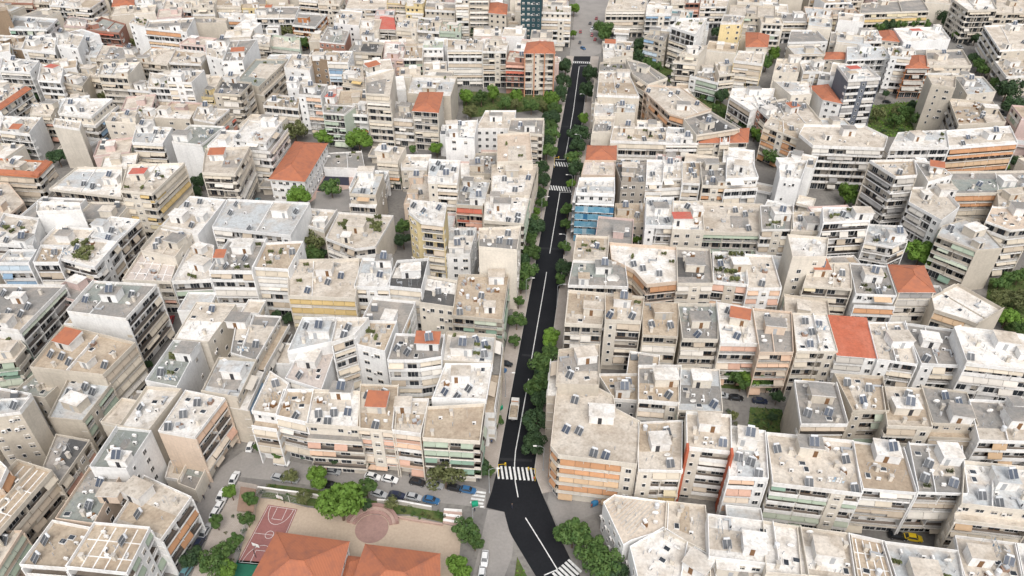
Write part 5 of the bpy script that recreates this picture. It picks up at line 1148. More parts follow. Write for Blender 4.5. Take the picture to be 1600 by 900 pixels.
TREES = [(24.1, 347.7, 3.16, 4.58, 'd', 'dark green avenue tree, right of the wide white block with six balcony bands'), (17.3, 306.7, 2.87, 4.34, 'm', 'leafy green avenue tree, in front of the white block with orange piers and terracotta'), (14.1, 297.7, 3.09, 4.53, 'd', 'dark green avenue tree, right of the tall cream block with curved balconies'), (10.4, 246.7, 2.2, 3.77, 'd', 'dark green avenue tree, behind the tall cream block with a blank front'), (11.1, 239.5, 2.16, 3.73, 'm', 'leafy green avenue tree, in front of the pale block with a terracotta tiled roof'), (6.1, 215.7, 2.23, 3.8, 'm', 'leafy green avenue tree, behind the block with junk strewn over its flat'), (3.8, 193.5, 2.29, 3.84, 'd', 'dark green avenue tree, right of the block with junk strewn over its flat'), (2.0, 180.4, 1.79, 3.42, 'm', 'small leafy green avenue tree, right of the block with junk strewn over its flat'), (22.6, 338.4, 3.41, 4.8, 'd', 'dark green avenue tree, left of the diagonal block with stacked orange balconies'), (20.2, 324.9, 3.3, 4.71, 'm', 'leafy green avenue tree, behind the tall cream rendered block standing'), (14.4, 289.7, 3.31, 4.71, 'd', 'dark green avenue tree, right of the tall cream rendered block standing'), (11.7, 267.1, 2.85, 4.32, 'd', 'dark green avenue tree, left of the building wrapped in blue scaffold netting'), (7.2, 228.3, 2.32, 3.87, 'm', 'leafy green avenue tree, in front of the tall cream rendered block standing'), (3.2, 201.2, 2.56, 4.08, 'd', 'dark green avenue tree, in front of the tall cream block with a blank front'), (2.9, 188.3, 2.25, 3.81, 'm', 'leafy green avenue tree, right of the white block with a dark slate roof'), (25.6, 276.0, 2.92, 4.38, 'm', 'leafy green avenue tree, behind the building wrapped in blue scaffold netting'), (18.2, 210.8, 1.98, 3.58, 'm', 'small leafy green avenue tree, right of the tall cream block with a blank front'), (10.7, 156.8, 2.19, 3.76, 'm', 'leafy green avenue tree, behind the curved corner block with three long bands'), (8.5, 146.8, 2.46, 3.99, 'd', 'dark green avenue tree, behind the curved corner block with three long bands'), (7.6, 137.0, 2.53, 4.05, 'd', 'dark green avenue tree, left of the low block with a brown terrace'), (63.0, 144.3, 2.43, 3.97, 'm', 'leafy green tree, in front of the block with peach awnings and a tiny'), (67.0, 146.0, 2.45, 3.98, 'l', 'bright green tree, in front of the block with peach awnings and a tiny'), (28.3, 378.0, 4.06, 5.35, 'd', 'dark green avenue tree, right of the white block with orange piers and terracotta'), (25.5, 356.3, 4.2, 5.47, 'd', 'dark green avenue tree, in front of the white block with orange piers and terracotta'), (18.7, 334.2, 4.31, 5.57, 'l', 'bright green avenue tree, in front of the white block with orange piers and terracotta'), (17.5, 312.6, 4.1, 5.38, 'd', 'dark green avenue tree, behind the tall cream rendered block standing'), (17.5, 298.5, 3.38, 4.77, 'm', 'leafy green avenue tree, left of the pale block with a terracotta tiled roof'), (14.6, 281.0, 3.78, 5.11, 'm', 'leafy green avenue tree, right of the tall cream rendered block standing'), (12.6, 256.1, 3.02, 4.47, 'd', 'dark green avenue tree, in front of the tall cream rendered block standing'), (9.1, 234.7, 1.65, 3.3, 'l', 'small bright green avenue tree, behind the tall cream block with a blank front'), (8.4, 221.2, 3.42, 4.81, 'd', 'dark green avenue tree, right of the tall cream block with a blank front'), (4.3, 217.1, 1.79, 3.42, 'l', 'small bright green avenue tree, right of the tall cream block with a blank front'), (5.9, 205.2, 3.25, 4.66, 'm', 'leafy green avenue tree, right of the tall cream block with a blank front'), (4.6, 193.8, 3.55, 4.92, 'm', 'leafy green avenue tree, in front of the tall cream block with a blank front'), (1.4, 170.3, 2.49, 4.02, 'm', 'leafy green avenue tree, right of the block with junk strewn over its flat'), (0.9, 161.7, 1.67, 3.32, 'm', 'small leafy green avenue tree, in front of the block with junk strewn over its flat'), (-3.8, 130.5, 1.47, 3.15, 'm', 'small leafy green avenue tree, right of the block with a plain tan roof'), (-7.7, 114.9, 2.15, 3.72, 'd', 'dark green tree, in front of the block with a plain tan roof'), (-5.3, 114.6, 1.22, 2.94, 'm', 'small leafy green tree, in front of the block with a plain tan roof'), (39.9, 367.5, 4.65, 5.85, 'd', 'big dark green avenue tree, right of the white block with orange piers and terracotta'), (36.3, 343.6, 4.73, 5.92, 'd', 'big dark green avenue tree, in front of the white block with orange piers and terracotta'), (33.0, 315.4, 2.63, 4.14, 'l', 'bright green avenue tree, behind the pale block with a terracotta tiled roof'), (29.5, 297.0, 4.23, 5.49, 'd', 'dark green avenue tree, behind the pale block with a terracotta tiled roof'), (27.9, 286.1, 3.28, 4.69, 'd', 'dark green avenue tree, left of the pale block with a terracotta tiled roof'), (25.8, 263.1, 3.6, 4.96, 'd', 'dark green avenue tree, behind the building wrapped in blue scaffold netting'), (23.5, 255.5, 1.75, 3.39, 'l', 'small bright green avenue tree, left of the building wrapped in blue scaffold netting'), (20.7, 235.0, 2.37, 3.91, 'm', 'leafy green avenue tree, left of the building wrapped in blue scaffold netting'), (19.7, 225.5, 1.84, 3.46, 'm', 'small leafy green avenue tree, in front of the building wrapped in blue scaffold netting'), (17.0, 197.6, 2.74, 4.23, 'd', 'dark green avenue tree, left of the broad cream roofed block with an orange'), (15.6, 191.3, 2.06, 3.65, 'm', 'leafy green avenue tree, left of the broad cream roofed block with an orange'), (11.6, 161.6, 2.98, 4.43, 'l', 'bright green avenue tree, right of the block with junk strewn over its flat'), (9.1, 150.2, 3.75, 5.09, 'm', 'leafy green avenue tree, left of the low block with a brown terrace'), (8.4, 141.1, 3.79, 5.13, 'm', 'leafy green avenue tree, left of the curved corner block with three long bands'), (5.9, 128.2, 3.1, 4.53, 'd', 'dark green avenue tree, left of the curved corner block with three long bands'), (5.3, 122.1, 2.7, 4.19, 'd', 'dark green avenue tree, right of the block with a plain tan roof'), (13.4, 95.5, 3.37, 4.77, 'm', 'leafy green tree, left of the low white building with a ribbed metal'), (16.6, 92.4, 3.32, 4.72, 'm', 'leafy green tree, in front of the curved corner block with three long bands'), (19.5, 88.2, 3.52, 4.89, 'm', 'leafy green tree, in front of the low white building with a ribbed metal'), (22.6, 85.9, 2.67, 4.17, 'd', 'dark green tree, in front of the low white building with a ribbed metal'), (-46.3, 111.3, 2.72, 4.21, 'l', 'bright green tree, in front of the cream block with a terracotta terrace roof'), (-38.9, 102.6, 4.67, 5.87, 'l', 'big bright green tree, behind the low orange tiled link roof between'), (-34.3, 108.8, 2.24, 3.8, 'm', 'leafy green tree, in front of the cream block with a terracotta terrace roof'), (-15.9, 111.6, 3.64, 5.0, 'o', 'olive green tree, in front of the block with a plain tan roof'), (-43.1, 117.5, 1.7, 3.35, 'd', 'small dark green tree, in front of the cream block with a terracotta terrace roof'), (-45.3, 118.2, 1.4, 3.09, 'd', 'small dark green tree, left of the block with a plain tan roof'), (-36.0, 117.1, 1.24, 2.95, 'd', 'small dark green tree, behind the low orange tiled link roof between'), (-48.5, 106.8, 1.62, 3.28, 'o', 'small olive green tree, behind the left school wing with orange hipped roof'), (-27.9, 105.1, 1.46, 3.14, 'o', 'small olive green tree, behind the right school wing with orange hipped roof'), (-53.4, 112.9, 1.67, 3.32, 'o', 'small olive green tree, right of the low grey roofed shed'), (-10.4, 97.5, 2.55, 4.06, 'm', 'leafy green tree, behind the right school wing with orange hipped roof'), (-8.2, 94.6, 1.95, 3.56, 'm', 'small leafy green tree, right of the right school wing with orange hipped roof'), (-11.5, 87.8, 2.7, 4.19, 'l', 'bright green tree, right of the right school wing with orange hipped roof'), (-33.8, 104.8, 1.17, 2.89, 'd', 'small dark green tree, behind the right school wing with orange hipped roof'), (-58.4, 120.0, 1.57, 3.23, 'm', 'small leafy green tree, right of the white roofed block with a bare peach'), (-63.7, 122.1, 1.26, 2.97, 'm', 'small leafy green tree, right of the tiny low outbuilding behind the grey shed'), (-66.1, 108.1, 1.63, 3.29, 'l', 'small bright green tree, right of the low grey roofed shed'), (-66.9, 99.9, 1.57, 3.23, 'm', 'small leafy green tree, in front of the tiny low outbuilding behind the grey shed'), (-69.0, 91.0, 2.19, 3.76, 'd', 'dark green tree, in front of the pale block with a long rust coloured'), (-63.7, 88.9, 2.71, 4.2, 'm', 'leafy green tree, left of the left school wing with orange hipped roof'), (-60.9, 105.8, 1.91, 3.52, 'm', 'small leafy green tree, right of the low grey roofed shed'), (-61.3, 94.9, 1.67, 3.32, 'm', 'small leafy green tree, right of the pale block with a long rust coloured'), (-60.2, 100.7, 1.58, 3.24, 'm', 'small leafy green tree, in front of the low grey roofed shed'), (-85.4, 115.1, 1.22, 2.94, 'd', 'small dark green tree, left of the tiny low outbuilding behind the grey shed'), (-62.8, 92.1, 1.92, 3.54, 'm', 'small leafy green tree, left of the left school wing with orange hipped roof'), (-60.5, 87.8, 1.88, 3.5, 'l', 'small bright green tree, left of the left school wing with orange hipped roof'), (-189.1, 275.7, 3.46, 4.84, 'd', 'dark green tree, in front of the cream block with a tall blank front'), (-206.8, 281.3, 3.24, 4.65, 'm', 'leafy green tree, left of the cream block with a tall blank front'), (-123.2, 255.6, 3.02, 4.47, 'd', 'dark green tree, left of the stepped cream block under a terracotta topped'), (-121.9, 248.2, 2.21, 3.78, 'd', 'dark green tree, in front of the stepped cream block under a terracotta topped'), (-81.2, 241.9, 4.13, 5.41, 'l', 'bright green tree, in front of the long white house under a broad terracotta'), (-70.4, 250.3, 3.48, 4.86, 'm', 'leafy green tree, in front of the low grey roofed shed beside the playground'), (-68.3, 210.4, 4.43, 5.66, 'o', 'olive green tree, left of the pale block with shrubs planted'), (-67.6, 203.6, 3.67, 5.02, 'm', 'leafy green tree, behind the cream block with yellow awnings on every'), (-53.0, 231.1, 2.58, 4.09, 'm', 'leafy green tree, behind the pale block with shrubs planted'), (-39.0, 222.1, 2.74, 4.23, 'm', 'leafy green tree, left of the slim cream tower with blue balcony bays'), (-38.1, 214.3, 2.67, 4.17, 'd', 'dark green tree, in front of the slim cream tower with blue balcony bays'), (-45.7, 257.5, 2.78, 4.26, 'd', 'dark green tree, left of the tall cream block with curved balconies'), (-24.5, 198.8, 2.33, 3.88, 'o', 'olive green tree, right of the white block with a dark slate roof'), (-119.7, 417.3, 3.65, 5.0, 'm', 'leafy green tree, in front of the orange brick block with a grey roof'), (-132.4, 434.2, 4.93, 6.09, 'o', 'big olive green tree, left of the orange brick block with a grey roof'), (-82.0, 295.4, 3.64, 4.99, 'l', 'bright green tree, in front of the pale green block with a red roofed'), (-66.1, 289.7, 4.72, 5.91, 'l', 'big bright green tree, behind the low grey roofed shed beside the playground'), (-95.9, 299.1, 4.83, 6.01, 'o', 'big olive green tree, behind the long white house under a broad terracotta'), (-85.3, 373.1, 3.0, 4.45, 'o', 'olive green tree, left of the tallest cream tower with open balconies above'), (-24.5, 433.9, 4.15, 5.43, 'd', 'dark green tree, behind the wide white block with six balcony bands'), (-22.4, 339.3, 3.73, 5.07, 'l', 'bright green tree, right of the cream block with a stepped terracotta roof'), (-14.9, 337.8, 3.72, 5.06, 'm', 'leafy green tree, right of the cream block with a stepped terracotta roof'), (-9.4, 342.6, 4.08, 5.36, 'l', 'bright green tree, in front of the wide white block with six balcony bands'), (-3.1, 331.7, 3.66, 5.01, 'm', 'leafy green tree, behind the tall cream rendered block standing'), (-19.5, 324.1, 2.99, 4.44, 'o', 'olive green tree, right of the cream block with a stepped terracotta roof'), (2.2, 339.3, 3.73, 5.07, 'l', 'bright green tree, in front of the white block with orange piers and terracotta'), (9.1, 328.6, 3.33, 4.73, 'm', 'leafy green tree, in front of the white block with orange piers and terracotta'), (1.5, 331.3, 2.73, 4.22, 'o', 'olive green tree, behind the tall cream rendered block standing'), (14.7, 331.3, 2.73, 4.22, 'o', 'olive green tree, in front of the white block with orange piers and terracotta'), (-32.2, 284.6, 2.71, 4.21, 'l', 'bright green tree, behind the tall cream block with curved balconies'), (-42.4, 285.4, 1.9, 3.51, 'm', 'small leafy green tree, behind the tall cream block with curved balconies'), (-173.6, 418.7, 4.78, 5.97, 'o', 'big olive green tree, right of the white gabled block with orange awnings'), (-216.0, 420.2, 2.93, 4.39, 'o', 'olive green tree, right of the brick red block with red balconies'), (-267.1, 498.1, 2.51, 4.04, 'l', 'bright green tree, behind the brick red block with red balconies'), (-232.1, 340.9, 2.17, 3.74, 'd', 'dark green tree, in front of the white block with a bright red lean'), (-199.9, 341.2, 2.8, 4.28, 'o', 'olive green tree, behind the cream block with a tall blank front'), (54.8, 429.9, 5.66, 6.71, 'm', 'big leafy green tree, right of the white block with orange piers and terracotta'), (52.8, 443.2, 4.23, 5.49, 'm', 'leafy green tree, right of the white block with orange piers and terracotta'), (39.7, 480.6, 3.68, 5.03, 'l', 'bright green tree, right of the dark teal tower with framed white window'), (36.4, 436.6, 2.26, 3.82, 'l', 'bright green tree, right of the white block with orange piers and terracotta'), (71.0, 411.2, 4.34, 5.59, 'd', 'dark green tree, left of the bright white tower with a slanting windowed'), (69.6, 393.1, 4.19, 5.46, 'd', 'dark green tree, behind the diagonal block with stacked orange balconies'), (72.8, 386.0, 3.08, 4.52, 'm', 'leafy green tree, left of the low block with a bright emerald fascia'), (76.9, 379.6, 3.38, 4.78, 'm', 'leafy green tree, behind the diagonal block with stacked orange balconies'), (121.0, 435.9, 3.4, 4.79, 'd', 'dark green tree, right of the bright white tower with a slanting windowed'), (101.9, 339.3, 3.73, 5.07, 'd', 'dark green tree, in front of the low block with a bright emerald fascia'), (93.5, 342.2, 1.55, 3.22, 'm', 'small leafy green tree, in front of the low block with a bright emerald fascia'), (97.3, 328.8, 2.11, 3.69, 'm', 'leafy green tree, in front of the bright white tower with a slanting windowed'), (99.1, 320.9, 2.37, 3.91, 'm', 'leafy green tree, left of the grey roofed block with crimson awnings'), (102.7, 313.9, 2.33, 3.88, 'm', 'leafy green tree, in front of the low block with a bright emerald fascia'), (104.6, 309.8, 2.31, 3.86, 'm', 'leafy green tree, right of the diagonal block with stacked orange balconies'), (106.2, 305.8, 2.28, 3.84, 'm', 'leafy green tree, behind the white roofed block with a small red'), (107.8, 300.0, 2.54, 4.06, 'l', 'bright green tree, in front of the grey roofed block with crimson awnings'), (109.5, 293.7, 2.5, 4.02, 'm', 'leafy green tree, left of the large grey concrete block with deep open'), (136.1, 384.5, 4.11, 5.4, 'm', 'leafy green tree, right of the low block with a bright emerald fascia'), (144.1, 397.9, 3.87, 5.19, 'l', 'bright green tree, behind the grey roofed block with crimson awnings'), (169.2, 448.7, 3.09, 4.52, 'm', 'leafy green tree, left of the tall slate grey tower with white balcony'), (217.6, 451.5, 4.29, 5.55, 'm', 'leafy green tree, left of the long grey roofed block behind a row'), (242.8, 451.8, 5.09, 6.23, 'm', 'big leafy green tree, behind the large low white roofed block'), (233.6, 447.9, 4.26, 5.52, 'm', 'leafy green tree, in front of the long grey roofed block behind a row'), (226.1, 445.5, 4.24, 5.51, 'd', 'dark green tree, in front of the long grey roofed block behind a row'), (220.4, 445.3, 3.46, 4.84, 'm', 'leafy green tree, left of the large low white roofed block'), (250.8, 451.2, 3.5, 4.87, 'm', 'leafy green tree, behind the large low white roofed block'), (272.4, 489.2, 5.02, 6.16, 'd', 'big dark green tree, right of the long grey roofed block behind a row'), (266.7, 467.7, 4.42, 5.66, 'd', 'dark green tree, behind the large low white roofed block'), (265.6, 452.9, 4.7, 5.9, 'd', 'big dark green tree, left of the pale corner block with wraparound balconies'), (263.1, 434.6, 3.01, 4.46, 'l', 'bright green tree, right of the large low white roofed block'), (310.6, 465.0, 3.99, 5.29, 'm', 'leafy green tree, right of the pale corner block with wraparound balconies'), (248.7, 382.5, 3.75, 5.09, 'm', 'leafy green tree, right of the narrow block with a brown blank flank'), (247.4, 374.9, 3.01, 4.46, 'm', 'leafy green tree, right of the brick house tower under a pointed terracotta'), (250.1, 391.7, 3.12, 4.55, 'd', 'dark green tree, behind the narrow block with a brown blank flank'), (242.6, 343.9, 5.38, 6.47, 'd', 'big dark green tree, right of the narrow block with a brown blank flank'), (252.2, 354.0, 4.51, 5.73, 'd', 'dark green tree, right of the narrow block with a brown blank flank'), (262.0, 365.5, 3.95, 5.26, 'd', 'dark green tree, in front of the pale corner block with wraparound balconies'), (236.3, 326.2, 4.54, 5.76, 'd', 'dark green tree, behind the white roofed block with orange and red'), (232.7, 315.1, 3.52, 4.89, 'd', 'dark green tree, right of the white roofed block with orange and red'), (245.5, 359.1, 2.91, 4.37, 'm', 'leafy green tree, behind the white roofed block with orange and red'), (184.0, 322.8, 3.28, 4.69, 'm', 'leafy green tree, left of the narrow block with a brown blank flank'), (186.2, 313.1, 3.51, 4.88, 'm', 'leafy green tree, behind the white roofed block with red awnings'), (175.8, 313.5, 2.92, 4.38, 'm', 'leafy green tree, right of the large grey concrete block with deep open'), (185.0, 346.3, 1.88, 3.5, 'd', 'small dark green tree, right of the tall slate grey tower with white balcony'), (190.3, 329.8, 2.72, 4.22, 'd', 'dark green tree, left of the narrow block with a brown blank flank'), (182.0, 324.7, 2.69, 4.19, 'o', 'olive green tree, behind the white roofed block with red awnings'), (170.6, 321.2, 2.97, 4.43, 'o', 'olive green tree, right of the large grey concrete block with deep open'), (269.1, 425.7, 2.96, 4.41, 'd', 'dark green tree, right of the large low white roofed block'), (128.3, 244.6, 3.92, 5.23, 'l', 'bright green tree, behind the slender white tower with a yellow flank'), (130.2, 242.0, 2.42, 3.95, 'm', 'leafy green tree, behind the slender white tower with a yellow flank'), (138.5, 204.6, 4.35, 5.59, 'l', 'bright green tree, behind the block with a terracotta hipped roof'), (142.9, 202.0, 3.43, 4.82, 'l', 'bright green tree, left of the blue grey roofed corner block with teal'), (145.4, 199.2, 2.97, 4.43, 'l', 'bright green tree, in front of the blue grey roofed corner block with teal'), (184.0, 267.7, 3.12, 4.55, 'm', 'leafy green tree, left of the long grey roofed block with orange shades'), (209.2, 273.0, 2.63, 4.14, 'd', 'dark green tree, behind the long grey roofed block with orange shades'), (200.5, 267.9, 2.33, 3.88, 'l', 'bright green tree, behind the long grey roofed block with orange shades'), (160.6, 190.5, 2.68, 4.18, 'm', 'leafy green tree, right of the low wedge shaped pale block'), (166.1, 193.2, 2.49, 4.02, 'm', 'leafy green tree, right of the blue grey roofed corner block with teal'), (157.2, 189.0, 2.25, 3.81, 'm', 'leafy green tree, in front of the blue grey roofed corner block with teal'), (150.0, 171.2, 3.09, 4.52, 'l', 'bright green tree, behind the broad white roofed block with a box'), (157.7, 179.5, 3.58, 4.95, 'o', 'olive green tree, right of the low wedge shaped pale block'), (153.4, 181.0, 2.79, 4.27, 'o', 'olive green tree, behind the broad white roofed block with a box'), (150.3, 176.4, 1.96, 3.56, 'o', 'small olive green tree, right of the low wedge shaped pale block'), (151.2, 167.5, 2.28, 3.84, 'm', 'leafy green tree, right of the broad white roofed block with a box'), (71.3, 139.0, 1.53, 3.2, 'd', 'small dark green tree, left of the grey roofed block with a tall bare'), (60.0, 147.9, 1.76, 3.4, 'm', 'small leafy green tree, right of the block with a dark pool like terrace'), (62.1, 146.2, 2.81, 4.29, 'm', 'leafy green tree, right of the block with a dark pool like terrace'), (64.9, 145.1, 2.97, 4.42, 'l', 'bright green tree, right of the block with a dark pool like terrace'), (67.9, 144.5, 2.79, 4.27, 'm', 'leafy green tree, left of the grey roofed block with a tall bare'), (70.0, 143.7, 1.73, 3.37, 'm', 'small leafy green tree, left of the grey roofed block with a tall bare'), (50.9, 246.1, 2.94, 4.4, 'd', 'dark green tree, behind the white block striped by red awnings'), (43.9, 216.0, 2.01, 3.61, 'l', 'bright green tree, in front of the low house with a big satellite dish'), (66.9, 213.1, 2.66, 4.16, 'l', 'bright green tree, in front of the white roofed block with a small red'), (79.7, 210.1, 1.53, 3.2, 'l', 'small bright green tree, behind the block with a planted roof terrace'), (71.9, 212.3, 1.1, 2.83, 'l', 'small bright green tree, in front of the white roofed block with a small red'), (51.4, 276.6, 1.85, 3.48, 'l', 'small bright green tree, right of the pale block with a terracotta tiled roof'), (108.7, 276.9, 3.74, 5.08, 'm', 'leafy green tree, in front of the grey roofed block with crimson awnings'), (112.7, 286.1, 3.28, 4.69, 'd', 'dark green tree, in front of the grey roofed block with crimson awnings'), (57.8, 132.6, 1.32, 3.02, 'o', 'small olive green tree, behind the tall block framed by two rust red'), (68.1, 131.8, 1.32, 3.02, 'd', 'small dark green tree, right of the tall block framed by two rust red'), (-64.8, 207.4, 1.52, 3.19, 'd', 'small dark green tree, behind the cream block with yellow awnings on every'), (-65.4, 203.3, 1.71, 3.36, 'm', 'small leafy green tree, behind the cream block with yellow awnings on every'), (0.0, 296.5, 1.95, 3.56, 'm', 'small leafy green tree, behind the tall cream rendered block standing'), (17.2, 291.2, 2.48, 4.01, 'm', 'leafy green avenue tree, right of the tall cream block with curved balconies'), (11.1, 248.2, 2.21, 3.78, 'm', 'leafy green avenue tree, behind the tall cream block with a blank front'), (-18.8, 167.7, 1.52, 3.19, 'd', 'small dark green tree, in front of the block with junk strewn over its flat'), (-39.6, 145.0, 1.56, 3.23, 'm', 'small leafy green tree, behind the cream block with a terracotta terrace roof'), (-42.9, 144.2, 1.04, 2.78, 'd', 'small dark green tree, behind the cream block with a terracotta terrace roof'), (-68.2, 172.0, 1.73, 3.37, 'd', 'small dark green tree, in front of the cream block with yellow awnings on every'), (-72.1, 173.7, 1.55, 3.22, 'd', 'small dark green tree, left of the cream block with yellow awnings on every'), (-22.3, 165.1, 1.12, 2.86, 'm', 'small leafy green tree, in front of the block with junk strewn over its flat'), (61.3, 121.7, 0.94, 2.7, 'm', 'small leafy green tree, right of the tall block framed by two rust red'), (-102.7, 151.7, 1.25, 2.96, 'd', 'small dark green tree, right of the beige block with a terracotta roofed penthouse'), (-117.1, 187.0, 1.22, 2.93, 'm', 'small leafy green tree, in front of the block with a red edged roof')]
SHRUBS = [(-17.6, 104.2, 1.04, 'low green shrub, behind the right school wing with orange hipped roof'), (-16.3, 103.2, 1.04, 'low green shrub, in front of the block with a plain tan roof'), (-20.8, 103.9, 0.89, 'low green shrub, behind the low orange tiled link roof between'), (-23.1, 104.2, 0.89, 'low green shrub, right of the left school wing with orange hipped roof'), (-25.4, 105.1, 0.9, 'low green shrub, in front of the cream block with a terracotta terrace roof'), (-14.9, 103.9, 0.89, 'low green shrub, right of the low orange tiled link roof between'), (-57.4, 111.9, 0.93, 'low green shrub, right of the low grey roofed shed'), (-55.5, 110.7, 0.92, 'low green shrub, right of the tiny low outbuilding behind the grey shed'), (-58.9, 112.0, 0.77, 'low green shrub, in front of the white roofed block with a bare peach'), (-53.3, 109.3, 0.91, 'low green shrub, behind the left school wing with orange hipped roof'), (-59.6, 110.0, 0.92, 'low green shrub, right of the pale block with a long rust coloured'), (-69.3, 111.5, 0.62, 'low green shrub, right of the white walled block whose tan roof'), (-68.4, 108.7, 0.61, 'low green shrub, left of the low orange tiled link roof between'), (-64.8, 103.3, 0.59, 'low green shrub, in front of the low grey roofed shed'), (-65.1, 99.1, 0.58, 'low green shrub, in front of the tiny low outbuilding behind the grey shed'), (-24.1, 106.3, 0.75, 'low green shrub, left of the curved corner block with three long bands'), (-35.7, 104.2, 0.74, 'low green shrub, right of the white roofed block with a bare peach'), (-19.3, 103.2, 0.74, 'low green shrub, left of the low white building with a ribbed metal'), (-21.5, 103.2, 0.74, 'low green shrub, left of the low block with a brown terrace'), (57.9, 136.6, 0.86, 'low green shrub, right of the block with a dark pool like terrace'), (58.9, 132.0, 0.84, 'low green shrub, right of the tall block framed by two rust red'), (56.1, 133.1, 0.68, 'low green shrub, behind the tall block framed by two rust red'), (65.1, 133.1, 0.85, 'low green shrub, left of the grey roofed block with a tall bare'), (66.0, 130.2, 1.0, 'low green shrub, behind the broad beige roofed block with pale green'), (70.6, 136.6, 1.03, 'low green shrub, in front of the cream block with mustard awnings'), (-60.8, 106.0, 1.05, 'low green shrub, left of the right school wing with orange hipped roof'), (-61.0, 109.6, 1.07, 'low green shrub, left of the cream block with a terracotta terrace roof'), (-61.0, 99.1, 1.02, 'low green shrub, left of the left school wing with orange hipped roof'), (-61.1, 94.5, 1.14, 'low green shrub, right of the tan roof block with long white awnings'), (-61.7, 91.8, 0.98, 'low green shrub, left of the block with a plain tan roof'), (174.1, 313.7, 2.07, 'low green shrub, left of the white roofed block with red awnings'), (177.3, 309.0, 2.04, 'low green shrub, behind the tall round cornered tan block with wraparound'), (168.0, 319.3, 2.09, 'low green shrub, right of the large grey concrete block with deep open'), (189.7, 312.4, 1.76, 'low green shrub, behind the white roofed block with red awnings'), (169.2, 309.0, 1.75, 'low green shrub, in front of the tall slate grey tower with white balcony')]
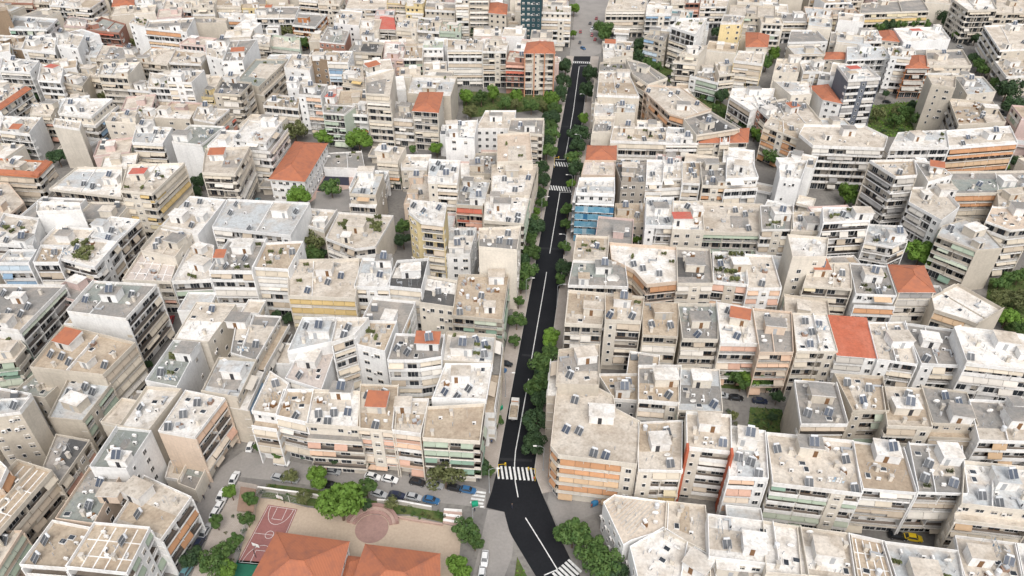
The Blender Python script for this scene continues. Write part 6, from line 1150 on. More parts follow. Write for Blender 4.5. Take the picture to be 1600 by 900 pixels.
CARS = [(-57.3, 118.9, -0.18, 'w', 'white car, right of the low grey roofed shed'), (-52.1, 122.2, 1.52, 'g', 'dark green car, left of the cream block with a terracotta terrace roof'), (-44.0, 116.2, -0.17, 's', 'silver car, in front of the cream block with a terracotta terrace roof'), (-56.7, 114.2, -0.25, 's', 'silver car, right of the low grey roofed shed'), (-53.8, 113.8, -0.25, 's', 'silver car, right of the tiny low outbuilding behind the grey shed'), (-43.9, 112.1, -0.13, 'k', 'black car, in front of the cream block with a terracotta terrace roof'), (-34.0, 114.6, -0.26, 'w', 'white car, in front of the cream block with a terracotta terrace roof'), (-29.7, 113.8, -0.26, 'w', 'white car, in front of the block with a plain tan roof'), (-22.9, 112.9, -0.26, 'k', 'black car, in front of the block with a plain tan roof'), (-18.5, 112.1, -0.26, 's', 'silver car, in front of the block with a plain tan roof'), (-13.7, 111.2, -0.24, 'k', 'black car, behind the right school wing with orange hipped roof'), (-10.6, 110.6, -0.2, 'b', 'blue car, in front of the block with a plain tan roof'), (-31.7, 109.5, -0.32, 's', 'silver car, behind the low orange tiled link roof between'), (-27.4, 109.1, -0.19, 'n', 'navy blue car, in front of the block with a plain tan roof'), (-23.4, 108.6, -0.23, 's', 'silver car, behind the right school wing with orange hipped roof'), (-19.1, 107.7, -0.25, 'b', 'blue car, behind the right school wing with orange hipped roof'), (-6.0, 92.3, -1.63, 'w', 'white car, right of the right school wing with orange hipped roof'), (-6.5, 88.4, -1.63, 'w', 'white car, right of the low orange tiled link roof between'), (-66.5, 124.3, 1.53, 'w', 'white car, right of the white roofed block with a bare peach'), (-67.6, 114.2, 1.47, 'w', 'white car, right of the tiny low outbuilding behind the grey shed'), (-68.6, 106.4, 1.4, 'w', 'white car, in front of the low grey roofed shed'), (-69.0, 104.5, 1.4, 'w', 'white car, right of the pale block with a long rust coloured'), (-69.1, 109.3, 1.47, 'w', 'white car, in front of the white roofed block with a bare peach'), (-69.7, 99.3, 1.4, 's', 'silver car, right of the pale block with a long rust coloured'), (-70.1, 96.2, 1.4, 'n', 'navy blue car, right of the pale block with a long rust coloured'), (-70.5, 89.4, 1.32, 't', 'teal car, right of the white walled block whose tan roof'), (41.7, 449.8, 1.46, 'r', 'red car, right of the white block with orange piers and terracotta'), (39.9, 430.1, 1.46, 'k', 'black car, right of the white block with orange piers and terracotta'), (41.0, 420.2, -1.03, 'b', 'blue car, right of the white block with orange piers and terracotta'), (49.0, 466.0, 1.41, 'k', 'black car, right of the dark teal tower with framed white window'), (48.6, 452.3, 1.44, 'w', 'white car, right of the white block with orange piers and terracotta'), (48.2, 443.9, 1.44, 'r', 'red car, right of the dark teal tower with framed white window'), (49.4, 435.7, 1.34, 'r', 'red car, left of the bright white tower with a slanting windowed'), (49.8, 457.2, 1.44, 's', 'silver car, right of the white block with orange piers and terracotta'), (53.9, 476.3, 1.4, 'r', 'red car, right of the block with a rust tiled hipped roof'), (61.1, 141.2, -0.14, 'k', 'black car, right of the block with a dark pool like terrace'), (67.4, 140.0, -0.14, 'n', 'navy blue car, left of the grey roofed block with a tall bare'), (57.5, 142.1, -0.14, 's', 'silver car, right of the block with a dark pool like terrace'), (90.4, 97.5, -0.2, 'y', 'yellow car, right of the broad beige roofed block with pale green'), (87.2, 98.0, -0.2, 'k', 'black car, in front of the broad beige roofed block with pale green'), (184.7, 342.7, -0.19, 'k', 'black car, in front of the tall slate grey tower with white balcony'), (226.9, 307.8, -1.89, 'w', 'white car, right of the white roofed block with orange and red'), (226.8, 301.2, -1.89, 'r', 'red car, right of the white roofed block with orange and red'), (231.9, 322.4, -1.89, 's', 'silver car, behind the white roofed block with orange and red'), (234.5, 329.7, -1.89, 'k', 'black car, behind the white roofed block with orange and red'), (229.6, 316.0, -1.89, 'n', 'navy blue car, right of the white roofed block with orange and red'), (226.9, 304.5, -1.89, 's', 'silver car, right of the white roofed block with orange and red'), (126.7, 257.7, 0.26, 'k', 'black car, behind the slender white tower with a yellow flank'), (131.0, 258.2, 0.26, 's', 'silver car, behind the slender white tower with a yellow flank'), (-68.0, 291.7, -0.15, 'k', 'black car, behind the low grey roofed shed beside the playground'), (-74.6, 294.2, -0.15, 'n', 'navy blue car, behind the low grey roofed shed beside the playground'), (-98.9, 247.1, 1.59, 't', 'teal car, behind the broad block with a pale blue'), (-132.2, 223.4, -0.27, 'k', 'black car, behind the block with a red edged roof'), (-3.5, 152.3, -0.28, 'b', 'blue car, behind the block with a plain tan roof'), (-1.8, 154.7, -0.28, 'k', 'black car, in front of the block with junk strewn over its flat'), (-105.5, 174.6, 1.75, 'r', 'red car, right of the tall white block with a huge blank'), (266.0, 427.8, -1.24, 'k', 'black car, right of the large low white roofed block'), (259.6, 422.3, -1.22, 's', 'silver car, right of the large low white roofed block'), (53.1, 423.4, -1.59, 's', 'silver car, left of the bright white tower with a slanting windowed'), (147.0, 239.0, -1.73, 's', 'silver car, in front of the tall round cornered tan block with wraparound'), (83.2, 375.6, -1.37, 'k', 'black car, behind the diagonal block with stacked orange balconies'), (-54.2, 295.5, -0.18, 'b', 'blue car, right of the low grey roofed shed beside the playground'), (26.9, 154.9, -0.12, 'k', 'black car, behind the low block with a brown terrace'), (30.6, 154.7, -0.12, 'r', 'red car, behind the low block with a brown terrace')]
LAMPS = [(7.7, 116.9, -1, 'slim grey street lamp, in front of the curved corner block with three long bands'), (23.5, 252.3, -1, 'slim grey street lamp, left of the building wrapped in blue scaffold netting'), (29.4, 288.2, -1, 'slim grey street lamp, left of the pale block with a terracotta tiled roof'), (34.8, 332.1, -1, 'slim grey street lamp, behind the pale block with a terracotta tiled roof'), (18.7, 210.1, -1, 'slim grey street lamp, right of the tall cream block with a blank front'), (14.2, 181.5, 1, 'slim grey street lamp, right of the block with junk strewn over its flat'), (-8.8, 99.6, 1, 'slim grey street lamp, right of the right school wing with orange hipped roof'), (-5.4, 110.2, 1, 'slim grey street lamp, in front of the block with a plain tan roof'), (11.1, 235.5, 1, 'slim grey street lamp, left of the low house with a big satellite dish'), (-1.8, 142.1, 1, 'slim grey street lamp, right of the block with a plain tan roof'), (4.5, 184.8, 1, 'slim grey street lamp, in front of the tall cream block with a blank front')]
PEOPLE = [(5.4, 113.7, 'r', 'person in red top, in front of the curved corner block with three long bands'), (-25.0, 114.8, 'd', 'dark clothed person, in front of the block with a plain tan roof'), (-4.2, 130.1, 'd', 'dark clothed person, right of the block with a plain tan roof'), (-5.2, 125.4, 'b', 'person in blue top, right of the block with a plain tan roof'), (-4.2, 140.0, 'd', 'dark clothed person, left of the curved corner block with three long bands'), (-72.7, 111.4, 'd', 'dark clothed person, right of the low grey roofed shed'), (-73.1, 108.4, 'd', 'dark clothed person, in front of the low grey roofed shed'), (0.0, 105.9, 'd', 'dark clothed person, left of the low white building with a ribbed metal'), (18.7, 105.9, 'r', 'person in red top, left of the low white building with a ribbed metal'), (-8.1, 113.7, 'd', 'dark clothed person, right of the cream block with a terracotta terrace roof'), (-29.0, 112.0, 'd', 'dark clothed person, in front of the cream block with a terracotta terrace roof'), (-8.7, 105.0, 'd', 'dark clothed person, behind the right school wing with orange hipped roof'), (21.5, 312.1, 'd', 'dark clothed person, right of the tall cream rendered block standing'), (11.9, 261.0, 'd', 'dark clothed person, in front of the tall cream rendered block standing')]
TRUCK = (0.6, 136.2, 1.46)
PATCHES = [[(8.63, 215.68), (18.8, 214.87), (18.5, 213.66), (8.37, 214.46)], [(3.01, 159.54), (8.61, 158.71), (8.4, 157.88), (2.81, 158.71)], [(-3.7, 120.93), (4.98, 120.32), (4.96, 119.51), (-3.85, 120.12)], [(21.43, 316.87), (26.44, 316.17), (26.06, 314.79), (21.06, 315.48)]]
EXTRA = {'wall': [(-60.97, 110.97), (-55.2, 110.04), (-48.86, 109.12), (-42.5, 107.84)], 'wall2': [(-31.8, 107.3), (-26.45, 106.94), (-18.75, 105.33)], 'fence': [(-60.26, 108.94), (-60.76, 99.63), (-60.38, 91.54)], 'fence2': [(-60.26, 108.94), (-55.39, 108.39), (-49.8, 106.58)], 'ring': [(-15.89, 101.15), (-23.69, 102.53), (-27.21, 103.39)], 'stairs': [(-15.89, 105.15), (-11.67, 104.8), (-11.45, 100.64), (-15.93, 101.67)], 'hoop': [(-54.13, 106.4), (-56.21, 93.74)], 'hut': [(-64.44, 110.09), (-60.59, 109.35), (-59.38, 102.92), (-63.31, 103.27)], 'bins': [(19.48, 106.76), (20.31, 107.48), (-3.27, 137.33), (-8.75, 106.58)], 'lights': [(17.73, 275.28), (24.91, 274.15), (-3.29, 114.97), (5.61, 113.62)]}
ROAD_LEFT = [(35.0, 408.5), (-3.9, 115.9), (-4.3, 113.9), (-4.9, 110.6), (-5.6, 108.0), (-6.1, 106.0), (-1.8, 104.8), (-1.3, 102.5), (-0.6, 99.6), (0.1, 98.0), (5.1, 88.5), (8.1, 83.3)]
ROAD_RIGHT = [(44.5, 408.5), (5.4, 116.3), (6.2, 113.6), (7.2, 110.0), (8.3, 106.7), (9.4, 103.4), (10.5, 99.6), (11.5, 96.3), (13.3, 91.5), (14.7, 88.5), (16.4, 83.3)]
LANE_LINES = [[(36.79, 392.49), (29.74, 334.31)], [(29.74, 334.31), (24.72, 297.54)], [(24.72, 297.54), (22.59, 282.82)], [(19.07, 254.82), (13.23, 211.67)], [(11.69, 200.57), (10.51, 191.6)], [(10.51, 191.6), (5.57, 156.51)], [(4.7, 149.11), (1.84, 129.4)], [(1.84, 129.4), (0.89, 122.99)], [(0.89, 122.99), (0.64, 118.91)], [(0.64, 118.91), (0.78, 113.62)], [(0.78, 113.62), (1.45, 108.94)], [(3.12, 103.22), (6.62, 96.48)], [(6.62, 96.48), (9.89, 90.0)], [(18.07, 282.82), (22.58, 282.52)], [(18.82, 254.82), (23.37, 254.31)], [(6.92, 88.63), (9.89, 90.0)], [(37.21, 393.46), (41.07, 393.46)]]
CROSSWALKS = [((-3.47, 116.33), (4.88, 115.75), 9, 2.0), ((17.89, 278.72), (26.48, 277.57), 9, 2.0), ((14.9, 258.42), (23.02, 256.87), 9, 2.0), ((34.1, 399.36), (42.89, 398.36), 9, 1.6), ((10.19, 87.73), (13.72, 90.92), 6, 2.0), ((-7.83, 110.41), (-8.33, 107.3), 4, 1.6)]
POLYS = {'yard': [(-60.21, 108.75), (-55.34, 108.21), (-48.17, 106.04), (-35.89, 104.62), (-29.79, 103.74), (-23.83, 103.74), (-16.22, 101.67), (-11.43, 100.3), (-11.85, 87.73), (-14.55, 79.83), (-60.83, 79.83), (-60.1, 91.54), (-60.76, 99.63)], 'court': [(-57.57, 106.85), (-50.32, 105.59), (-52.17, 90.77), (-60.38, 91.54)], 'circle': [(-32.09, 100.3), (-28.28, 100.3)], 'green_court': [(-60.47, 92.32), (-55.13, 91.86), (-54.08, 84.06), (-61.74, 84.78)], 'junction': [(33.19, 407.44), (45.1, 407.44), (51.22, 414.72), (56.66, 439.01), (68.97, 489.47), (85.17, 550.15), (46.04, 550.15), (40.97, 489.47), (35.6, 439.01), (32.54, 408.47)], 'cross_street': [(-68.19, 122.99), (-61.31, 121.55), (-52.68, 119.11), (-42.8, 117.52), (-31.54, 116.33), (-17.14, 113.62), (-8.51, 112.1), (-6.16, 111.16), (-6.31, 105.68), (-8.29, 106.22), (-16.65, 107.3), (-24.33, 108.21), (-36.89, 110.6), (-51.24, 112.86), (-59.31, 114.0), (-67.09, 114.97)], 'left_street': [(-68.19, 122.99), (-67.09, 114.97), (-69.48, 102.18), (-71.22, 88.48), (-71.93, 81.92), (-76.88, 81.92), (-76.64, 90.0), (-74.83, 104.8), (-72.26, 117.91)], 'side_road': [(-5.71, 105.51), (-1.8, 104.8), (-0.44, 99.29), (0.43, 97.63), (0.0, 93.11), (-3.37, 83.34), (-9.43, 83.34), (-7.42, 94.7)], 'right_street': [(9.31, 112.67), (22.9, 109.12), (46.36, 104.62), (75.05, 97.14), (93.04, 92.32), (115.11, 86.69), (113.15, 83.34), (88.97, 89.54), (71.2, 94.38), (45.64, 101.32), (22.54, 105.68), (12.52, 101.32), (10.71, 100.47), (8.33, 107.48)], 'school_grass': [(-59.01, 112.86), (-50.98, 111.72), (-38.97, 109.3), (-30.31, 107.48), (-16.46, 104.8), (-11.56, 102.7), (-11.74, 100.64), (-16.25, 102.01), (-23.87, 104.09), (-29.86, 104.27), (-35.95, 104.97), (-48.29, 106.58), (-59.85, 109.12)], 'median_grass': [(1.13, 93.11), (3.58, 87.73), (3.52, 84.06), (0.0, 84.06)], 'corner_park': [(-66.69, 113.62), (-62.06, 112.67), (-59.64, 110.6), (-60.37, 103.92), (-60.57, 93.11), (-61.72, 87.73), (-69.47, 85.51), (-68.65, 99.63)], 'garden': [(64.36, 138.27), (72.74, 137.33), (71.34, 129.18), (61.34, 129.18)], 'court_garden': [(59.32, 154.35), (75.3, 152.23), (72.95, 144.07), (57.35, 145.56)], 'upper_garden': [(-25.46, 358.23), (19.95, 351.6), (19.97, 323.97), (12.39, 334.31), (-19.73, 325.42), (-23.54, 334.31)], 'overgrown_plot': [(176.2, 339.67), (203.1, 345.16), (198.43, 322.53), (185.02, 304.66), (159.58, 304.66)], 'far_park': [(158.45, 195.13), (180.3, 205.45), (159.94, 163.2), (150.14, 169.04), (152.05, 184.79)], 'playground': [(-78.08, 273.58), (-61.24, 271.9), (-60.61, 259.99), (-75.77, 252.29), (-79.17, 244.9)], 'playground_mat': [(-76.76, 269.68), (-67.11, 267.48), (-65.51, 259.99), (-72.43, 261.04), (-75.03, 254.82), (-77.79, 255.84)], 'sand_court': [(-77.57, 254.82), (-64.27, 255.84), (-61.02, 240.14), (-75.67, 240.14)], 'diag_lane': [(68.65, 422.21), (74.68, 425.49), (84.74, 396.39), (99.77, 351.6), (117.32, 310.68), (123.56, 275.28), (116.8, 270.78), (110.81, 297.54), (94.06, 339.67), (78.47, 379.3), (67.28, 411.58)]}



# ------------------------------------------------------------------ materials
def new_mat(name):
    m = bpy.data.materials.new(name)
    m.use_nodes = True
    nt = m.node_tree
    return m, nt, nt.nodes["Principled BSDF"]

def mix_col(nt, fac, a, b, blend='MIX'):
    n = nt.nodes.new("ShaderNodeMix")
    n.data_type = 'RGBA'
    n.blend_type = blend
    for sock, v in ((n.inputs[0], fac), (n.inputs[6], a), (n.inputs[7], b)):
        if hasattr(v, "links") or hasattr(v, "is_output"):
            nt.links.new(v, sock)
        elif isinstance(v, (tuple, list)):
            sock.default_value = (v[0], v[1], v[2], 1)
        else:
            sock.default_value = v
    return n.outputs[2]

def pos_noise(nt, scale, detail=4, stretch=(1, 1, 1), rough=0.6):
    g = nt.nodes.new("ShaderNodeNewGeometry")
    mp = nt.nodes.new("ShaderNodeMapping")
    mp.inputs["Scale"].default_value = stretch
    nt.links.new(g.outputs["Position"], mp.inputs["Vector"])
    n = nt.nodes.new("ShaderNodeTexNoise")
    n.inputs["Scale"].default_value = scale
    n.inputs["Detail"].default_value = detail
    n.inputs["Roughness"].default_value = rough
    nt.links.new(mp.outputs[0], n.inputs["Vector"])
    return n.outputs["Fac"]

def ramp(nt, fac, lo, hi):
    r = nt.nodes.new("ShaderNodeMapRange")
    r.inputs["From Min"].default_value = lo
    r.inputs["From Max"].default_value = hi
    nt.links.new(fac, r.inputs["Value"])
    return r.outputs[0]

def rough_mat(name, col, stain=None, amount=0.5, streak=0.0, rough=0.9, scale=0.16, fine=0.12, dirt=0.0):
    m, nt, p = new_mat(name)
    stain = stain or tuple(c * 0.6 for c in col)
    big = ramp(nt, pos_noise(nt, scale, 5), 0.42, 0.72)
    mu = nt.nodes.new("ShaderNodeMath"); mu.operation = 'MULTIPLY'
    nt.links.new(big, mu.inputs[0]); mu.inputs[1].default_value = amount
    c = mix_col(nt, mu.outputs[0], col, stain)
    if streak:
        st = ramp(nt, pos_noise(nt, 1.0, 4, (1.3, 1.3, 0.09)), 0.52, 0.78)
        m2 = nt.nodes.new("ShaderNodeMath"); m2.operation = 'MULTIPLY'
        nt.links.new(st, m2.inputs[0]); m2.inputs[1].default_value = streak
        c = mix_col(nt, m2.outputs[0], c, tuple(v * 0.5 for v in stain))
    if dirt:
        st = ramp(nt, pos_noise(nt, .62, 6, (1, 1, 1), .72), 0.54, 0.70)
        m3 = nt.nodes.new("ShaderNodeMath"); m3.operation = 'MULTIPLY'
        nt.links.new(st, m3.inputs[0]); m3.inputs[1].default_value = dirt
        c = mix_col(nt, m3.outputs[0], c, tuple(v * .62 for v in stain))
        st = ramp(nt, pos_noise(nt, .11, 3), 0.5, 0.62)
        m3 = nt.nodes.new("ShaderNodeMath"); m3.operation = 'MULTIPLY'
        nt.links.new(st, m3.inputs[0]); m3.inputs[1].default_value = dirt * .7
        c = mix_col(nt, m3.outputs[0], c, tuple(v * 1.12 for v in stain))
    f = ramp(nt, pos_noise(nt, 1.7, 6), 0.3, 0.75)
    lo = tuple([1 - fine] * 3); hi = tuple([1 + fine * 0.6] * 3)
    c = mix_col(nt, 1.0, c, mix_col(nt, f, lo, hi), 'MULTIPLY')
    oi = nt.nodes.new("ShaderNodeObjectInfo")
    v = nt.nodes.new("ShaderNodeMapRange")
    v.inputs["To Min"].default_value = 0.9; v.inputs["To Max"].default_value = 1.06
    nt.links.new(oi.outputs["Random"], v.inputs["Value"])
    cc = nt.nodes.new("ShaderNodeCombineColor")
    for i in range(3): nt.links.new(v.outputs[0], cc.inputs[i])
    c = mix_col(nt, 1.0, c, cc.outputs[0], 'MULTIPLY')
    nt.links.new(c, p.inputs["Base Color"])
    p.inputs["Roughness"].default_value = rough
    p.inputs["Specular IOR Level"].default_value = 0.25
    return m

def tile_mat(name, col):
    m, nt, p = new_mat(name)
    g = nt.nodes.new("ShaderNodeNewGeometry")
    w = nt.nodes.new("ShaderNodeTexWave")
    w.wave_type = 'BANDS'; w.bands_direction = 'X'
    w.inputs["Scale"].default_value = 1.1
    w.inputs["Distortion"].default_value = 0.6
    nt.links.new(g.outputs["Position"], w.inputs["Vector"])
    a = mix_col(nt, w.outputs["Fac"], tuple(c * 0.75 for c in col), tuple(min(1, c * 1.1) for c in col))
    n = ramp(nt, pos_noise(nt, 0.5, 5), 0.45, 0.75)
    c = mix_col(nt, n, a, (col[0] * 0.62, col[1] * 0.7, col[2] * 0.9))
    nt.links.new(c, p.inputs["Base Color"])
    p.inputs["Roughness"].default_value = 0.85
    b = nt.nodes.new("ShaderNodeBump"); b.inputs["Strength"].default_value = 0.5
    nt.links.new(w.outputs["Fac"], b.inputs["Height"])
    nt.links.new(b.outputs[0], p.inputs["Normal"])
    return m

WALLC = dict(wh=(.83, .82, .80), cr=(.71, .65, .56), be=(.58, .52, .435), pe=(.66, .53, .42), co=(.40, .36, .31), br=(.30, .22, .15),
             re=(.40, .21, .155), pk=(.62, .48, .44), ye=(.70, .57, .32), lg=(.55, .62, .52), sl=(.17, .185, .215), te=(.03, .065, .075),
             gr=(.42, .41, .40))
WALLC['or'] = (.50, .21, .09)
WALL = {k: rough_mat('plaster_' + k, v, amount=.4, streak=.2) for k, v in WALLC.items()}
ROOFC = dict(be=((.60, .54, .465), (.37, .31, .245)), wh=((.74, .715, .675), (.48, .42, .35)), gr=((.25, .24, .225), (.36, .32, .28)),
             lb=((.50, .52, .525), (.43, .38, .33)), ta=((.46, .38, .29), (.31, .24, .175)), dk=((.085, .085, .085), (.14, .13, .12)),
             pk=((.58, .51, .46), (.48, .42, .38)), gg=((.25, .27, .25), (.33, .32, .28)), ro=((.47, .14, .08), (.48, .17, .11)),
             rb=((.62, .54, .45), (.42, .34, .27)), pe=((.62, .51, .41), (.5, .40, .31)), lg=((.45, .52, .42), (.4, .38, .3)),
             bg=((.12, .26, .28), (.25, .3, .3)), re=((.5, .12, .09), (.4, .16, .12)))
ROOF = {k: rough_mat('roof_' + k, v[0], v[1], amount=.7, rough=.92, scale=.22, fine=.22, dirt=.7) for k, v in ROOFC.items()}
TILE = tile_mat('terracotta_tile', (.41, .145, .074))
AWNC = dict(w=[(.60, .53, .43), (.66, .62, .56), (.50, .42, .33)], o=[(.50, .27, .145), (.55, .39, .25), (.60, .53, .43)],
            g=[(.36, .42, .33), (.48, .52, .42), (.22, .32, .25)], y=[(.56, .41, .19), (.60, .52, .36), (.60, .53, .43)],
            r=[(.50, .15, .10), (.58, .34, .26), (.60, .53, .43)], b=[(.24, .35, .47), (.46, .54, .60), (.58, .53, .46)],
            p=[(.62, .43, .31), (.60, .38, .29), (.62, .53, .43)], n=[(.45, .42, .38), (.56, .53, .48), (.3, .29, .28)])
def cloth_mat(name, c):
    m = rough_mat(name, c, amount=.25, scale=.5, rough=.8, fine=.08)
    return m
AWN = {k: [cloth_mat('awning_%s_%d' % (k, i), c) for i, c in enumerate(v)] for k, v in AWNC.items()}
WHITE = rough_mat('white_paint', (.80, .785, .76), (.55, .50, .43), amount=.5, streak=.35, scale=.4)
TRIM = rough_mat('trim_concrete', (.52, .48, .43), amount=.4, streak=.3)
DARKM = rough_mat('dark_metal', (.05, .05, .055), rough=.5)
FLOORT = rough_mat('balcony_floor_tile', (.21, .175, .145), amount=.4)
STEEL = rough_mat('galvanised_steel', (.42, .43, .44), rough=.4)
WOOD = rough_mat('door_wood', (.22, .12, .06))
BROWNP = rough_mat('faded_brown', (.30, .20, .15))
REDP = rough_mat('rust_red_paint', (.48, .13, .07), streak=.2)
ORP = rough_mat('orange_paint', (.55, .29, .18), streak=.2)
SHUT = rough_mat('shutter', (.55, .50, .43), fine=.2)
TANK = rough_mat('tank_metal', (.66, .67, .68), rough=.4)
def glass(name, c, r=.12):
    m, nt, p = new_mat(name)
    n = ramp(nt, pos_noise(nt, .35, 2), .35, .65)
    nt.links.new(mix_col(nt, n, c, tuple(v * 2.6 + .01 for v in c)), p.inputs["Base Color"])
    p.inputs["Roughness"].default_value = r
    p.inputs["Specular IOR Level"].default_value = .5
    return m
GLASS = glass('window_glass', (.018, .021, .025))
PANEL = rough_mat('collector_glass', (.085, .09, .098), rough=.4)
PANELB = rough_mat('collector_glass_blue', (.075, .09, .12), rough=.4)

def ground_mat():
    m, nt, p = new_mat('street_ground')
    a = ramp(nt, pos_noise(nt, .05, 6), .4, .65)
    c = mix_col(nt, a, (.17, .16, .15), (.25, .235, .21))
    b = ramp(nt, pos_noise(nt, .9, 6), .45, .7)
    c = mix_col(nt, b, c, (.14, .13, .12))
    nt.links.new(c, p.inputs["Base Color"]); p.inputs["Roughness"].default_value = .95
    return m
GROUND = ground_mat()
STREET = rough_mat('worn_asphalt', (.30, .28, .26), (.20, .19, .18), amount=.6, scale=.12)
ASPH = rough_mat('fresh_asphalt', (.0095, .0105, .0135), (.017, .018, .021), amount=.8, scale=.09, rough=.75, fine=.25)
ASPH2 = rough_mat('patched_asphalt', (.030, .031, .034), (.02, .02, .022), amount=.8, scale=.3)
def paving():
    m, nt, p = new_mat('paving_slabs')
    g = nt.nodes.new("ShaderNodeNewGeometry")
    br = nt.nodes.new("ShaderNodeTexBrick")
    br.inputs["Scale"].default_value = 1.0
    br.inputs["Color1"].default_value = (.47, .41, .36, 1); br.inputs["Color2"].default_value = (.40, .34, .30, 1)
    br.inputs["Mortar"].default_value = (.30, .27, .24, 1); br.inputs["Mortar Size"].default_value = .03
    nt.links.new(g.outputs["Position"], br.inputs["Vector"])
    n = ramp(nt, pos_noise(nt, .3, 5), .4, .7)
    c = mix_col(nt, n, br.outputs["Color"], (.33, .29, .25))
    nt.links.new(c, p.inputs["Base Color"]); p.inputs["Roughness"].default_value = .9
    return m
PAVE = paving()
PINKPAVE = rough_mat('pink_paving', (.46, .33, .28), amount=.4, scale=.5)
KERB = rough_mat('kerb_stone', (.50, .47, .43))
ROADW = rough_mat('road_paint', (.72, .72, .70), (.40, .40, .39), amount=.55, scale=1.2, fine=.2)
YARD = rough_mat('yard_concrete', (.46, .37, .285), (.38, .30, .23), amount=.6, scale=.15)
COURT = rough_mat('court_surface', (.28, .125, .115), (.23, .11, .10), amount=.5, scale=.4)
COURTG = rough_mat('green_court_surface', (.03, .16, .10), amount=.4)
BRICKP = rough_mat('brick_paving', (.36, .23, .20), amount=.4, scale=.6)
GRASSM = rough_mat('grass_soil', (.07, .11, .03), (.13, .12, .05), amount=.8, scale=.5, fine=.3)
RUBBER = rough_mat('playground_rubber', (.04, .04, .06))
BLUEP = rough_mat('blue_paint', (.05, .22, .42))
GREENP = rough_mat('green_paint', (.02, .30, .17))
YELLOWP = rough_mat('yellow_paint', (.75, .50, .03))

def leaf_mat(name, a, b):
    m, nt, p = new_mat(name)
    n = ramp(nt, pos_noise(nt, .8, 4), .35, .68)
    c = mix_col(nt, n, a, b)
    oi = nt.nodes.new("ShaderNodeObjectInfo")
    v = nt.nodes.new("ShaderNodeMapRange"); v.inputs["To Min"].default_value = .8; v.inputs["To Max"].default_value = 1.2
    nt.links.new(oi.outputs["Random"], v.inputs["Value"])
    cc = nt.nodes.new("ShaderNodeCombineColor")
    for i in range(3): nt.links.new(v.outputs[0], cc.inputs[i])
    c = mix_col(nt, 1.0, c, cc.outputs[0], 'MULTIPLY')
    nt.links.new(c, p.inputs["Base Color"]); p.inputs["Roughness"].default_value = .7
    p.inputs["Specular IOR Level"].default_value = .3
    return m
LEAF = dict(d=leaf_mat('leaf_dark', (.024, .052, .022), (.05, .088, .032)), m=leaf_mat('leaf_mid', (.045, .095, .024), (.09, .145, .036)),
            l=leaf_mat('leaf_light', (.08, .155, .02), (.13, .22, .034)), o=leaf_mat('leaf_olive', (.08, .095, .035), (.15, .16, .06)))
BARK = rough_mat('bark', (.14, .10, .07))

# ------------------------------------------------------------------ helpers
def obj(name, mesh, parent=None, loc=None):
    o = bpy.data.objects.new(name, mesh)
    COL.objects.link(o)
    if parent is not None: o.parent = parent
    if loc is not None: o.location = loc
    return o

def tag(o, label=None, cat=None, group=None, kind=None):
    if label: o["label"] = label
    if cat: o["category"] = cat
    if group: o["group"] = group
    if kind: o["kind"] = kind
    return o

class MB:
    def __init__(s): s.v = []; s.f = []; s.m = []
    def poly(s, pts, mi=0):
        b = len(s.v); s.v.extend(tuple(p) for p in pts); s.f.append(tuple(range(b, b + len(pts)))); s.m.append(mi)
    def prism(s, pts, z0, z1, mi=0, top=True, bot=True, mtop=None):
        """pts clockwise seen from above"""
        n = len(pts); b = len(s.v)
        s.v.extend((p[0], p[1], z0) for p in pts); s.v.extend((p[0], p[1], z1) for p in pts)
        for i in range(n):
            j = (i + 1) % n
            s.f.append((b + j, b + i, b + n + i, b + n + j)); s.m.append(mi)
        if top: s.f.append(tuple(b + n + i for i in reversed(range(n)))); s.m.append(mi if mtop is None else mtop)
        if bot: s.f.append(tuple(b + i for i in range(n))); s.m.append(mi)
    def box(s, c, d, hw, hd, z0, z1, mi=0, mtop=None):
        """c centre xy, d unit direction xy, hw half length along d, hd half depth"""
        nx, ny = -d[1], d[0]
        P = [(c[0] - d[0] * hw + nx * hd, c[1] - d[1] * hw + ny * hd), (c[0] + d[0] * hw + nx * hd, c[1] + d[1] * hw + ny * hd),
             (c[0] + d[0] * hw - nx * hd, c[1] + d[1] * hw - ny * hd), (c[0] - d[0] * hw - nx * hd, c[1] - d[1] * hw - ny * hd)]
        s.prism(P, z0, z1, mi, mtop=mtop)
    def tube(s, p, q, r, mi=0, n=6, r2=None):
        p = Vector(p); q = Vector(q); ax = (q - p).normalized()
        u = ax.orthogonal().normalized(); w = ax.cross(u)
        r2 = r if r2 is None else r2; b = len(s.v)
        for k in range(n):
            a = 2 * math.pi * k / n
            s.v.append(tuple(p + (u * math.cos(a) + w * math.sin(a)) * r))
        for k in range(n):
            a = 2 * math.pi * k / n
            s.v.append(tuple(q + (u * math.cos(a) + w * math.sin(a)) * r2))
        for k in range(n):
            j = (k + 1) % n; s.f.append((b + k, b + j, b + n + j, b + n + k)); s.m.append(mi)
        s.f.append(tuple(b + k for k in reversed(range(n)))); s.m.append(mi)
        s.f.append(tuple(b + n + k for k in range(n))); s.m.append(mi)
    def mesh(s, name, mats):
        me = bpy.data.meshes.new(name)
        me.from_pydata(s.v, [], s.f)
        for m in mats: me.materials.append(m)
        if any(s.m): me.polygons.foreach_set("material_index", s.m)
        return me
    def build(s, name, mats, parent=None, loc=None):
        return obj(name, s.mesh(name, mats if isinstance(mats, (list, tuple)) else [mats]), parent, loc)

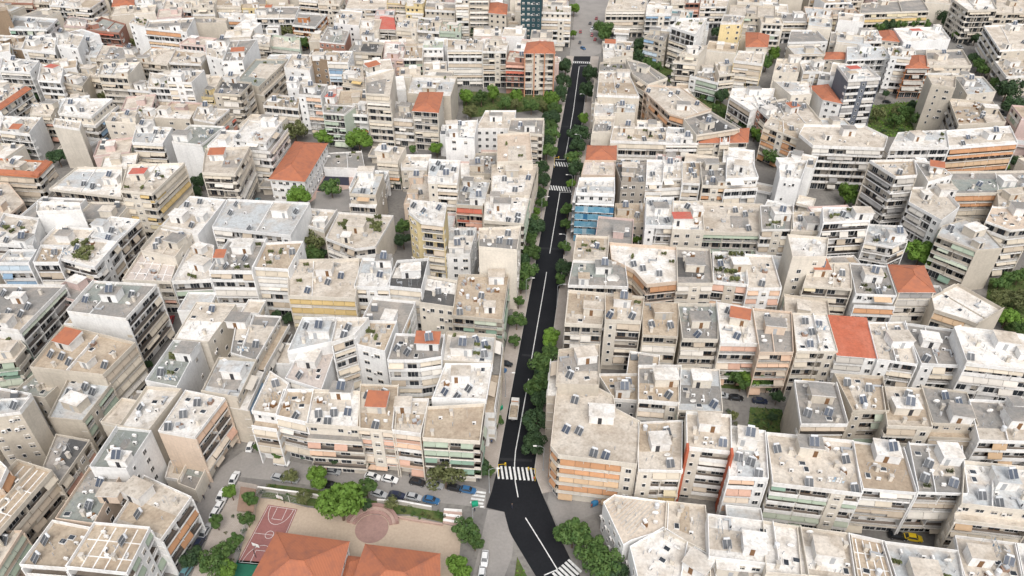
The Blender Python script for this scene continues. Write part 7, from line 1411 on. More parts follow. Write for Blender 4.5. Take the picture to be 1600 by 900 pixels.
def offset_poly(P, D):
    """clockwise polygon, inset edge i by D[i]"""
    n = len(P); L = []
    for i in range(n):
        a, b = P[i], P[(i + 1) % n]
        dx, dy = b[0] - a[0], b[1] - a[1]; l = math.hypot(dx, dy) or 1e-6
        dx /= l; dy /= l
        L.append(((a[0] + dy * D[i], a[1] - dx * D[i]), (dx, dy)))
    R = []
    for i in range(n):
        (p, d), (q, e) = L[i - 1], L[i]
        cr = d[0] * e[1] - d[1] * e[0]
        if abs(cr) < .12: R.append(q); continue
        t = ((q[0] - p[0]) * e[1] - (q[1] - p[1]) * e[0]) / cr
        R.append((p[0] + d[0] * t, p[1] + d[1] * t))
    return R

def inside(P, x, y):
    c = False
    for i in range(len(P)):
        x1, y1 = P[i]; x2, y2 = P[i - 1]
        if (y1 > y) != (y2 > y) and x < (x2 - x1) * (y - y1) / (y2 - y1) + x1: c = not c
    return c

# ------------------------------------------------------------------ shared small meshes (x along the wall, y outward)
def window_mesh(name, w, h, mull=1, frame=WHITE, shut=0.0):
    m = MB(); t = .07
    m.box((0, .03), (1, 0), w / 2, .03, 0, h, 1)
    for x in (-w / 2, w / 2): m.box((x, .05), (1, 0), t / 2, .06, -t / 2, h + t / 2, 0)
    for z in (0, h): m.box((0, .052), (1, 0), w / 2 - t / 2, .058, z - t / 2, z + t / 2, 0)
    for k in range(mull): m.box((-w / 2 + w * (k + 1) / (mull + 1), .048), (1, 0), .025, .05, t / 2, h - t / 2, 0)
    if shut: m.box((0, .045), (1, 0), w / 2 - t / 2, .04, h * (1 - shut), h - t / 2, 2)
    return m.mesh(name, [frame, GLASS, SHUT])
DOORS = [window_mesh('balcony_door', 2.5, 2.2), window_mesh('balcony_door', 2.4, 2.2, shut=.3), window_mesh('balcony_door', 1.8, 2.15, shut=.7),
         window_mesh('balcony_door', 2.7, 2.2, 2), window_mesh('balcony_door', 2.2, 2.2, frame=WOOD)]
WINS = [window_mesh('window', 1.25, 1.3), window_mesh('window', 1.25, 1.3, shut=.6), window_mesh('window', .8, 1.1, 0), window_mesh('window', 1.6, 1.3, 1, shut=.3)]
def awning_mesh(mat):
    m = MB()
    pr = [(0, 0), (.45, -.38), (.82, -.72), (1.0, -.93), (1.0, -1.0)]
    for (y0, z0), (y1, z1) in zip(pr, pr[1:]):
        m.poly([(-.5, y0, z0), (.5, y0, z0), (.5, y1, z1), (-.5, y1, z1)])
        m.poly([(-.5, y1, z1 - .03), (.5, y1, z1 - .03), (.5, y0, z0 - .03), (-.5, y0, z0 - .03)])
    return m.mesh('awning', [mat])
AWNM = {k: [awning_mesh(m) for m in v] for k, v in AWN.items()}
def solar_meshes():
    R = []
    for mat in (PANEL, PANELB):
        m = MB()
        a = math.radians(42); ca, sa = math.cos(a), math.sin(a)
        for x in (-.56, .56):
            def q(u, v, h): return (x + u, -(v * ca) + h * -sa * -1 * 0 + (-sa * h) , 0.25 + (1 - v / 2.0) * 0 + (2.0 - v) * sa + ca * h)
            for h, mi in ((.08, 0),):
                m.poly([q(-.5, 0, .08), q(-.5, 2, .08), q(.5, 2, .08), q(.5, 0, .08)], 0)
                m.poly([q(.5, 0, 0), q(.5, 2, 0), q(-.5, 2, 0), q(-.5, 0, 0)], 1)
                for (u0, v0), (u1, v1) in (((-.5, 0), (-.5, 2)), ((-.5, 2), (.5, 2)), ((.5, 2), (.5, 0)), ((.5, 0), (-.5, 0))):
                    m.poly([q(u0, v0, 0), q(u1, v1, 0), q(u1, v1, .08), q(u0, v0, .08)], 1)
                for u in (-.5, .5 - .06):
                    m.poly([q(u, 0, .085), q(u, 2, .085), q(u + .06, 2, .085), q(u + .06, 0, .085)], 1)
        for x in (-1.0, 1.0):
            m.tube((x, -.02, 0), (x, -.02, 1.62), .03, 1, 4); m.tube((x, -1.46, 0), (x, -1.46, .3), .03, 1, 4)
        R.append(m.mesh('solar_heater', [mat, STEEL]))
    t = MB(); t.tube((-.75, .28, 1.72), (.75, .28, 1.72), .28, 0, 10)
    return R, t.mesh('tank', [TANK])
SOLAR, SOLTANK = solar_meshes()
def antenna_mesh():
    m = MB(); m.tube((0, 0, 0), (0, 0, 3.4), .03, 0, 4)
    m.tube((0, -.7, 3.2), (0, .7, 3.2), .02, 0, 4)
    for k in range(5): m.tube((-.32 + k * .03, -.6 + k * .3, 3.2), (.32 - k * .03, -.6 + k * .3, 3.2), .015, 0, 4)
    return m.mesh('antenna', [STEEL])
ANT = antenna_mesh()
def dish_mesh(r):
    m = MB(); m.tube((0, 0, 0), (0, 0, 1.1), .05, 1, 5)
    n = 12; rings = []
    for k in range(4):
        rr = r * (k + .15) / 3.15; yy = -.25 - .35 * r * (1 - (rr / r) ** 2) * -1 - .2
        rings.append([(rr * math.cos(2 * math.pi * i / n), -.1 - .3 * r * (rr / r) ** 2, 1.2 + rr * math.sin(2 * math.pi * i / n) * .85 + .3 * rr / r * 0) for i in range(n)])
    for A, B_ in zip(rings, rings[1:]):
        for i in range(n):
            j = (i + 1) % n; m.poly([A[i], A[j], B_[j], B_[i]]); 
    m.poly(rings[0])
    m.tube((0, -.1, 1.2), (0, -.1 - r * .8, 1.25), .03, 1, 4)
    return m.mesh('satellite_dish', [WHITE, STEEL])
DISH = dish_mesh(.75); DISHBIG = dish_mesh(1.9)
def ac_mesh():
    m = MB(); m.box((0, 0), (1, 0), .45, .2, .15, .85, 0)
    m.tube((-.1, -.2, .5), (-.1, -.23, .5), .26, 1, 10)
    m.box((-.3, 0), (1, 0), .04, .2, 0, .15, 1); m.box((.3, 0), (1, 0), .04, .2, 0, .15, 1)
    return m.mesh('air_conditioner', [WHITE, DARKM])
ACM = ac_mesh()
def chimney_mesh():
    m = MB(); m.box((0, 0), (1, 0), .35, .35, 0, 1.5, 0); m.box((0, 0), (1, 0), .45, .45, 1.62, 1.72, 1)
    for a in (-.3, .3):
        for b in (-.3, .3): m.box((a, b), (1, 0), .05, .05, 1.5, 1.62, 0)
    return m.mesh('chimney', [WALL['cr'], TRIM])
CHIM = chimney_mesh()
def wtank_mesh():
    m = MB(); m.tube((0, 0, .15), (0, 0, 1.3), .55, 0, 12); m.tube((0, 0, 1.3), (0, 0, 1.45), .5, 0, 12, .2); m.box((0, 0), (1, 0), .5, .5, 0, .15, 1)
    return m.mesh('water_tank', [TANK, TRIM])
WTANK = wtank_mesh()
def planter_mesh():
    r = random.Random(3); m = MB(); m.box((0, 0), (1, 0), .8, .28, 0, .45, 0)
    for k in range(60):
        c = Vector((r.uniform(-.85, .85), r.uniform(-.35, .35), r.uniform(.45, 1.25))); u = Vector((r.gauss(0, 1), r.gauss(0, 1), r.gauss(0, 1))).normalized(); w = u.orthogonal().normalized() * .16; u = u * .2
        m.poly([c - u - w, c + u - w, c + u + w, c - u + w], 1)
    return m.mesh('planter', [TRIM, LEAF['o']])
PLANTER = planter_mesh()
def crate_mesh(mats):
    m = MB(); m.box((0, 0), (1, 0), .7, .5, 0, .7, 0); m.box((.2, .1), (.9, .43), .5, .4, .7, 1.1, 1); m.box((-.9, .5), (.7, .7), .6, .1, 0, 1.0, 1)
    return m.mesh('roof_junk', mats)
JUNK = [crate_mesh([WOOD, WHITE]), crate_mesh([BROWNP, STEEL]), crate_mesh([STEEL, TRIM])]
def pipe_mesh():
    m = MB(); m.tube((0, 0, 0), (0, 0, .9), .08, 0, 6); m.tube((0, 0, .9), (.25, 0, 1.05), .08, 0, 6); return m.mesh('vent_pipe', [STEEL])
PIPE = pipe_mesh()
def skylight_mesh():
    m = MB(); m.box((0, 0), (1, 0), .7, .55, 0, .35, 0); m.box((0, 0), (1, 0), .6, .45, .351, .42, 1); return m.mesh('skylight', [WHITE, GLASS])
SKYL = skylight_mesh()
def laundry_mesh(mats):
    m = MB(); r = random.Random(len(mats) + 5)
    for x in (-1.8, 1.8): m.tube((x, 0, 0), (x, 0, 1.9), .04, 0, 5); m.tube((x, -.5, 1.85), (x, .5, 1.85), .03, 0, 4)
    for k, y in enumerate((-.4, .4)):
        m.tube((-1.8, y, 1.84), (1.8, y, 1.84), .012, 0, 3); x = -1.6
        while x < 1.3:
            w = r.uniform(.3, .7); h = r.uniform(.5, 1.0); m.box((x + w / 2, y), (1, 0), w / 2, .012, 1.82 - h, 1.82, r.randrange(1, len(mats))); x += w + r.uniform(.08, .3)
    return m.mesh('clothes_line', mats)
LAUNDRY = laundry_mesh([STEEL, WHITE, AWN['b'][0], AWN['r'][0], WHITE, AWN['b'][1]])
def duct_mesh():
    m = MB(); m.box((0, 0), (1, 0), 1.3, .22, .12, .5, 0); m.box((1.1, .5), (0, 1), .75, .2, .1, .48, 0); m.tube((-1.0, 0, .5), (-1.0, 0, 1.2), .14, 1, 7)
    return m.mesh('air_duct', [STEEL, DARKM])
DUCT = duct_mesh()

# ------------------------------------------------------------------ the setting: ground, streets, yards
def sheet(name, pts, z, mat, kind='structure', thick=0.0):
    m = MB()
    A = sum(pts[i][0] * pts[(i + 1) % len(pts)][1] - pts[(i + 1) % len(pts)][0] * pts[i][1] for i in range(len(pts)))
    if A > 0: pts = pts[::-1]
    if thick: m.prism(pts, z - thick, z, 0, bot=False)
    else: m.poly([(p[0], p[1], z) for p in reversed(pts)])
    o = m.build(name, [mat]); o["kind"] = kind
    return o
g = MB(); g.poly([(-1500, -300, 0), (1500, -300, 0), (1500, 2000, 0), (-1500, 2000, 0)])
tag(g.build('ground', [GROUND]), kind='structure')
def strip(name, L, R, z, mat):
    m = MB()
    n = min(len(L), len(R))
    pts = [(p[0], p[1]) for p in L] + [(p[0], p[1]) for p in reversed(R)]
    return sheet(name, pts, z, mat)
sheet('road', [tuple(p) for p in ROAD_LEFT] + [tuple(p) for p in reversed(ROAD_RIGHT)], .016, ASPH)
def off_line(Ln, d):
    out = []
    for i, p in enumerate(Ln):
        a = Ln[max(0, i - 1)]; b = Ln[min(len(Ln) - 1, i + 1)]
        dx, dy = b[0] - a[0], b[1] - a[1]; l = math.hypot(dx, dy)
        out.append((p[0] - dy / l * d, p[1] + dx / l * d))
    return out
def pavement(Ln, d, i0, i1):
    S = Ln[i0:i1]
    K = off_line(S, d * .035); O = off_line(S, d)
    sheet('pavement', K + O[::-1], .13, PAVE, thick=.13)
    sheet('kerb', S + K[::-1], .135, KERB, thick=.135)
pavement(ROAD_LEFT, -4.2, 0, 2)
pavement(ROAD_RIGHT, 4.6, 0, 4)
for nm, z, mt in (('junction', .004, STREET), ('cross_street', .004, STREET), ('left_street', .008, STREET), ('side_road', .012, STREET), ('right_street', .004, STREET)):
    sheet('road', POLYS[nm], z, mt)
sheet('yard', POLYS['yard'], .02, YARD)
sheet('court', POLYS['court'], .024, COURT)
sheet('court', POLYS['green_court'], .024, COURTG)
for nm in ('corner_park',): sheet('path', POLYS[nm], .024, PAVE)
sheet('sand_court', POLYS['sand_court'], .012, STREET)
sheet('playground', POLYS['playground'], .008, PINKPAVE)
sheet('playground', POLYS['playground_mat'], .016, RUBBER)
for i, q in enumerate(PATCHES): sheet('road_patch', q, .0185, ASPH2)

def grass_patch(pts, z, dens=1.2, hmax=.5, mats=('m', 'l', 'o')):
    r = random.Random(len(pts) + int(pts[0][0] * 10)); m = MB()
    A = sum(pts[i][0] * pts[(i + 1) % len(pts)][1] - pts[(i + 1) % len(pts)][0] * pts[i][1] for i in range(len(pts)))
    P = pts if A > 0 else pts[::-1]
    m.poly([(p[0], p[1], z) for p in P], 0)
    xs = [p[0] for p in P]; ys = [p[1] for p in P]
    for k in range(min(9000, int(abs(A) / 2 * dens * 2.2))):
        x = r.uniform(min(xs), max(xs)); y = r.uniform(min(ys), max(ys))
        if not inside(P, x, y): continue
        nz = noise.noise((x * .25, y * .25, 3)); h = hmax * (.5 + .8 * max(0, nz + .3)); s = r.uniform(.18, .34)
        c = Vector((x, y, z + r.uniform(.05, h))); u = Vector((r.gauss(0, 1), r.gauss(0, 1), r.gauss(0, .6))).normalized() * s; w = Vector((r.gauss(0, 1), r.gauss(0, 1), r.gauss(0, .8))).normalized() * s * .8
        m.poly([c - u - w, c + u - w, c + u + w, c - u + w], 1 + (0 if nz < -.1 else 1 if nz < .35 else 2))
    o = m.build('grass', [GRASSM] + [LEAF[k] for k in mats]); o["kind"] = 'stuff'
    return o
grass_patch(POLYS['school_grass'], .03, .5, .3, ('o', 'm', 'o'))
grass_patch(POLYS['median_grass'], .03, 2, .2, ('l', 'l', 'm'))
grass_patch(POLYS['garden'], .02, 1.5, .35, ('m', 'd', 'm'))
grass_patch(POLYS['court_garden'], .02, 1, .6)
grass_patch(POLYS['upper_garden'], .02, .5, .8, ('o', 'm', 'd'))
grass_patch(POLYS['overgrown_plot'], .02, 1.6, 1.6, ('m', 'l', 'o'))
grass_patch(POLYS['far_park'], .02, 1.2, 1.2, ('o', 'm', 'l'))
grass_patch(POLYS['diag_lane'], .02, .5, .9, ('m', 'd', 'l'))

# road paint
def paint_bar(a, b, w, z, mat=ROADW, m=None):
    own = m is None
    m = m or MB()
    d = Vector((b[0] - a[0], b[1] - a[1])); l = d.length; d /= l
    n = Vector((-d.y, d.x)) * w / 2
    m.poly([(a[0] - n.x, a[1] - n.y, z), (b[0] - n.x, b[1] - n.y, z), (b[0] + n.x, b[1] + n.y, z), (a[0] + n.x, a[1] + n.y, z)])
    return m
m = MB()
for a, b in LANE_LINES: paint_bar(a, b, .24, .021, m=m)
o = m.build('road_marking', [ROADW]); o["kind"] = 'structure'
for k, (a, b, n, h) in enumerate(CROSSWALKS):
    d = Vector((b[0] - a[0], b[1] - a[1])); l = d.length; d /= l
    ref = Vector((-.13, .99)) if k != 4 else Vector((-d.y, d.x))
    if k == 5: ref = Vector((-d.y, d.x))
    m = MB()
    for i in range(n):
        c = Vector(a) + d * (l * i / (n - 1))
        paint_bar(c - ref * h, c + ref * h, .52 if k < 4 else .6, .0255, m=m)
    o = m.build('road_marking', [ROADW]); o["kind"] = 'structure'

# schoolyard court lines, painted circle
def court_map(u, v):
    A, B_, C, D = [Vector(p) for p in POLYS['court']]
    return A.lerp(B_, u).lerp(D.lerp(C, u), v)
m = MB()
def cl(p): return [court_map(*q) for q in p]
def polyline(P, w, z, m):
    for a, b in zip(P, P[1:]): paint_bar(a, b, w, z, m=m)
z = .029
polyline(cl([(.04, .02), (.96, .02), (.96, .98), (.04, .98), (.04, .02)]), .09, z, m)
polyline(cl([(.04, .5), (.96, .5)]), .09, z + .001, m)
for v0, sg in ((.02, 1), (.98, -1)):
    polyline(cl([(.34, v0), (.34, v0 + sg * .21), (.66, v0 + sg * .21), (.66, v0)]), .09, z + .002, m)
    polyline(cl([(.5 + .38 * math.cos(t), v0 + sg * .30 * math.sin(t)) for t in [math.pi * i / 14 for i in range(15)]]), .09, z + .003, m)
polyline(cl([(.5 + .12 * math.cos(t), .5 + .065 * math.sin(t)) for t in [2 * math.pi * i / 16 for i in range(17)]]), .09, z + .004, m)
o = m.build('court_marking', [ROADW]); o["kind"] = 'structure'
cc, ce = Vector(POLYS['circle'][0]), Vector(POLYS['circle'][1]); cr = (ce - cc).length
sheet('yard_circle', [(cc.x + cr * math.cos(2 * math.pi * i / 40), cc.y + cr * math.sin(2 * math.pi * i / 40)) for i in range(40)], .03, BRICKP)

# ------------------------------------------------------------------ apartment buildings
def unit(a, b):
    dx, dy = b[0] - a[0], b[1] - a[1]; l = math.hypot(dx, dy) or 1e-6
    return (dx / l, dy / l), l

def hip_roof(P, z, mat, root, over=.45, steep=.42):
    Q = offset_poly(P, [-over] * len(P))
    m = MB()
    L = [math.dist(Q[i], Q[(i + 1) % 4]) for i in range(4)]
    k = 0 if L[0] + L[2] >= L[1] + L[3] else 1
    Q = Q[k:] + Q[:k]
    s = min(math.dist(Q[1], Q[2]), math.dist(Q[3], Q[0])) / 2
    m0 = ((Q[3][0] + Q[0][0]) / 2, (Q[3][1] + Q[0][1]) / 2); m1 = ((Q[1][0] + Q[2][0]) / 2, (Q[1][1] + Q[2][1]) / 2)
    d, l = unit(m0, m1); t = min(s, l * .48)
    h = s * steep
    r0 = (m0[0] + d[0] * t, m0[1] + d[1] * t, z + h); r1 = (m1[0] - d[0] * t, m1[1] - d[1] * t, z + h)
    q = [(p[0], p[1], z) for p in Q]; e = [(p[0], p[1], z - .18) for p in Q]
    m.poly([q[1], q[0], r0, r1]); m.poly([q[2], q[1], r1]); m.poly([q[3], q[2], r1, r0]); m.poly([q[0], q[3], r0])
    for i in range(4):
        j = (i + 1) % 4; m.poly([e[j], e[i], q[i], q[j]], 1)
    m.poly(e, 1)
    ro = m.build('roof', [mat, WHITE], root)
    # ridge caps
    c = MB()
    for a, b in ((r0, r1), (q[0], r0), (q[3], r0), (q[1], r1), (q[2], r1)):
        c.tube((a[0], a[1], a[2] + .02), (b[0], b[1], b[2] + .02), .11, 0, 5)
    c.build('ridge_cap', [mat], ro)
    return ro

GLB = [GLASS]
def stair_tower(root, c, d, w, dp, z, h, wall, lid, r, pan=False):
    m = MB(); m.box(c, d, w / 2, dp / 2, z, z + h, 0)
    t = m.build('stair_tower', [wall], root)
    if lid is TILE:
        n = (-d[1], d[0])
        P = [(c[0] - d[0] * w / 2 + n[0] * dp / 2, c[1] - d[1] * w / 2 + n[1] * dp / 2), (c[0] + d[0] * w / 2 + n[0] * dp / 2, c[1] + d[1] * w / 2 + n[1] * dp / 2),
             (c[0] + d[0] * w / 2 - n[0] * dp / 2, c[1] + d[1] * w / 2 - n[1] * dp / 2), (c[0] - d[0] * w / 2 - n[0] * dp / 2, c[1] - d[1] * w / 2 - n[1] * dp / 2)]
        Q = offset_poly(P, [-.4] * 4); m = MB()
        zs = [.9, .9, .12, .12]
        m.poly([(Q[i][0], Q[i][1], z + h + zs[i]) for i in (3, 2, 1, 0)])
        m.poly([(Q[i][0], Q[i][1], z + h + .003) for i in (0, 1, 2, 3)], 1)
        for i in range(4):
            j = (i + 1) % 4
            m.poly([(Q[j][0], Q[j][1], z + h + .003), (Q[i][0], Q[i][1], z + h + .003), (Q[i][0], Q[i][1], z + h + zs[i]), (Q[j][0], Q[j][1], z + h + zs[j])], 1)
        m.build('roof', [TILE, WHITE], t)
    else:
        m = MB(); m.box(c, d, w / 2 + .22, dp / 2 + .22, z + h + .003, z + h + .2, 1, 0)
        m.build('roof', [lid, WHITE], t)
    n = (d[1], -d[0]); x = r.uniform(-w * .25, w * .25)
    q = (c[0] + d[0] * x + n[0] * (dp / 2 + .03), c[1] + d[1] * x + n[1] * (dp / 2 + .03))
    m = MB(); m.box(q, d, .45, .03, z + .05, z + 2.0, 0); m.build('door', [r.choice([DARKM, WOOD, STEEL])], t)
    return t

CASTS = 0
def facade_balcony(root, o, W, C, i, n, r, awn, wall, near, wm, par_mat, p_aw, flags, wmb):
    """balcony front on edge i: outline W, recessed wall C, both relative to root"""
    a, b = W[i], W[(i + 1) % len(W)]; ca, cb = C[i], C[(i + 1) % len(C)]
    d, L = unit(a, b); nn = (-d[1], d[0])
    bd = (a[0] - ca[0]) * nn[0] + (a[1] - ca[1]) * nn[1]
    # usable span in wall coordinates
    s0 = max(0.0, (ca[0] - a[0]) * d[0] + (ca[1] - a[1]) * d[1]); s1 = min(L, (cb[0] - a[0]) * d[0] + (cb[1] - a[1]) * d[1])
    if s1 - s0 < 2.2: return
    rot = math.atan2(d[1], d[0])
    def at(s, off): return (a[0] + d[0] * s - nn[0] * (bd - off), a[1] + d[1] * s - nn[1] * (bd - off))
    nb = max(1, round((s1 - s0) / 3.3)); bw = (s1 - s0) / nb
    # split of the front into separate balconies
    cuts = [0.0, L]
    if L > 9 and r.random() < .55: cuts = [0.0, L * r.uniform(.42, .58), L]
    if L > 17: cuts = [0.0, L * .34, L * .67, L]
    style = r.random()
    slabm = WHITE if style < .8 else wall
    canvas = r.random() < .14; rail = r.random() < .45
    for k in range(1, n):
        zf = .6 + 3.0 * k
        for u, v in zip(cuts, cuts[1:]):
            m = MB(); g0 = .0 if u == 0 else .1; g1 = .0 if v == L else .1
            x0, x1 = u + g0, v - g1; xm = (x0 + x1) / 2; hw = (x1 - x0) / 2
            sh = .0 if r.random() < .85 else .25
            m.box(at(xm, (bd - sh) / 2 + .002), d, hw, (bd - sh) / 2 - .002, zf - .2, zf, 0, 3)
            if rail:
                m.box(at(xm, bd - sh - .06), d, hw, .06, zf + .001, zf + .22, 1)
                for zz in (.42, .6, .78, .95): m.box(at(xm, bd - sh - .05), d, hw - .06, .018 if zz < .9 else .035, zf + zz - .02, zf + zz + .02, 2)
            else: m.box(at(xm, bd - sh - .06), d, hw, .06, zf + .001, zf + .95, 1)
            for xe, sg in ((x0, 1), (x1, -1)):
                m.box(at(xe + sg * .05, (bd - sh - .12) / 2 + .002), d, .05, (bd - sh - .12) / 2 - .004, zf + .001, zf + .93, 1)
            m.build('balcony', [slabm, AWN[awn][r.randrange(3)] if canvas and r.random() < .8 else par_mat, DARKM if style < .5 else WHITE, FLOORT], root)
    # party fins between flats, a solid bay on some fronts
    for u in cuts[1:-1]:
        wmb.box(at(u, bd / 2 - .06), d, .07, bd / 2 - .1, 3.2, .6 + 3.0 * n - .27, 0)
    bay = r.randrange(nb) if nb > 2 and r.random() < .38 else -1
    if bay >= 0:
        m = MB(); m.box(at(s0 + bw * (bay + .5), bd / 2 + .012), d, bw / 2 - .05, bd / 2 + .01, 3.0, .6 + 3.0 * n - .27, 0); m.build('bay', [wall], root)
    # ground floor opening, doors, awnings
    for k in range(n):
        zf = .6 + 3.0 * k if k else 0.0
        fl_aw = r.random() < .8 or 'band' in flags
        run = r.random() < .6 or 'band' in flags; col = r.choice(AWNM[awn] + AWNM[awn][:1]) if 'band' not in flags else AWNM[awn][0 if r.random() < .8 else 1]; dr = r.choice([1.0, 1.25, 1.5, 1.75, 1.9]); ou = r.uniform(.45, .8)
        for j in range(nb):
            sc = s0 + bw * (j + .5)
            if j == bay and k:
                q = at(sc, bd + .03)
                if near: w = obj('window', WINS[bay % 4], root, (q[0], q[1], zf + .95)); w.rotation_euler = (0, 0, rot)
                else: wmb.box(q, d, .55, .02, zf + .95, zf + 2.2, 1)
                continue
            if near:
                if k == 0:
                    if r.random() < .7:
                        q = at(sc, .0); w = obj('shop_window', DOORS[3], root, (q[0], q[1], .25)); w.rotation_euler = (0, 0, rot); w.scale = (min(1.3, (bw - .3) / 2.7), 1, 1.15)
                elif r.random() < .92:
                    q = at(sc + r.uniform(-.15, .15), .0); w = obj('balcony_door', r.choice(DOORS), root, (q[0], q[1], zf + .06)); w.rotation_euler = (0, 0, rot)
                    w.scale = (min(1, (bw - .25) / 2.75), 1, 1)
            else:
                q = at(sc, .03); wmb.box(q, d, min(1.2, bw / 2 - .2), .03, zf + .1, zf + 2.25, 1)
            pa = p_aw * (1.6 if run else .7) if k else p_aw * .35
            if fl_aw and r.random() < pa:
                if not run and r.random() < .3: col = r.choice(AWNM[awn])
                q = at(sc, bd - .42); w = obj('awning', col, root, (q[0], q[1], (zf if k else .2) + 2.72))
                w.rotation_euler = (0, 0, rot); w.scale = (bw - .08, ou, dr) if run else (bw - .08, r.uniform(.48, .95), r.choice([1.0, 1.25, 1.5, 1.75, 1.9, 2.0]))

def facade_windows(root, W, i, n, r, near, wmb, wall, mode, z0=0.0):
    a, b = W[i], W[(i + 1) % len(W)]; d, L = unit(a, b); nn = (-d[1], d[0]); rot = math.atan2(d[1], d[0])
    if L < 2.2: return
    if mode == 'x':
        nb = max(1, round(L / 3.0)); cols = [L * (j + .5) / nb for j in range(nb)]; pr = .95
    else:
        nb = 2 if L > 7 else 1
        cols = sorted(r.uniform(1.2, L - 1.2) for j in range(nb)) if L > 3 else [L / 2]; pr = .9
        if len(cols) == 2 and cols[1] - cols[0] < 1.9: cols = [L * .3, L * .7]
    me = [r.choice(WINS) for c in cols]
    for k in range(0 if mode == 'x' or n == 1 else 1, n):
        zf = (.6 + 3.0 * k if k else .2) + z0
        for j, sc in enumerate(cols):
            if r.random() > pr: continue
            if near:
                q = (a[0] + d[0] * sc, a[1] + d[1] * sc); w = obj('window', me[j], root, (q[0], q[1], zf + 1.0)); w.rotation_euler = (0, 0, rot)
                if r.random() < .22:
                    q = (a[0] + d[0] * (sc + 1.1) + nn[0] * .24, a[1] + d[1] * (sc + 1.1) + nn[1] * .24); w = obj('air_conditioner', ACM, root, (q[0], q[1], zf + .9)); w.rotation_euler = (0, 0, rot + math.pi)
            else:
                q = (a[0] + d[0] * sc + nn[0] * .03, a[1] + d[1] * sc + nn[1] * .03); wmb.box(q, d, .6, .03, zf + .95, zf + 2.2, 1)

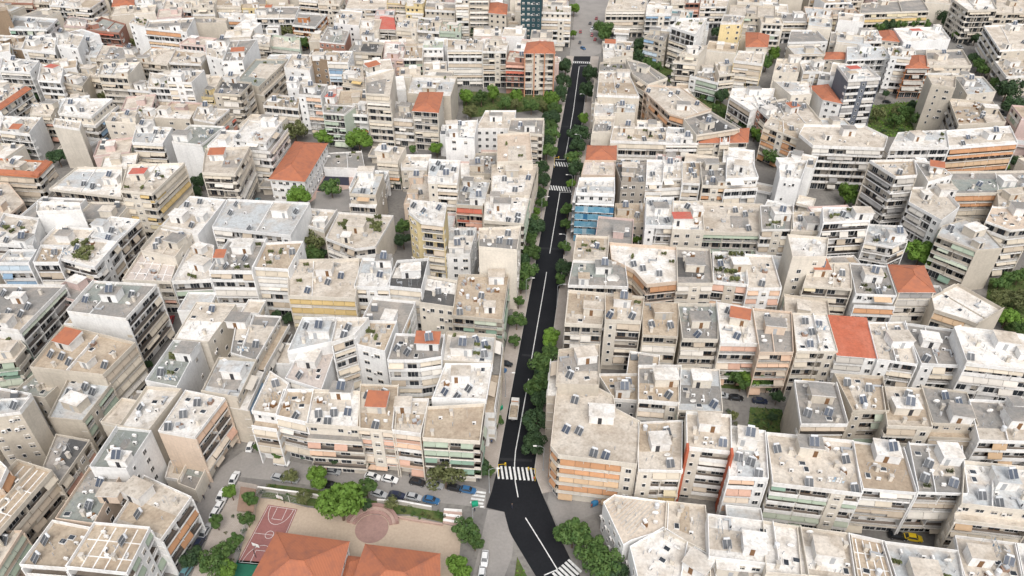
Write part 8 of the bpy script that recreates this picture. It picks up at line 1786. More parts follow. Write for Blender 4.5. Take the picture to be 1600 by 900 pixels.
def building(idx, line):
    n, roof, wall, awn, edges, sol, ph, fl, pts, label, group = line.split('|')
    n = int(n); sol = int(sol); fl = set(fl.split())
    r = random.Random(1000 + idx)
    Wd = [tuple(float(c) for c in q.split(',')) for q in pts.split()]
    cx = sum(p[0] for p in Wd) / len(Wd); cy = sum(p[1] for p in Wd) / len(Wd)
    W = [(p[0] - cx, p[1] - cy) for p in Wd]
    if 'nosb' not in fl: edges = ''.join('s' if (c == 'w' and i and r.random() < .3) else c for i, c in enumerate(edges))
    ne = len(W)
    near = cy < 430
    name = 'school_building' if 'school' in fl else 'apartment_building' if n > 2 else 'shed'
    root = obj(name, None, None, (cx, cy, 0)); root.empty_display_size = 2
    tag(root, label, 'building', group)
    hip = 'hip' in fl; flat = 'flat' in fl
    zr = 3.0 * n + .6 + (idx * 37 % 41) * .0043
    wmat = WALL[wall]; rmat = TILE if roof == 'ti' else ROOF[roof]
    mind = min(math.dist(W[i], W[(i + 1) % ne]) for i in range(ne))
    bd = 1.6 if mind > 6.5 else 1.0
    D = [bd if c == 'b' else (.6 if c == 'n' else 0.0) for c in edges]
    C = offset_poly(W, D)
    if any(not inside(offset_poly(W, [-.3] * ne), c[0], c[1]) for c in C): C = [(p[0] * .9, p[1] * .9) for p in W]; D = [0] * ne
    sb = n >= 5 and not hip and not flat and 'b' in edges and not fl & {'band', 'red', 'orp', 'wpar', 'strip', 'rib'} and r.random() < .3 and 'nosb' not in fl
    W0, C0, n0 = W, C, n
    wm = MB()
    if sb:
        n0 = n - 1; zt = .6 + 3.0 * n0
        W0 = offset_poly(W, [-1.9 if (c == 'b' and D[i]) else 0 for i, c in enumerate(edges)]); C0 = offset_poly(W0, D)
        Ct = offset_poly(W, [.45 if D[i] else 0 for i in range(ne)])
        wm.prism(C0, 0, zt - .25, 0, top=True, bot=False)
        wm.prism(Ct, zt + .001, zr - .25, 0, top=True, bot=False)
        for i, c in enumerate(edges):
            if c == 'b' and D[i]: facade_windows(root, Ct, i, 1, r, near, wm, WALL[wall], 'x', zt + .1)
        m = MB(); m.prism(W0, zt - .25, zt, 1, mtop=0); te = m.build('terrace', [ROOF[r.choice(['be', 'ta', 'wh', 'gr'])], WHITE], root)
        m = MB(); I = offset_poly(W0, [.14] * ne)
        for i, c in enumerate(edges):
            if c == 'b' and D[i]: m.prism([W0[i], W0[(i + 1) % ne], I[(i + 1) % ne], I[i]], zt, zt + .95, 0, bot=False)
        m.build('parapet', [WHITE if r.random() < .6 else WALL[wall]], te)
        for i, c in enumerate(edges):
            if c == 'b' and D[i] and r.random() < .6:
                a, b = W[i], W[(i + 1) % ne]; d, L = unit(a, b); nn_ = (-d[1], d[0]); t = r.uniform(.25, .75)
                aw = obj('awning', r.choice(AWNM[awn]), root, (a[0] + d[0] * L * t, a[1] + d[1] * L * t, zr - .3)); aw.rotation_euler = (0, 0, math.atan2(d[1], d[0])); aw.scale = (min(L * .45, 5), 1.6, .7)
    else: wm.prism(C, 0, zr - .25, 0, top=True, bot=False)
    # roof slab and parapet
    # party wall fins beside the recessed fronts
    if r.random() < .85:
        for i, c in enumerate(edges):
            if D[i] > .5:
                for p, q, e in ((W0[i], C0[i], edges[i - 1]), (W0[(i + 1) % ne], C0[(i + 1) % ne], edges[(i + 1) % ne])):
                    if e in 'w-s' and D[i]:
                        d, l = unit(q, p)
                        dd, _ = unit(W0[i], W0[(i + 1) % ne]); s = 1 if p is W0[i] else -1
                        cc_ = ((p[0] + q[0]) / 2 + dd[0] * s * .15, (p[1] + q[1]) / 2 + dd[1] * s * .15)
                        wm.box((cc_[0] + (-dd[1]) * .12, cc_[1] + dd[0] * .12), d, l / 2 + .1, .14, 0, .6 + 3.0 * n0 - .26, 0)
    par_mat = WHITE if ('wpar' in fl or r.random() < .33) else wmat
    if not hip:
        pw = .16; phh = r.choice([.55, .8, .95, 1.05]) if not flat else 0
        m = MB(); m.prism(W, zr - .25, zr, 1, mtop=0)
        ro = m.build('roof', [rmat, par_mat], root)
        if phh:
            m = MB(); I = offset_poly(W, [pw] * ne)
            if all(inside(W, p[0], p[1]) for p in I):
                for i in range(ne):
                    j = (i + 1) % ne
                    h = phh + (.5 if (edges[i] == 'w' and r.random() < .25) else 0)
                    A_, B_, Bi, Ai = W[i], W[j], I[j], I[i]
                    m.prism([A_, B_, Bi, Ai], zr, zr + h, 0, bot=False)
                m.build('parapet', [STRIPM if 'strip' in fl else par_mat], ro)
    else:
        hip_roof(W, zr, TILE, root)
        wm.prism(C, zr - .25, zr - .2, 0, top=False, bot=False)
    if 'strip' in fl:
        for i, c in enumerate(edges):
            if c == 'b':
                a, b = W[i], W[(i + 1) % ne]; d, L = unit(a, b); nn = (-d[1], d[0])
                m = MB(); p0, p1 = (a[0] - nn[0] * 2.2, a[1] - nn[1] * 2.2), (b[0] - nn[0] * 2.2, b[1] - nn[1] * 2.2)
                m.poly([(a[0] + nn[0] * .3, a[1] + nn[1] * .3, zr + .3), (p0[0], p0[1], zr + 1.5), (p1[0], p1[1], zr + 1.5), (b[0] + nn[0] * .3, b[1] + nn[1] * .3, zr + .3)][::-1])
                m.poly([(a[0] + nn[0] * .3, a[1] + nn[1] * .3, zr + .2), (p0[0], p0[1], zr + 1.4), (p1[0], p1[1], zr + 1.4), (b[0] + nn[0] * .3, b[1] + nn[1] * .3, zr + .2)])
                m.build('tiled_eave', [TILE], root)
    p_aw = 1.0 if 'band' in fl else r.choice([.4, .55, .7, .8]) if awn in 'wn' else r.choice([.5, .65, .8])
    for i, c in enumerate(edges):
        if c == 'b' and D[i]: facade_balcony(root, None, W0, C0, i, n0, r, awn, wmat, near, wm, par_mat, p_aw, fl, wm)
        elif c in 'sx': facade_windows(root, C0, i, n0, r, near, wm, wmat, c)
        elif c == 'n': facade_windows(root, C, i, n, r, near, wm, wmat, 'x')
    wm.build('wall', [wmat, GLASS], root)
    if 'n' in edges:
        for i, c in enumerate(edges):
            if c != 'n': continue
            a, b = W[i], W[(i + 1) % ne]; d, L = unit(a, b); nn = (-d[1], d[0])
            m = MB()
            for k in range(int(L / 2.2) + 1):
                s = min(L, k * 2.2 + .1)
                m.tube((a[0] + d[0] * s + nn[0] * .9, a[1] + d[1] * s + nn[1] * .9, 0), (a[0] + d[0] * s + nn[0] * .9, a[1] + d[1] * s + nn[1] * .9, zr - 3), .05, 0, 5)
            for k in range(1, n):
                m.box((a[0] + d[0] * L / 2 + nn[0] * .65, a[1] + d[1] * L / 2 + nn[1] * .65), d, L / 2, .5, .6 + 3 * k - .1, .6 + 3 * k, 1)
            sc = m.build('scaffold', [STEEL, WHITE], root)
            m = MB()
            for k in range(0, n - 1):
                z0 = 3 * k + .5; z1 = z0 + 2.35; S = int(L / 1.5) + 1
                if r.random() < .1: continue
                for s in range(S):
                    u0, u1 = L * s / S, L * (s + 1) / S
                    o0, o1 = 1.05 + .12 * math.sin(s * 1.9 + k), 1.05 + .12 * math.sin((s + 1) * 1.9 + k)
                    m.poly([(a[0] + d[0] * u1 + nn[0] * o1, a[1] + d[1] * u1 + nn[1] * o1, z0), (a[0] + d[0] * u0 + nn[0] * o0, a[1] + d[1] * u0 + nn[1] * o0, z0),
                            (a[0] + d[0] * u0 + nn[0] * o0, a[1] + d[1] * u0 + nn[1] * o0, z1), (a[0] + d[0] * u1 + nn[0] * o1, a[1] + d[1] * u1 + nn[1] * o1, z1)], r.choice([0, 0, 1, 2]) if s % 3 == 0 else 0)
            m.build('netting', [NETM, NETM2, NETM3], sc)
    if 'red' in fl or 'orp' in fl:
        i = edges.index('b'); a, b = W[i], W[(i + 1) % ne]; d, L = unit(a, b); nn = (-d[1], d[0])
        for s in ((.1, L - .1) if 'red' in fl else (.2, L * .33, L * .67, L - .2)):
            m = MB(); m.box((a[0] + d[0] * s + nn[0] * .5, a[1] + d[1] * s + nn[1] * .5), d, .28, 1.0 if 'red' in fl else .4, 0, zr + (1.6 if 'red' in fl else 0), 0)
            m.build('pier', [REDP if 'red' in fl else ORP], root)
    if hip or flat: return root
    # ---- roof furniture
    IN = offset_poly(W, [1.6] * ne)
    d0, _ = unit(W[0], W[1])
    used = []
    def spot(rad, tries=30):
        xs = [p[0] for p in IN]; ys = [p[1] for p in IN]
        for _ in range(tries):
            x, y = r.uniform(min(xs), max(xs)), r.uniform(min(ys), max(ys))
            if inside(IN, x, y) and inside(W, x, y) and all(math.hypot(x - u[0], y - u[1]) > rad + u[2] for u in used):
                used.append((x, y, rad)); return (x, y)
        return None
    A = abs(sum(W[i][0] * W[(i + 1) % ne][1] - W[(i + 1) % ne][0] * W[i][1] for i in range(ne))) / 2
    wp = WHITE if r.random() < .5 else wmat
    c = None
    if ph != '-':
        x, y = (float(v) for v in ph.split(',')); c = (x - cx, y - cy)
    elif 'nop' not in fl and A > 80: c = spot(2.2)
    if c:
        big = 1.0 if A > 120 else .8
        w, dp = r.uniform(4.2, 6.0) * big, r.uniform(3.2, 4.4) * big
        lid = TILE if 'pt' in fl else (ROOF['re'] if 'pr' in fl else r.choice([rmat, rmat, ROOF['wh'], ROOF['be'], ROOF['gr']]))
        stair_tower(root, c, d0, w, dp, zr, r.uniform(2.4, 2.9), wp, lid, r)
        used.append((c[0], c[1], math.hypot(w, dp) * .52))
        if 'tall' in fl or r.random() < .3:
            s = obj('solar_heater', SOLAR[1], root, (c[0] + .3, c[1] - .1, zr + 3.05)); s.rotation_euler = (0, 0, r.uniform(-.5, .2)); obj('tank', SOLTANK, s)
    if 'hut' in fl:
        stair_tower(root, (W[0][0] * .4, W[0][1] * .4 + 1), d0, 5, 4, zr, 2.4, WHITE, TILE, r)
    # low dividing walls
    if A > 150 and r.random() < .5:
        i = 1 if ne == 4 else 0
        t = r.uniform(.35, .65); a = tuple(W[0][k] * (1 - t) + W[1][k] * t for k in (0, 1)); b = tuple(W[3 % ne][k] * (1 - t) + W[2][k] * t for k in (0, 1))
        d, L = unit(a, b); m = MB(); m.box(((a[0] + b[0]) / 2, (a[1] + b[1]) / 2), d, L / 2 - .4, .1, zr + .002, zr + r.choice([.35, .5, .9]), 0)
        m.build('dividing_wall', [wp], root)
    face = r.uniform(-.9, .45)
    for k in range(sol + (1 if near and A > 120 and r.random() < .35 else 0)):
        p = spot(1.35)
        if not p: break
        s = obj('solar_heater', SOLAR[0] if r.random() < .8 else SOLAR[1], root, (p[0], p[1], zr)); s.rotation_euler = (0, 0, face + r.uniform(-.2, .2)); s.scale = (.88, .88, .88)
        obj('tank', SOLTANK, s)
    if A > 170 and 'nop' not in fl and r.random() < .55:
        c2 = spot(2.0)
        if c2: stair_tower(root, c2, d0, r.uniform(2.4, 4), r.uniform(2.2, 3.2), zr, r.uniform(2.0, 2.5), wp, r.choice([rmat, ROOF['wh'], ROOF['gr'], ROOF['be'], TILE if r.random() < .3 else ROOF['ta']]), r)
    if r.random() < .6 and ne == 4 and not flat and not fl & {'ln', 'rib'}:
        J = offset_poly(W, [.35] * ne); t0 = r.choice([0, 0, r.uniform(.2, .5)]); t1 = r.choice([1, r.uniform(.55, .9)]); s0 = r.choice([0, r.uniform(.1, .5)]); s1 = r.choice([1, r.uniform(.6, .95)])
        if (s1 - s0) * (t1 - t0) > .5: s1 = s0 + .5 / (t1 - t0) * .9 if t1 - t0 > .5 else s1
        def bil(u, v): return tuple((J[0][k] * (1 - u) + J[1][k] * u) * (1 - v) + (J[3][k] * (1 - u) + J[2][k] * u) * v for k in (0, 1))
        m = MB(); m.prism([bil(t0, s0), bil(t1, s0), bil(t1, s1), bil(t0, s1)], zr + .001, zr + .04, 0, bot=False)
        alt = dict(be=['wh', 'ta', 'gr'], wh=['be', 'lb', 'lb'], gr=['gg', 'be', 'dk'], lb=['wh', 'gr', 'wh'], ta=['be', 'gr', 'be'], gg=['gr', 'be'], pe=['be', 'wh']).get(roof, ['be', 'wh', 'gr'])
        m.build('roof_patch', [ROOF[r.choice(alt)]], root)
    def put(name, me, k, rad, sc=1.0):
        for _ in range(k):
            p = spot(rad)
            if p:
                o = obj(name, me, root, (p[0], p[1], zr)); o.rotation_euler = (0, 0, math.atan2(d0[1], d0[0]) + r.choice([0, math.pi / 2, math.pi])); o.scale = (sc, sc, sc)
    q = 1 if near else 0
    if 'dish' in fl: put('satellite_dish', DISHBIG, 1, 1.6)
    put('chimney', CHIM, r.choice([0, 1, 1, 2]) if A > 60 else 0, .6)
    put('antenna', ANT, r.choice([0, 1, 2]) * q, .3)
    put('air_conditioner', ACM, r.choice([0, 1, 2, 3, 4]) * q, .6)
    put('skylight', SKYL, r.choice([0, 0, 1, 2]) * q, .8)
    put('air_duct', DUCT, r.choice([0, 0, 1]) * q, 1.3)
    put('clothes_line', LAUNDRY, 1 if r.random() < .25 and A > 90 else 0, 1.5)
    put('vent_pipe', PIPE, r.choice([2, 3, 4, 5]) * q, .3)
    put('water_tank', WTANK, 1 if r.random() < .25 else 0, .8)
    put('satellite_dish', DISH, r.choice([0, 0, 1, 1, 2]) * q, .6)
    if 'junk' in fl:
        for k in range(10): put('roof_junk', r.choice(JUNK), 1, .7)
    elif near and r.random() < .35: put('roof_junk', r.choice(JUNK), r.choice([1, 2]), .8)
    if 'plants' in fl: put('planter', PLANTER, 9, .5, 1.5)
    elif r.random() < .12: put('planter', PLANTER, r.choice([2, 3, 4]), .5)
    if 'ln' in fl or 'rib' in fl:
        m = MB(); S = 12 if 'rib' in fl else 5
        P0, P1, P2, P3 = W[0], W[1], W[ne // 2], W[-1]
        for k in range(1, S):
            t = k / S
            a = tuple(P0[j] * (1 - t) + P1[j] * t for j in (0, 1)); b = tuple(P3[j] * (1 - t) + P2[j] * t for j in (0, 1))
            a = (a[0] * .96, a[1] * .96); b = (b[0] * .96, b[1] * .96)
            d, L = unit(a, b); m.box(((a[0] + b[0]) / 2, (a[1] + b[1]) / 2), d, L / 2 - .3, .12, zr + .002, zr + .14, 0)
        if 'ln' in fl:
            for t in (.35, .7):
                a = tuple(P0[j] * (1 - t) + P3[j] * t for j in (0, 1)); b = tuple(P1[j] * (1 - t) + P2[j] * t for j in (0, 1))
                d, L = unit(a, b); m.box(((a[0] + b[0]) / 2, (a[1] + b[1]) / 2), d, L / 2 - .5, .1, zr + .002, zr + .12, 0)
        m.build('roof_seam', [WHITE if 'ln' in fl else TRIM], root)
    return root

STRIPM = rough_mat('rust_roof_edge', (.50, .20, .10))
NETM = rough_mat('blue_net', (.13, .32, .45), (.30, .47, .57), amount=.8, scale=.6)
NETM2 = rough_mat('blue_net_pale', (.42, .55, .62))
NETM3 = rough_mat('blue_net_deep', (.04, .16, .30))
for i, ln in enumerate(BUILDINGS.strip().split('\n')): building(i, ln)

# ------------------------------------------------------------------ further blocks of the city, beyond the individually built ones
def filler():
    r = random.Random(77); m = MB()
    wk = ['wh', 'cr', 'be', 'cr', 'wh', 'pk']; rk = ['be', 'wh', 'gr', 'lb', 'ta', 'be']
    mats = [WALL[k] for k in ('wh', 'cr', 'be', 'pk')] + [ROOF[k] for k in ('be', 'wh', 'gr', 'lb', 'ta')] + [GLASS, WHITE] + [AWN['w'][0], AWN['o'][1], AWN['g'][0], AWN['w'][1], PANEL]
    wi = [0, 1, 2, 1, 0, 3]; ri = [4, 5, 6, 7, 8, 4]
    for ln in FILLER.strip().split('\n'):
        cx, cy, a, w, dp, n, wa, rf = ln.split(); cx, cy, a, w, dp = (float(v) for v in (cx, cy, a, w, dp)); n = int(n); W = wi[int(wa)]; R_ = ri[int(rf)]
        d = (math.cos(a), math.sin(a)); nn = (-d[1], d[0]); zr = 3 * n + .5 + r.uniform(-.3, .3)
        m.box((cx, cy), d, w / 2 - 1.1, dp / 2 - 1.1, 0, zr - .25, W)
        m.box((cx, cy), d, w / 2, dp / 2, zr - .25, zr, 10, R_)
        for s in (-1, 1):
            m.box((cx + nn[0] * s * (dp / 2 - .08), cy + nn[1] * s * (dp / 2 - .08)), d, w / 2, .08, zr + .001, zr + .8, W)
            m.box((cx + d[0] * s * (w / 2 - .08), cy + d[1] * s * (w / 2 - .08)), d, .08, dp / 2 - .17, zr + .001, zr + .78, W)
            if n > 2:   # side walls run out to the party line on two flanks
                m.box((cx + d[0] * s * (w / 2 - .55), cy + d[1] * s * (w / 2 - .55)), d, .54, dp / 2 - .01, 0, zr - .26, W)
        for k in range(1 if n > 1 else 9, n):
            z = .5 + 3 * k
            for s in (-1, 1):
                c = (cx + nn[0] * s * (dp / 2 - .55), cy + nn[1] * s * (dp / 2 - .55))
                m.box(c, d, w / 2 - 1.12, .5, z - .2, z, 10)
                c = (cx + nn[0] * s * (dp / 2 - .06), cy + nn[1] * s * (dp / 2 - .06)); m.box(c, d, w / 2 - 1.12, .06, z - .2, z + .9, 10 if r.random() < .5 else W)
                nb = int(w / 3)
                for j in range(nb):
                    x = (j + .5) / nb * (w - 2.4) - (w - 2.4) / 2
                    m.box((cx + d[0] * x + nn[0] * s * (dp / 2 - 1.07), cy + d[1] * x + nn[1] * s * (dp / 2 - 1.07)), d, .8, .03, z + .05, z + 2.2, 9)
                    if r.random() < .4:
                        m.box((cx + d[0] * x + nn[0] * s * (dp / 2 + .05), cy + d[1] * x + nn[1] * s * (dp / 2 + .05)), d, 1.3, .05, z + 1.0, z + 2.7, r.choice([11, 11, 14, 12, 13]))
        if n > 2 and w > 9:
            x, y = r.uniform(-.2, .2) * w, r.uniform(-.2, .2) * dp; c = (cx + d[0] * x + nn[0] * y, cy + d[1] * x + nn[1] * y)
            m.box(c, d, 2.2, 1.7, zr + .001, zr + 2.6, W); m.box(c, d, 2.4, 1.9, zr + 2.602, zr + 2.8, 10, r.choice([4, 5, 6]))
            for k in range(r.choice([0, 1, 2])):
                x, y = r.uniform(-.35, .35) * w, r.choice([-.33, .33]) * dp; c = (cx + d[0] * x + nn[0] * y, cy + d[1] * x + nn[1] * y)
                m.poly([(c[0] - 1, c[1] - .7, zr + .3), (c[0] + 1, c[1] - .7, zr + .3), (c[0] + 1, c[1] + .7, zr + 1.6), (c[0] - 1, c[1] + .7, zr + 1.6)], 15)
                m.box((c[0], c[1] + .75), (1, 0), .8, .25, zr + 1.4, zr + 1.9, 10)
    o = m.build('city_blocks', mats)
    tag(o, 'further pale flat roofed apartment blocks and annexes filling the rest of the city', 'buildings', None, 'stuff')
filler()

# ------------------------------------------------------------------ trees
def crown_mesh(seed, mat, leaves=3600, lumps=19, squash=.85):
    r = random.Random(seed); m = MB(); L = []
    for k in range(lumps):
        a = r.uniform(0, 2 * math.pi); e = r.uniform(-.5, 1.0); q = r.uniform(.4, .8)
        L.append((Vector((math.cos(a) * math.cos(e) * q, math.sin(a) * math.cos(e) * q, math.sin(e) * q * squash)), r.uniform(.17, .36)))
    L.append((Vector((0, 0, .1)), .5))
    for k in range(leaves):
        c, rad = r.choice(L)
        u = Vector((r.gauss(0, 1), r.gauss(0, 1), r.gauss(0, 1))).normalized()
        p = c + u * rad * (1.0 if r.random() < .65 else r.uniform(.4, 1.15))
        nrm = (u + Vector((r.gauss(0, .45), r.gauss(0, .45), r.gauss(0, .45) + .25))).normalized()
        t = nrm.orthogonal().normalized(); b = nrm.cross(t); an = r.uniform(0, 6.28)
        t, b = t * math.cos(an) + b * math.sin(an), b * math.cos(an) - t * math.sin(an)
        s = r.uniform(.05, .105)
        m.poly([p - t * s, p + b * s * .6, p + t * s, p - b * s * .6])
    return m.mesh('crown', [mat])
def trunk_mesh(seed):
    r = random.Random(seed); m = MB()
    m.tube((0, 0, -1.75), (.02, 0, -.7), .075, 0, 7, .055)
    for k in range(5):
        a = k * 1.26 + r.uniform(-.3, .3)
        e = (math.cos(a) * .45, math.sin(a) * .45, r.uniform(-.1, .35)); m.tube((.02, 0, -.75), e, .042, 0, 5, .015)
    return m.mesh('trunk', [BARK])
CROWNS = {k: [crown_mesh(s + ord(k), LEAF[k], 3800 if k != 'o' else 2300) for s in (1, 2, 3)] for k in 'dmlo'}
TRUNKS = [trunk_mesh(s) for s in (1, 2)]
def tree(i, x, y, R_, z, k, lab):
    r = random.Random(i * 7 + 1)
    root = obj('tree', None, None, (x, y, 0)); tag(root, lab, 'tree', 'trees of the streets and gardens'); root.empty_display_size = 1
    root.rotation_euler = (0, 0, r.uniform(0, 6.28))
    t = obj('trunk', TRUNKS[i % 2], root, (0, 0, z)); t.scale = (R_, R_, z / 1.75)
    c = obj('crown', CROWNS[k][i % 3], root, (0, 0, z)); s = r.uniform(1.18, 1.32) if y < 330 else r.uniform(1.0, 1.12); c.scale = (R_ * s, R_ * s * r.uniform(.94, 1.06), R_ * r.uniform(1.1, 1.3))
for i, t in enumerate(TREES): tree(i, *t)

SHRUBM = [crown_mesh(40 + s, LEAF[k], 500, 7, .7) for s, k in enumerate('mdo')]
for i, (x, y, R_, lab) in enumerate(SHRUBS):
    o = obj('shrub', SHRUBM[i % 3], None, (x, y, R_ * .55)); o.scale = (R_, R_, R_ * .8); o.rotation_euler = (0, 0, i * 1.7)
    tag(o, lab, 'shrub', 'shrubs in the planted beds')

# ------------------------------------------------------------------ cars
def car_meshes(paint, name):
    # stations along the car: x, half width, sill z, belt z
    m = MB()
    S = [(-2.05, .62, .38, .72), (-1.95, .76, .28, .86), (-1.3, .82, .24, .92), (0, .84, .24, .93), (1.2, .82, .24, .88), (1.85, .76, .28, .76), (2.05, .6, .38, .62)]
    rings = []
    for x, w, z0, z1 in S:
        rings.append([(x, -w * .93, z0), (x, -w, (z0 + z1) / 2), (x, -w * .9, z1), (x, w * .9, z1), (x, w, (z0 + z1) / 2), (x, w * .93, z0)])
    for A, B_ in zip(rings, rings[1:]):
        for k in range(6):
            j = (k + 1) % 6; m.poly([A[k], B_[k], B_[j], A[j]][::-1])
    m.poly(rings[0]); m.poly(rings[-1][::-1])
    # roof
    m.box((-.35, 0), (1, 0), .78, .58, 1.40, 1.46, 0)
    for sx, bx in ((.42, 1.0), (-1.12, -1.72)):
        for sy in (-1, 1): m.tube((bx, sy * .70, .92), (sx, sy * .56, 1.42), .05, 0, 4)
    body = m.mesh('body', [paint])
    g = MB()
    b = [(1.0, -.70), (1.0, .70), (-1.72, .70), (-1.72, -.70)]; t = [(.42, -.56), (.42, .56), (-1.12, .56), (-1.12, -.56)]
    for k in range(4):
        j = (k + 1) % 4; g.poly([(b[j][0], b[j][1], .9), (b[k][0], b[k][1], .9), (t[k][0], t[k][1], 1.405), (t[j][0], t[j][1], 1.405)])
    return body, g.mesh('windows', [GLASS])
def wheel_mesh():
    m = MB(); m.tube((0, -.1, 0), (0, .1, 0), .31, 0, 12); m.tube((0, -.105, 0), (0, .105, 0), .18, 1, 8); return m.mesh('wheel', [DARKM, STEEL])
WHEEL = wheel_mesh()
def light_mesh():
    m = MB(); m.box((0, 0), (0, 1), .16, .04, -.07, .07, 0); return m.mesh('headlight', [WHITE])
HEADL = light_mesh()
def car_paint(name, c):
    m, nt, p = new_mat('car_paint_' + name); p.inputs["Base Color"].default_value = (*c, 1); p.inputs["Roughness"].default_value = .3
    p.inputs["Coat Weight"].default_value = .5
    nn_ = ramp(nt, pos_noise(nt, 3, 4), .3, .8)
    nt.links.new(mix_col(nt, nn_, c, tuple(v * .85 + .01 for v in c)), p.inputs["Base Color"])
    return m
PAINTS = dict(w=(.75, .75, .74), k=(.012, .012, .014), s=(.38, .39, .40), b=(.03, .12, .26), n=(.012, .02, .05), g=(.03, .08, .05), r=(.35, .015, .02), y=(.72, .50, .02), t=(.12, .25, .28))
CARM = {k: car_meshes(car_paint(k, c), k) for k, c in PAINTS.items()}
def car(x, y, a, c, label):
    root = obj('parked_car', None, None, (x, y, .02)); root.rotation_euler = (0, 0, a); root.empty_display_size = 1
    tag(root, label, 'car', 'cars along the streets')
    obj('body', CARM[c][0], root); obj('windows', CARM[c][1], root)
    for sx in (-1.25, 1.28):
        for sy in (-.76, .76): obj('wheel', WHEEL, root, (sx, sy, .31))
    for sy in (-.5, .5): obj('headlight', HEADL, root, (1.98, sy, .6))
for x, y, a, c, lab in CARS: car(x, y, a, c, lab)

# white tipper truck with a loaded bed, standing on the avenue
def truck():
    x, y, a = TRUCK
    root = obj('tipper_truck', None, None, (x, y, .02)); root.rotation_euler = (0, 0, a)
    tag(root, 'white tipper truck with a loaded open bed standing on the fresh asphalt', 'truck')
    m = MB(); m.box((2.6, 0), (1, 0), .95, 1.1, .5, 1.5, 0); m.box((2.45, 0), (1, 0), .78, 1.05, 1.5, 2.45, 0); m.build('cab', [PAINTW], root)
    m = MB(); m.box((3.25, 0), (1, 0), .03, .92, 1.55, 2.25, 0); m.box((2.45, 0), (1, 0), .5, 1.08, 1.6, 2.2, 0); m.build('windscreen', [GLASS], root)
    m = MB(); m.box((3.4, 0), (1, 0), .03, .9, .6, 1.0, 0); m.box((1.72, 0), (1, 0), .12, .95, 2.46, 2.62, 0); m.build('bumper', [ORP], root)
    m = MB(); m.box((-.6, 0), (1, 0), 2.9, .45, .55, .85, 0); m.build('chassis', [DARKM], root)
    m = MB(); m.box((-.9, 0), (1, 0), 2.4, 1.15, .9, 1.05, 0)
    for s in (-1, 1): m.box((-.9, s * 1.12), (1, 0), 2.4, .05, 1.05, 1.75, 0)
    m.box((-3.27, 0), (1, 0), .05, 1.07, 1.05, 1.7, 0); m.box((1.47, 0), (1, 0), .05, 1.07, 1.05, 1.9, 0)
    bed = m.build('bed', [PAINTW], root)
    r = random.Random(4); m = MB(); N = 9; V = {}
    for i in range(N):
        for j in range(5):
            V[i, j] = (-3.15 + 4.5 * i / (N - 1), -1.03 + 2.06 * j / 4, 1.3 + (.45 * math.sin(math.pi * j / 4) * math.sin(math.pi * i / (N - 1))) + r.uniform(0, .14))
    for i in range(N - 1):
        for j in range(4): m.poly([V[i, j], V[i + 1, j], V[i + 1, j + 1], V[i, j + 1]])
    m.build('load', [LOADM], bed)
    for sx in (2.4, -1.2, -2.3):
        for sy in (-.95, .95):
            w = obj('wheel', WHEEL, root, (sx, sy, .48)); w.scale = (1.5, 1.7, 1.5)
PAINTW = rough_mat('truck_paint', (.72, .70, .66), streak=.3, rough=.5)
LOADM = rough_mat('gravel_load', (.40, .33, .25), fine=.4)
truck()

# ------------------------------------------------------------------ street lamps, people, bin
def lamp(x, y, s, lab):
    root = obj('street_lamp', None, None, (x, y, .1)); tag(root, lab, 'street lamp', 'lamps along the avenue')
    m = MB(); m.tube((0, 0, 0), (0, 0, 8.4), .09, 0, 8, .06); m.box((0, 0), (1, 0), .17, .17, 0, .35, 0); m.build('pole', [STEEL], root)
    m = MB(); m.tube((0, 0, 8.3), (s * .8, 0, 8.9), .05, 0, 6); m.tube((s * .8, 0, 8.9), (s * 1.9, 0, 9.0), .05, 0, 6); m.build('arm', [STEEL], root)
    m = MB(); m.box((s * 2.2, 0), (1, 0), .42, .16, 8.92, 9.06, 0); m.build('lamp_head', [WHITE], root)
for x, y, s, lab in LAMPS: lamp(x, y, s, lab)

def person_mesh(stride):
    """one continuous skinned body, standing or walking, about 1.72 m"""
    me = bpy.data.meshes.new('person')
    V = [(0, 0, .95), (0, 0, 1.2), (0, 0, 1.42), (0, 0, 1.52), (0, -.02, 1.66), (0, -.01, 1.72),
         (.1, 0, .9), (.11, -stride, .48), (.11, -stride * 1.2 + .06, .07), (.11, -stride * 1.2 - .14, .03),
         (-.1, 0, .9), (-.11, stride * .6, .48), (-.11, stride * 1.4, .08), (-.11, stride * 1.4 - .16, .03),
         (.2, 0, 1.4), (.25, stride * .5, 1.12), (.25, stride * .2 - .1, .88), (-.2, 0, 1.4), (-.25, -stride * .4, 1.12), (-.25, -stride * .6 - .08, .88)]
    E = [(0, 1), (1, 2), (2, 3), (3, 4), (4, 5), (0, 6), (6, 7), (7, 8), (8, 9), (0, 10), (10, 11), (11, 12), (12, 13), (2, 14), (14, 15), (15, 16), (2, 17), (17, 18), (18, 19)]
    Rr = [.15, .14, .15, .06, .105, .07, .095, .065, .045, .04, .095, .065, .045, .04, .065, .048, .035, .065, .048, .035]
    me.from_pydata(V, E, []); o = bpy.data.objects.new('tmp', me); COL.objects.link(o)
    md = o.modifiers.new('skin', 'SKIN')
    for i, rr in enumerate(Rr): me.skin_vertices[0].data[i].radius = (rr, rr * .8)
    me.skin_vertices[0].data[0].use_root = True
    o.modifiers.new('sub', 'SUBSURF').levels = 1
    dg = bpy.context.evaluated_depsgraph_get(); ev = bpy.data.meshes.new_from_object(o.evaluated_get(dg))
    bpy.data.objects.remove(o); return ev
SKIN = rough_mat('skin', (.50, .32, .23)); DENIM = rough_mat('dark_trousers', (.04, .05, .08)); HAIR = rough_mat('dark_hair', (.03, .022, .018))
TOPS = dict(r=rough_mat('red_top', (.45, .04, .03)), d=rough_mat('dark_top', (.05, .05, .06)), b=rough_mat('blue_top', (.08, .16, .32)))
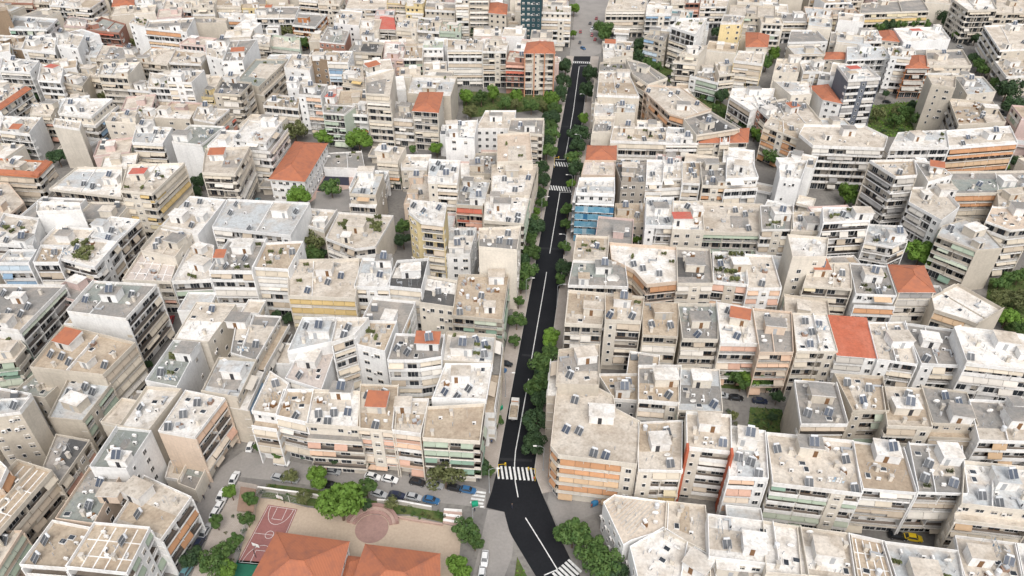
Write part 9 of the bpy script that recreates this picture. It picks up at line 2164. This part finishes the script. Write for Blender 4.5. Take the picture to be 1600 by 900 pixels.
PM = {}
for st in (.12, .03):
    base = person_mesh(st)
    for k, tm in TOPS.items():
        me = base.copy(); me.name = 'person'
        for mt in (DENIM, tm, SKIN, HAIR): me.materials.append(mt)
        for p in me.polygons:
            c = p.center
            p.material_index = 0 if c.z < .98 and abs(c.x) < .2 else (1 if c.z < 1.5 and not (c.z < 1.0 and abs(c.x) > .2) else (3 if c.z > 1.7 or (c.y > .02 and c.z > 1.58) else 2))
            p.use_smooth = True
        PM[k, st] = me
for i, (x, y, c, lab) in enumerate(PEOPLE):
    o = obj('person', PM[c, (.12, .03)[i % 2]], None, (x, y, .03)); o.rotation_euler = (0, 0, i * 2.1); tag(o, lab, 'person', 'people walking in the street')

# ------------------------------------------------------------------ school ground furniture
def wall_line(name, P, h, th, mat, label, cat, cap=None):
    m = MB(); c = MB()
    for a, b in zip(P, P[1:]):
        d, l = unit(a, b); q = ((a[0] + b[0]) / 2, (a[1] + b[1]) / 2)
        m.box(q, d, l / 2, th / 2, 0, h, 0)
        if cap: c.box(q, d, l / 2, th / 2 + .06, h + .001, h + .1, 0)
    o = m.build(name, [mat]); tag(o, label, cat)
    if cap: c.build('coping', [cap], o)
    return o
wall_line('retaining_wall', EXTRA['wall'], 1.3, .3, TRIM, 'grey retaining wall between the parked cars and the basketball court hedge', 'wall', WHITE)
wall_line('retaining_wall', EXTRA['wall2'], 1.3, .3, TRIM, 'grey retaining wall below the blue parked car above the school yard', 'wall', WHITE)
wall_line('yard_wall', EXTRA['ring'], .6, .35, PINKPAVE, 'low pinkish wall edging the school yard right of the painted circle', 'wall')
def fence(P, label):
    root = obj('fence', None, None, (P[0][0], P[0][1], 0)); tag(root, label, 'fence')
    ox, oy = P[0]
    rail = MB()
    for a, b in zip(P, P[1:]):
        d, l = unit(a, b); n = max(1, int(l / 2.5))
        for k in range(n):
            x, y = a[0] + d[0] * l * k / n - ox, a[1] + d[1] * l * k / n - oy
            p = MB(); p.tube((x, y, 0), (x, y, 2.6), .05, 0, 6); p.build('post', [WHITE], root)
        for z in (.3, .9, 1.5, 2.1, 2.55): rail.tube((a[0] - ox, a[1] - oy, z), (b[0] - ox, b[1] - oy, z), .025, 0, 4)
        s = 0
        while s < l:
            rail.tube((a[0] + d[0] * s - ox, a[1] + d[1] * s - oy, .3), (a[0] + d[0] * s - ox, a[1] + d[1] * s - oy, 2.55), .015, 0, 3); s += .4
    rail.build('mesh_panel', [STEEL], root)
fence(EXTRA['fence'], 'white wire fence along the left side of the red basketball court')
fence(EXTRA['fence2'], 'white wire fence along the street side of the red basketball court')
# stepped brick seating round the painted circle
def amphitheatre():
    root = obj('amphitheatre', None, None, (cc.x, cc.y, 0)); tag(root, 'curved brick seating steps round the painted circle in the school yard', 'steps')
    for k in range(3):
        r0 = cr * 1.0 + .15 + k * .75; m = MB(); N = 22; A0, A1 = math.radians(12), math.radians(165)
        for i in range(N):
            a, b = A0 + (A1 - A0) * i / N, A0 + (A1 - A0) * (i + 1) / N
            m.prism([(r0 * math.cos(b), r0 * math.sin(b)), ((r0 + .74) * math.cos(b), (r0 + .74) * math.sin(b)), ((r0 + .74) * math.cos(a), (r0 + .74) * math.sin(a)), (r0 * math.cos(a), r0 * math.sin(a))], 0, .35 + .4 * k, 0, bot=False)
        m.build('step', [BRICKP if k % 2 == 0 else PINKPAVE], root)
amphitheatre()
def stairs():
    a, b, c, d_ = [Vector(q) for q in EXTRA['stairs']]
    root = obj('stairs', None, None, (d_.x, d_.y, 0)); tag(root, 'pink brick stairs leading from the pavement down to the school yard', 'stairs')
    N = 6
    for k in range(N):
        t0, t1 = k / N, (k + 1) / N
        P = [d_.lerp(a, t1), c.lerp(b, t1), c.lerp(b, t0), d_.lerp(a, t0)]
        m = MB(); m.prism([(p.x - d_.x, p.y - d_.y) for p in P], 0, .17 * (k + 1), 0, bot=False); m.build('step', [(PINKPAVE, WHITE)[k % 2]], root)
stairs()
def hoop(p, a, label):
    root = obj('basketball_hoop', None, None, (p[0], p[1], 0)); root.rotation_euler = (0, 0, a); tag(root, label, 'basketball hoop')
    m = MB(); m.tube((0, -.9, 0), (0, -.9, 2.9), .08, 0, 6); m.tube((0, -.9, 2.9), (0, 0, 3.3), .06, 0, 6); m.build('pole', [DARKM], root)
    m = MB(); m.box((0, .03), (1, 0), .9, .03, 2.9, 3.95, 0); m.build('backboard', [WHITE], root)
    m = MB()
    for k in range(10):
        t, u = 2 * math.pi * k / 10, 2 * math.pi * (k + 1) / 10
        m.tube((.23 * math.cos(t), .35 + .23 * math.sin(t), 3.05), (.23 * math.cos(u), .35 + .23 * math.sin(u), 3.05), .02, 0, 4)
    m.build('rim', [REDP], root)
hoop(EXTRA['hoop'][0], math.pi - .35, 'basketball hoop at the far end of the red court')
hoop(EXTRA['hoop'][1], -.35, 'basketball hoop at the near end of the red court')
def hut():
    P = EXTRA['hut']; cx = sum(p[0] for p in P) / 4; cy = sum(p[1] for p in P) / 4
    root = obj('kiosk', None, None, (cx, cy, 0)); tag(root, 'small brown roofed hut between the left street and the basketball court', 'hut')
    Q = [(p[0] - cx, p[1] - cy) for p in P]
    m = MB(); m.prism([(x * .9, y * .9) for x, y in Q], 0, 2.4, 0, bot=False); m.build('wall', [WALL['be']], root)
    m = MB(); m.prism(Q, 2.402, 2.6, 0); m.build('roof', [BROWNP], root)
hut()
# waste containers on the pavement, traffic signals at the crossings
def bin_(p, mat, label):
    root = obj('waste_container', None, None, (p[0], p[1], .02)); tag(root, label, 'waste container'); root.rotation_euler = (0, 0, p[0] % 1)
    m = MB(); m.prism([(-.7, .5), (.7, .5), (.7, -.5), (-.7, -.5)], .18, 1.1, 0); m.build('body', [mat], root)
    m = MB()
    pr = [(-.55, 1.1), (-.4, 1.32), (0, 1.42), (.4, 1.32), (.55, 1.1)]
    for (y0, z0), (y1, z1) in zip(pr, pr[1:]): m.poly([(-.73, y0, z0), (.73, y0, z0), (.73, y1, z1), (-.73, y1, z1)])
    m.poly([(-.73, y, z) for y, z in pr][::-1]); m.poly([(.73, y, z) for y, z in pr]); m.build('lid', [mat], root)
    for x in (-.55, .55):
        for y in (-.35, .35):
            m = MB(); m.tube((x, y - .04, .09), (x, y + .04, .09), .09, 0, 8); m.build('wheel', [DARKM], root)
for p, mt, lab in zip(EXTRA['bins'], (BLUEP, ORP, GREENP, GREENP), ('blue waste container at the mouth of the narrow right street', 'orange waste container behind the blue one by the right street',
        'green waste container on the left pavement near the tipper truck', 'green waste container beside the small side zebra crossing')): bin_(p, mt, lab)
def signal(p, s, label):
    root = obj('traffic_light', None, None, (p[0], p[1], .1)); tag(root, label, 'traffic light')
    m = MB(); m.tube((0, 0, 0), (0, 0, 4.6), .07, 0, 7); m.tube((0, 0, 4.5), (s * 1.6, 0, 4.7), .05, 0, 6); m.build('pole', [YELLOWP], root)
    m = MB(); m.box((s * 1.7, 0), (1, 0), .17, .15, 4.2, 5.1, 0); hd = m.build('signal_head', [YELLOWP], root)
    m = MB()
    for k in range(3): m.tube((s * 1.7, -.15, 4.38 + k * .28), (s * 1.7, -.2, 4.38 + k * .28), .1, 0, 8)
    m.build('lens', [DARKM], hd)
for p, s, lab in zip(EXTRA['lights'], (1, -1, 1, -1), ('yellow traffic light left of the upper zebra crossings', 'yellow traffic light right of the upper zebra crossings',
        'yellow traffic light left of the lower zebra crossing', 'yellow traffic light right of the lower zebra crossing')): signal(p, s, lab)
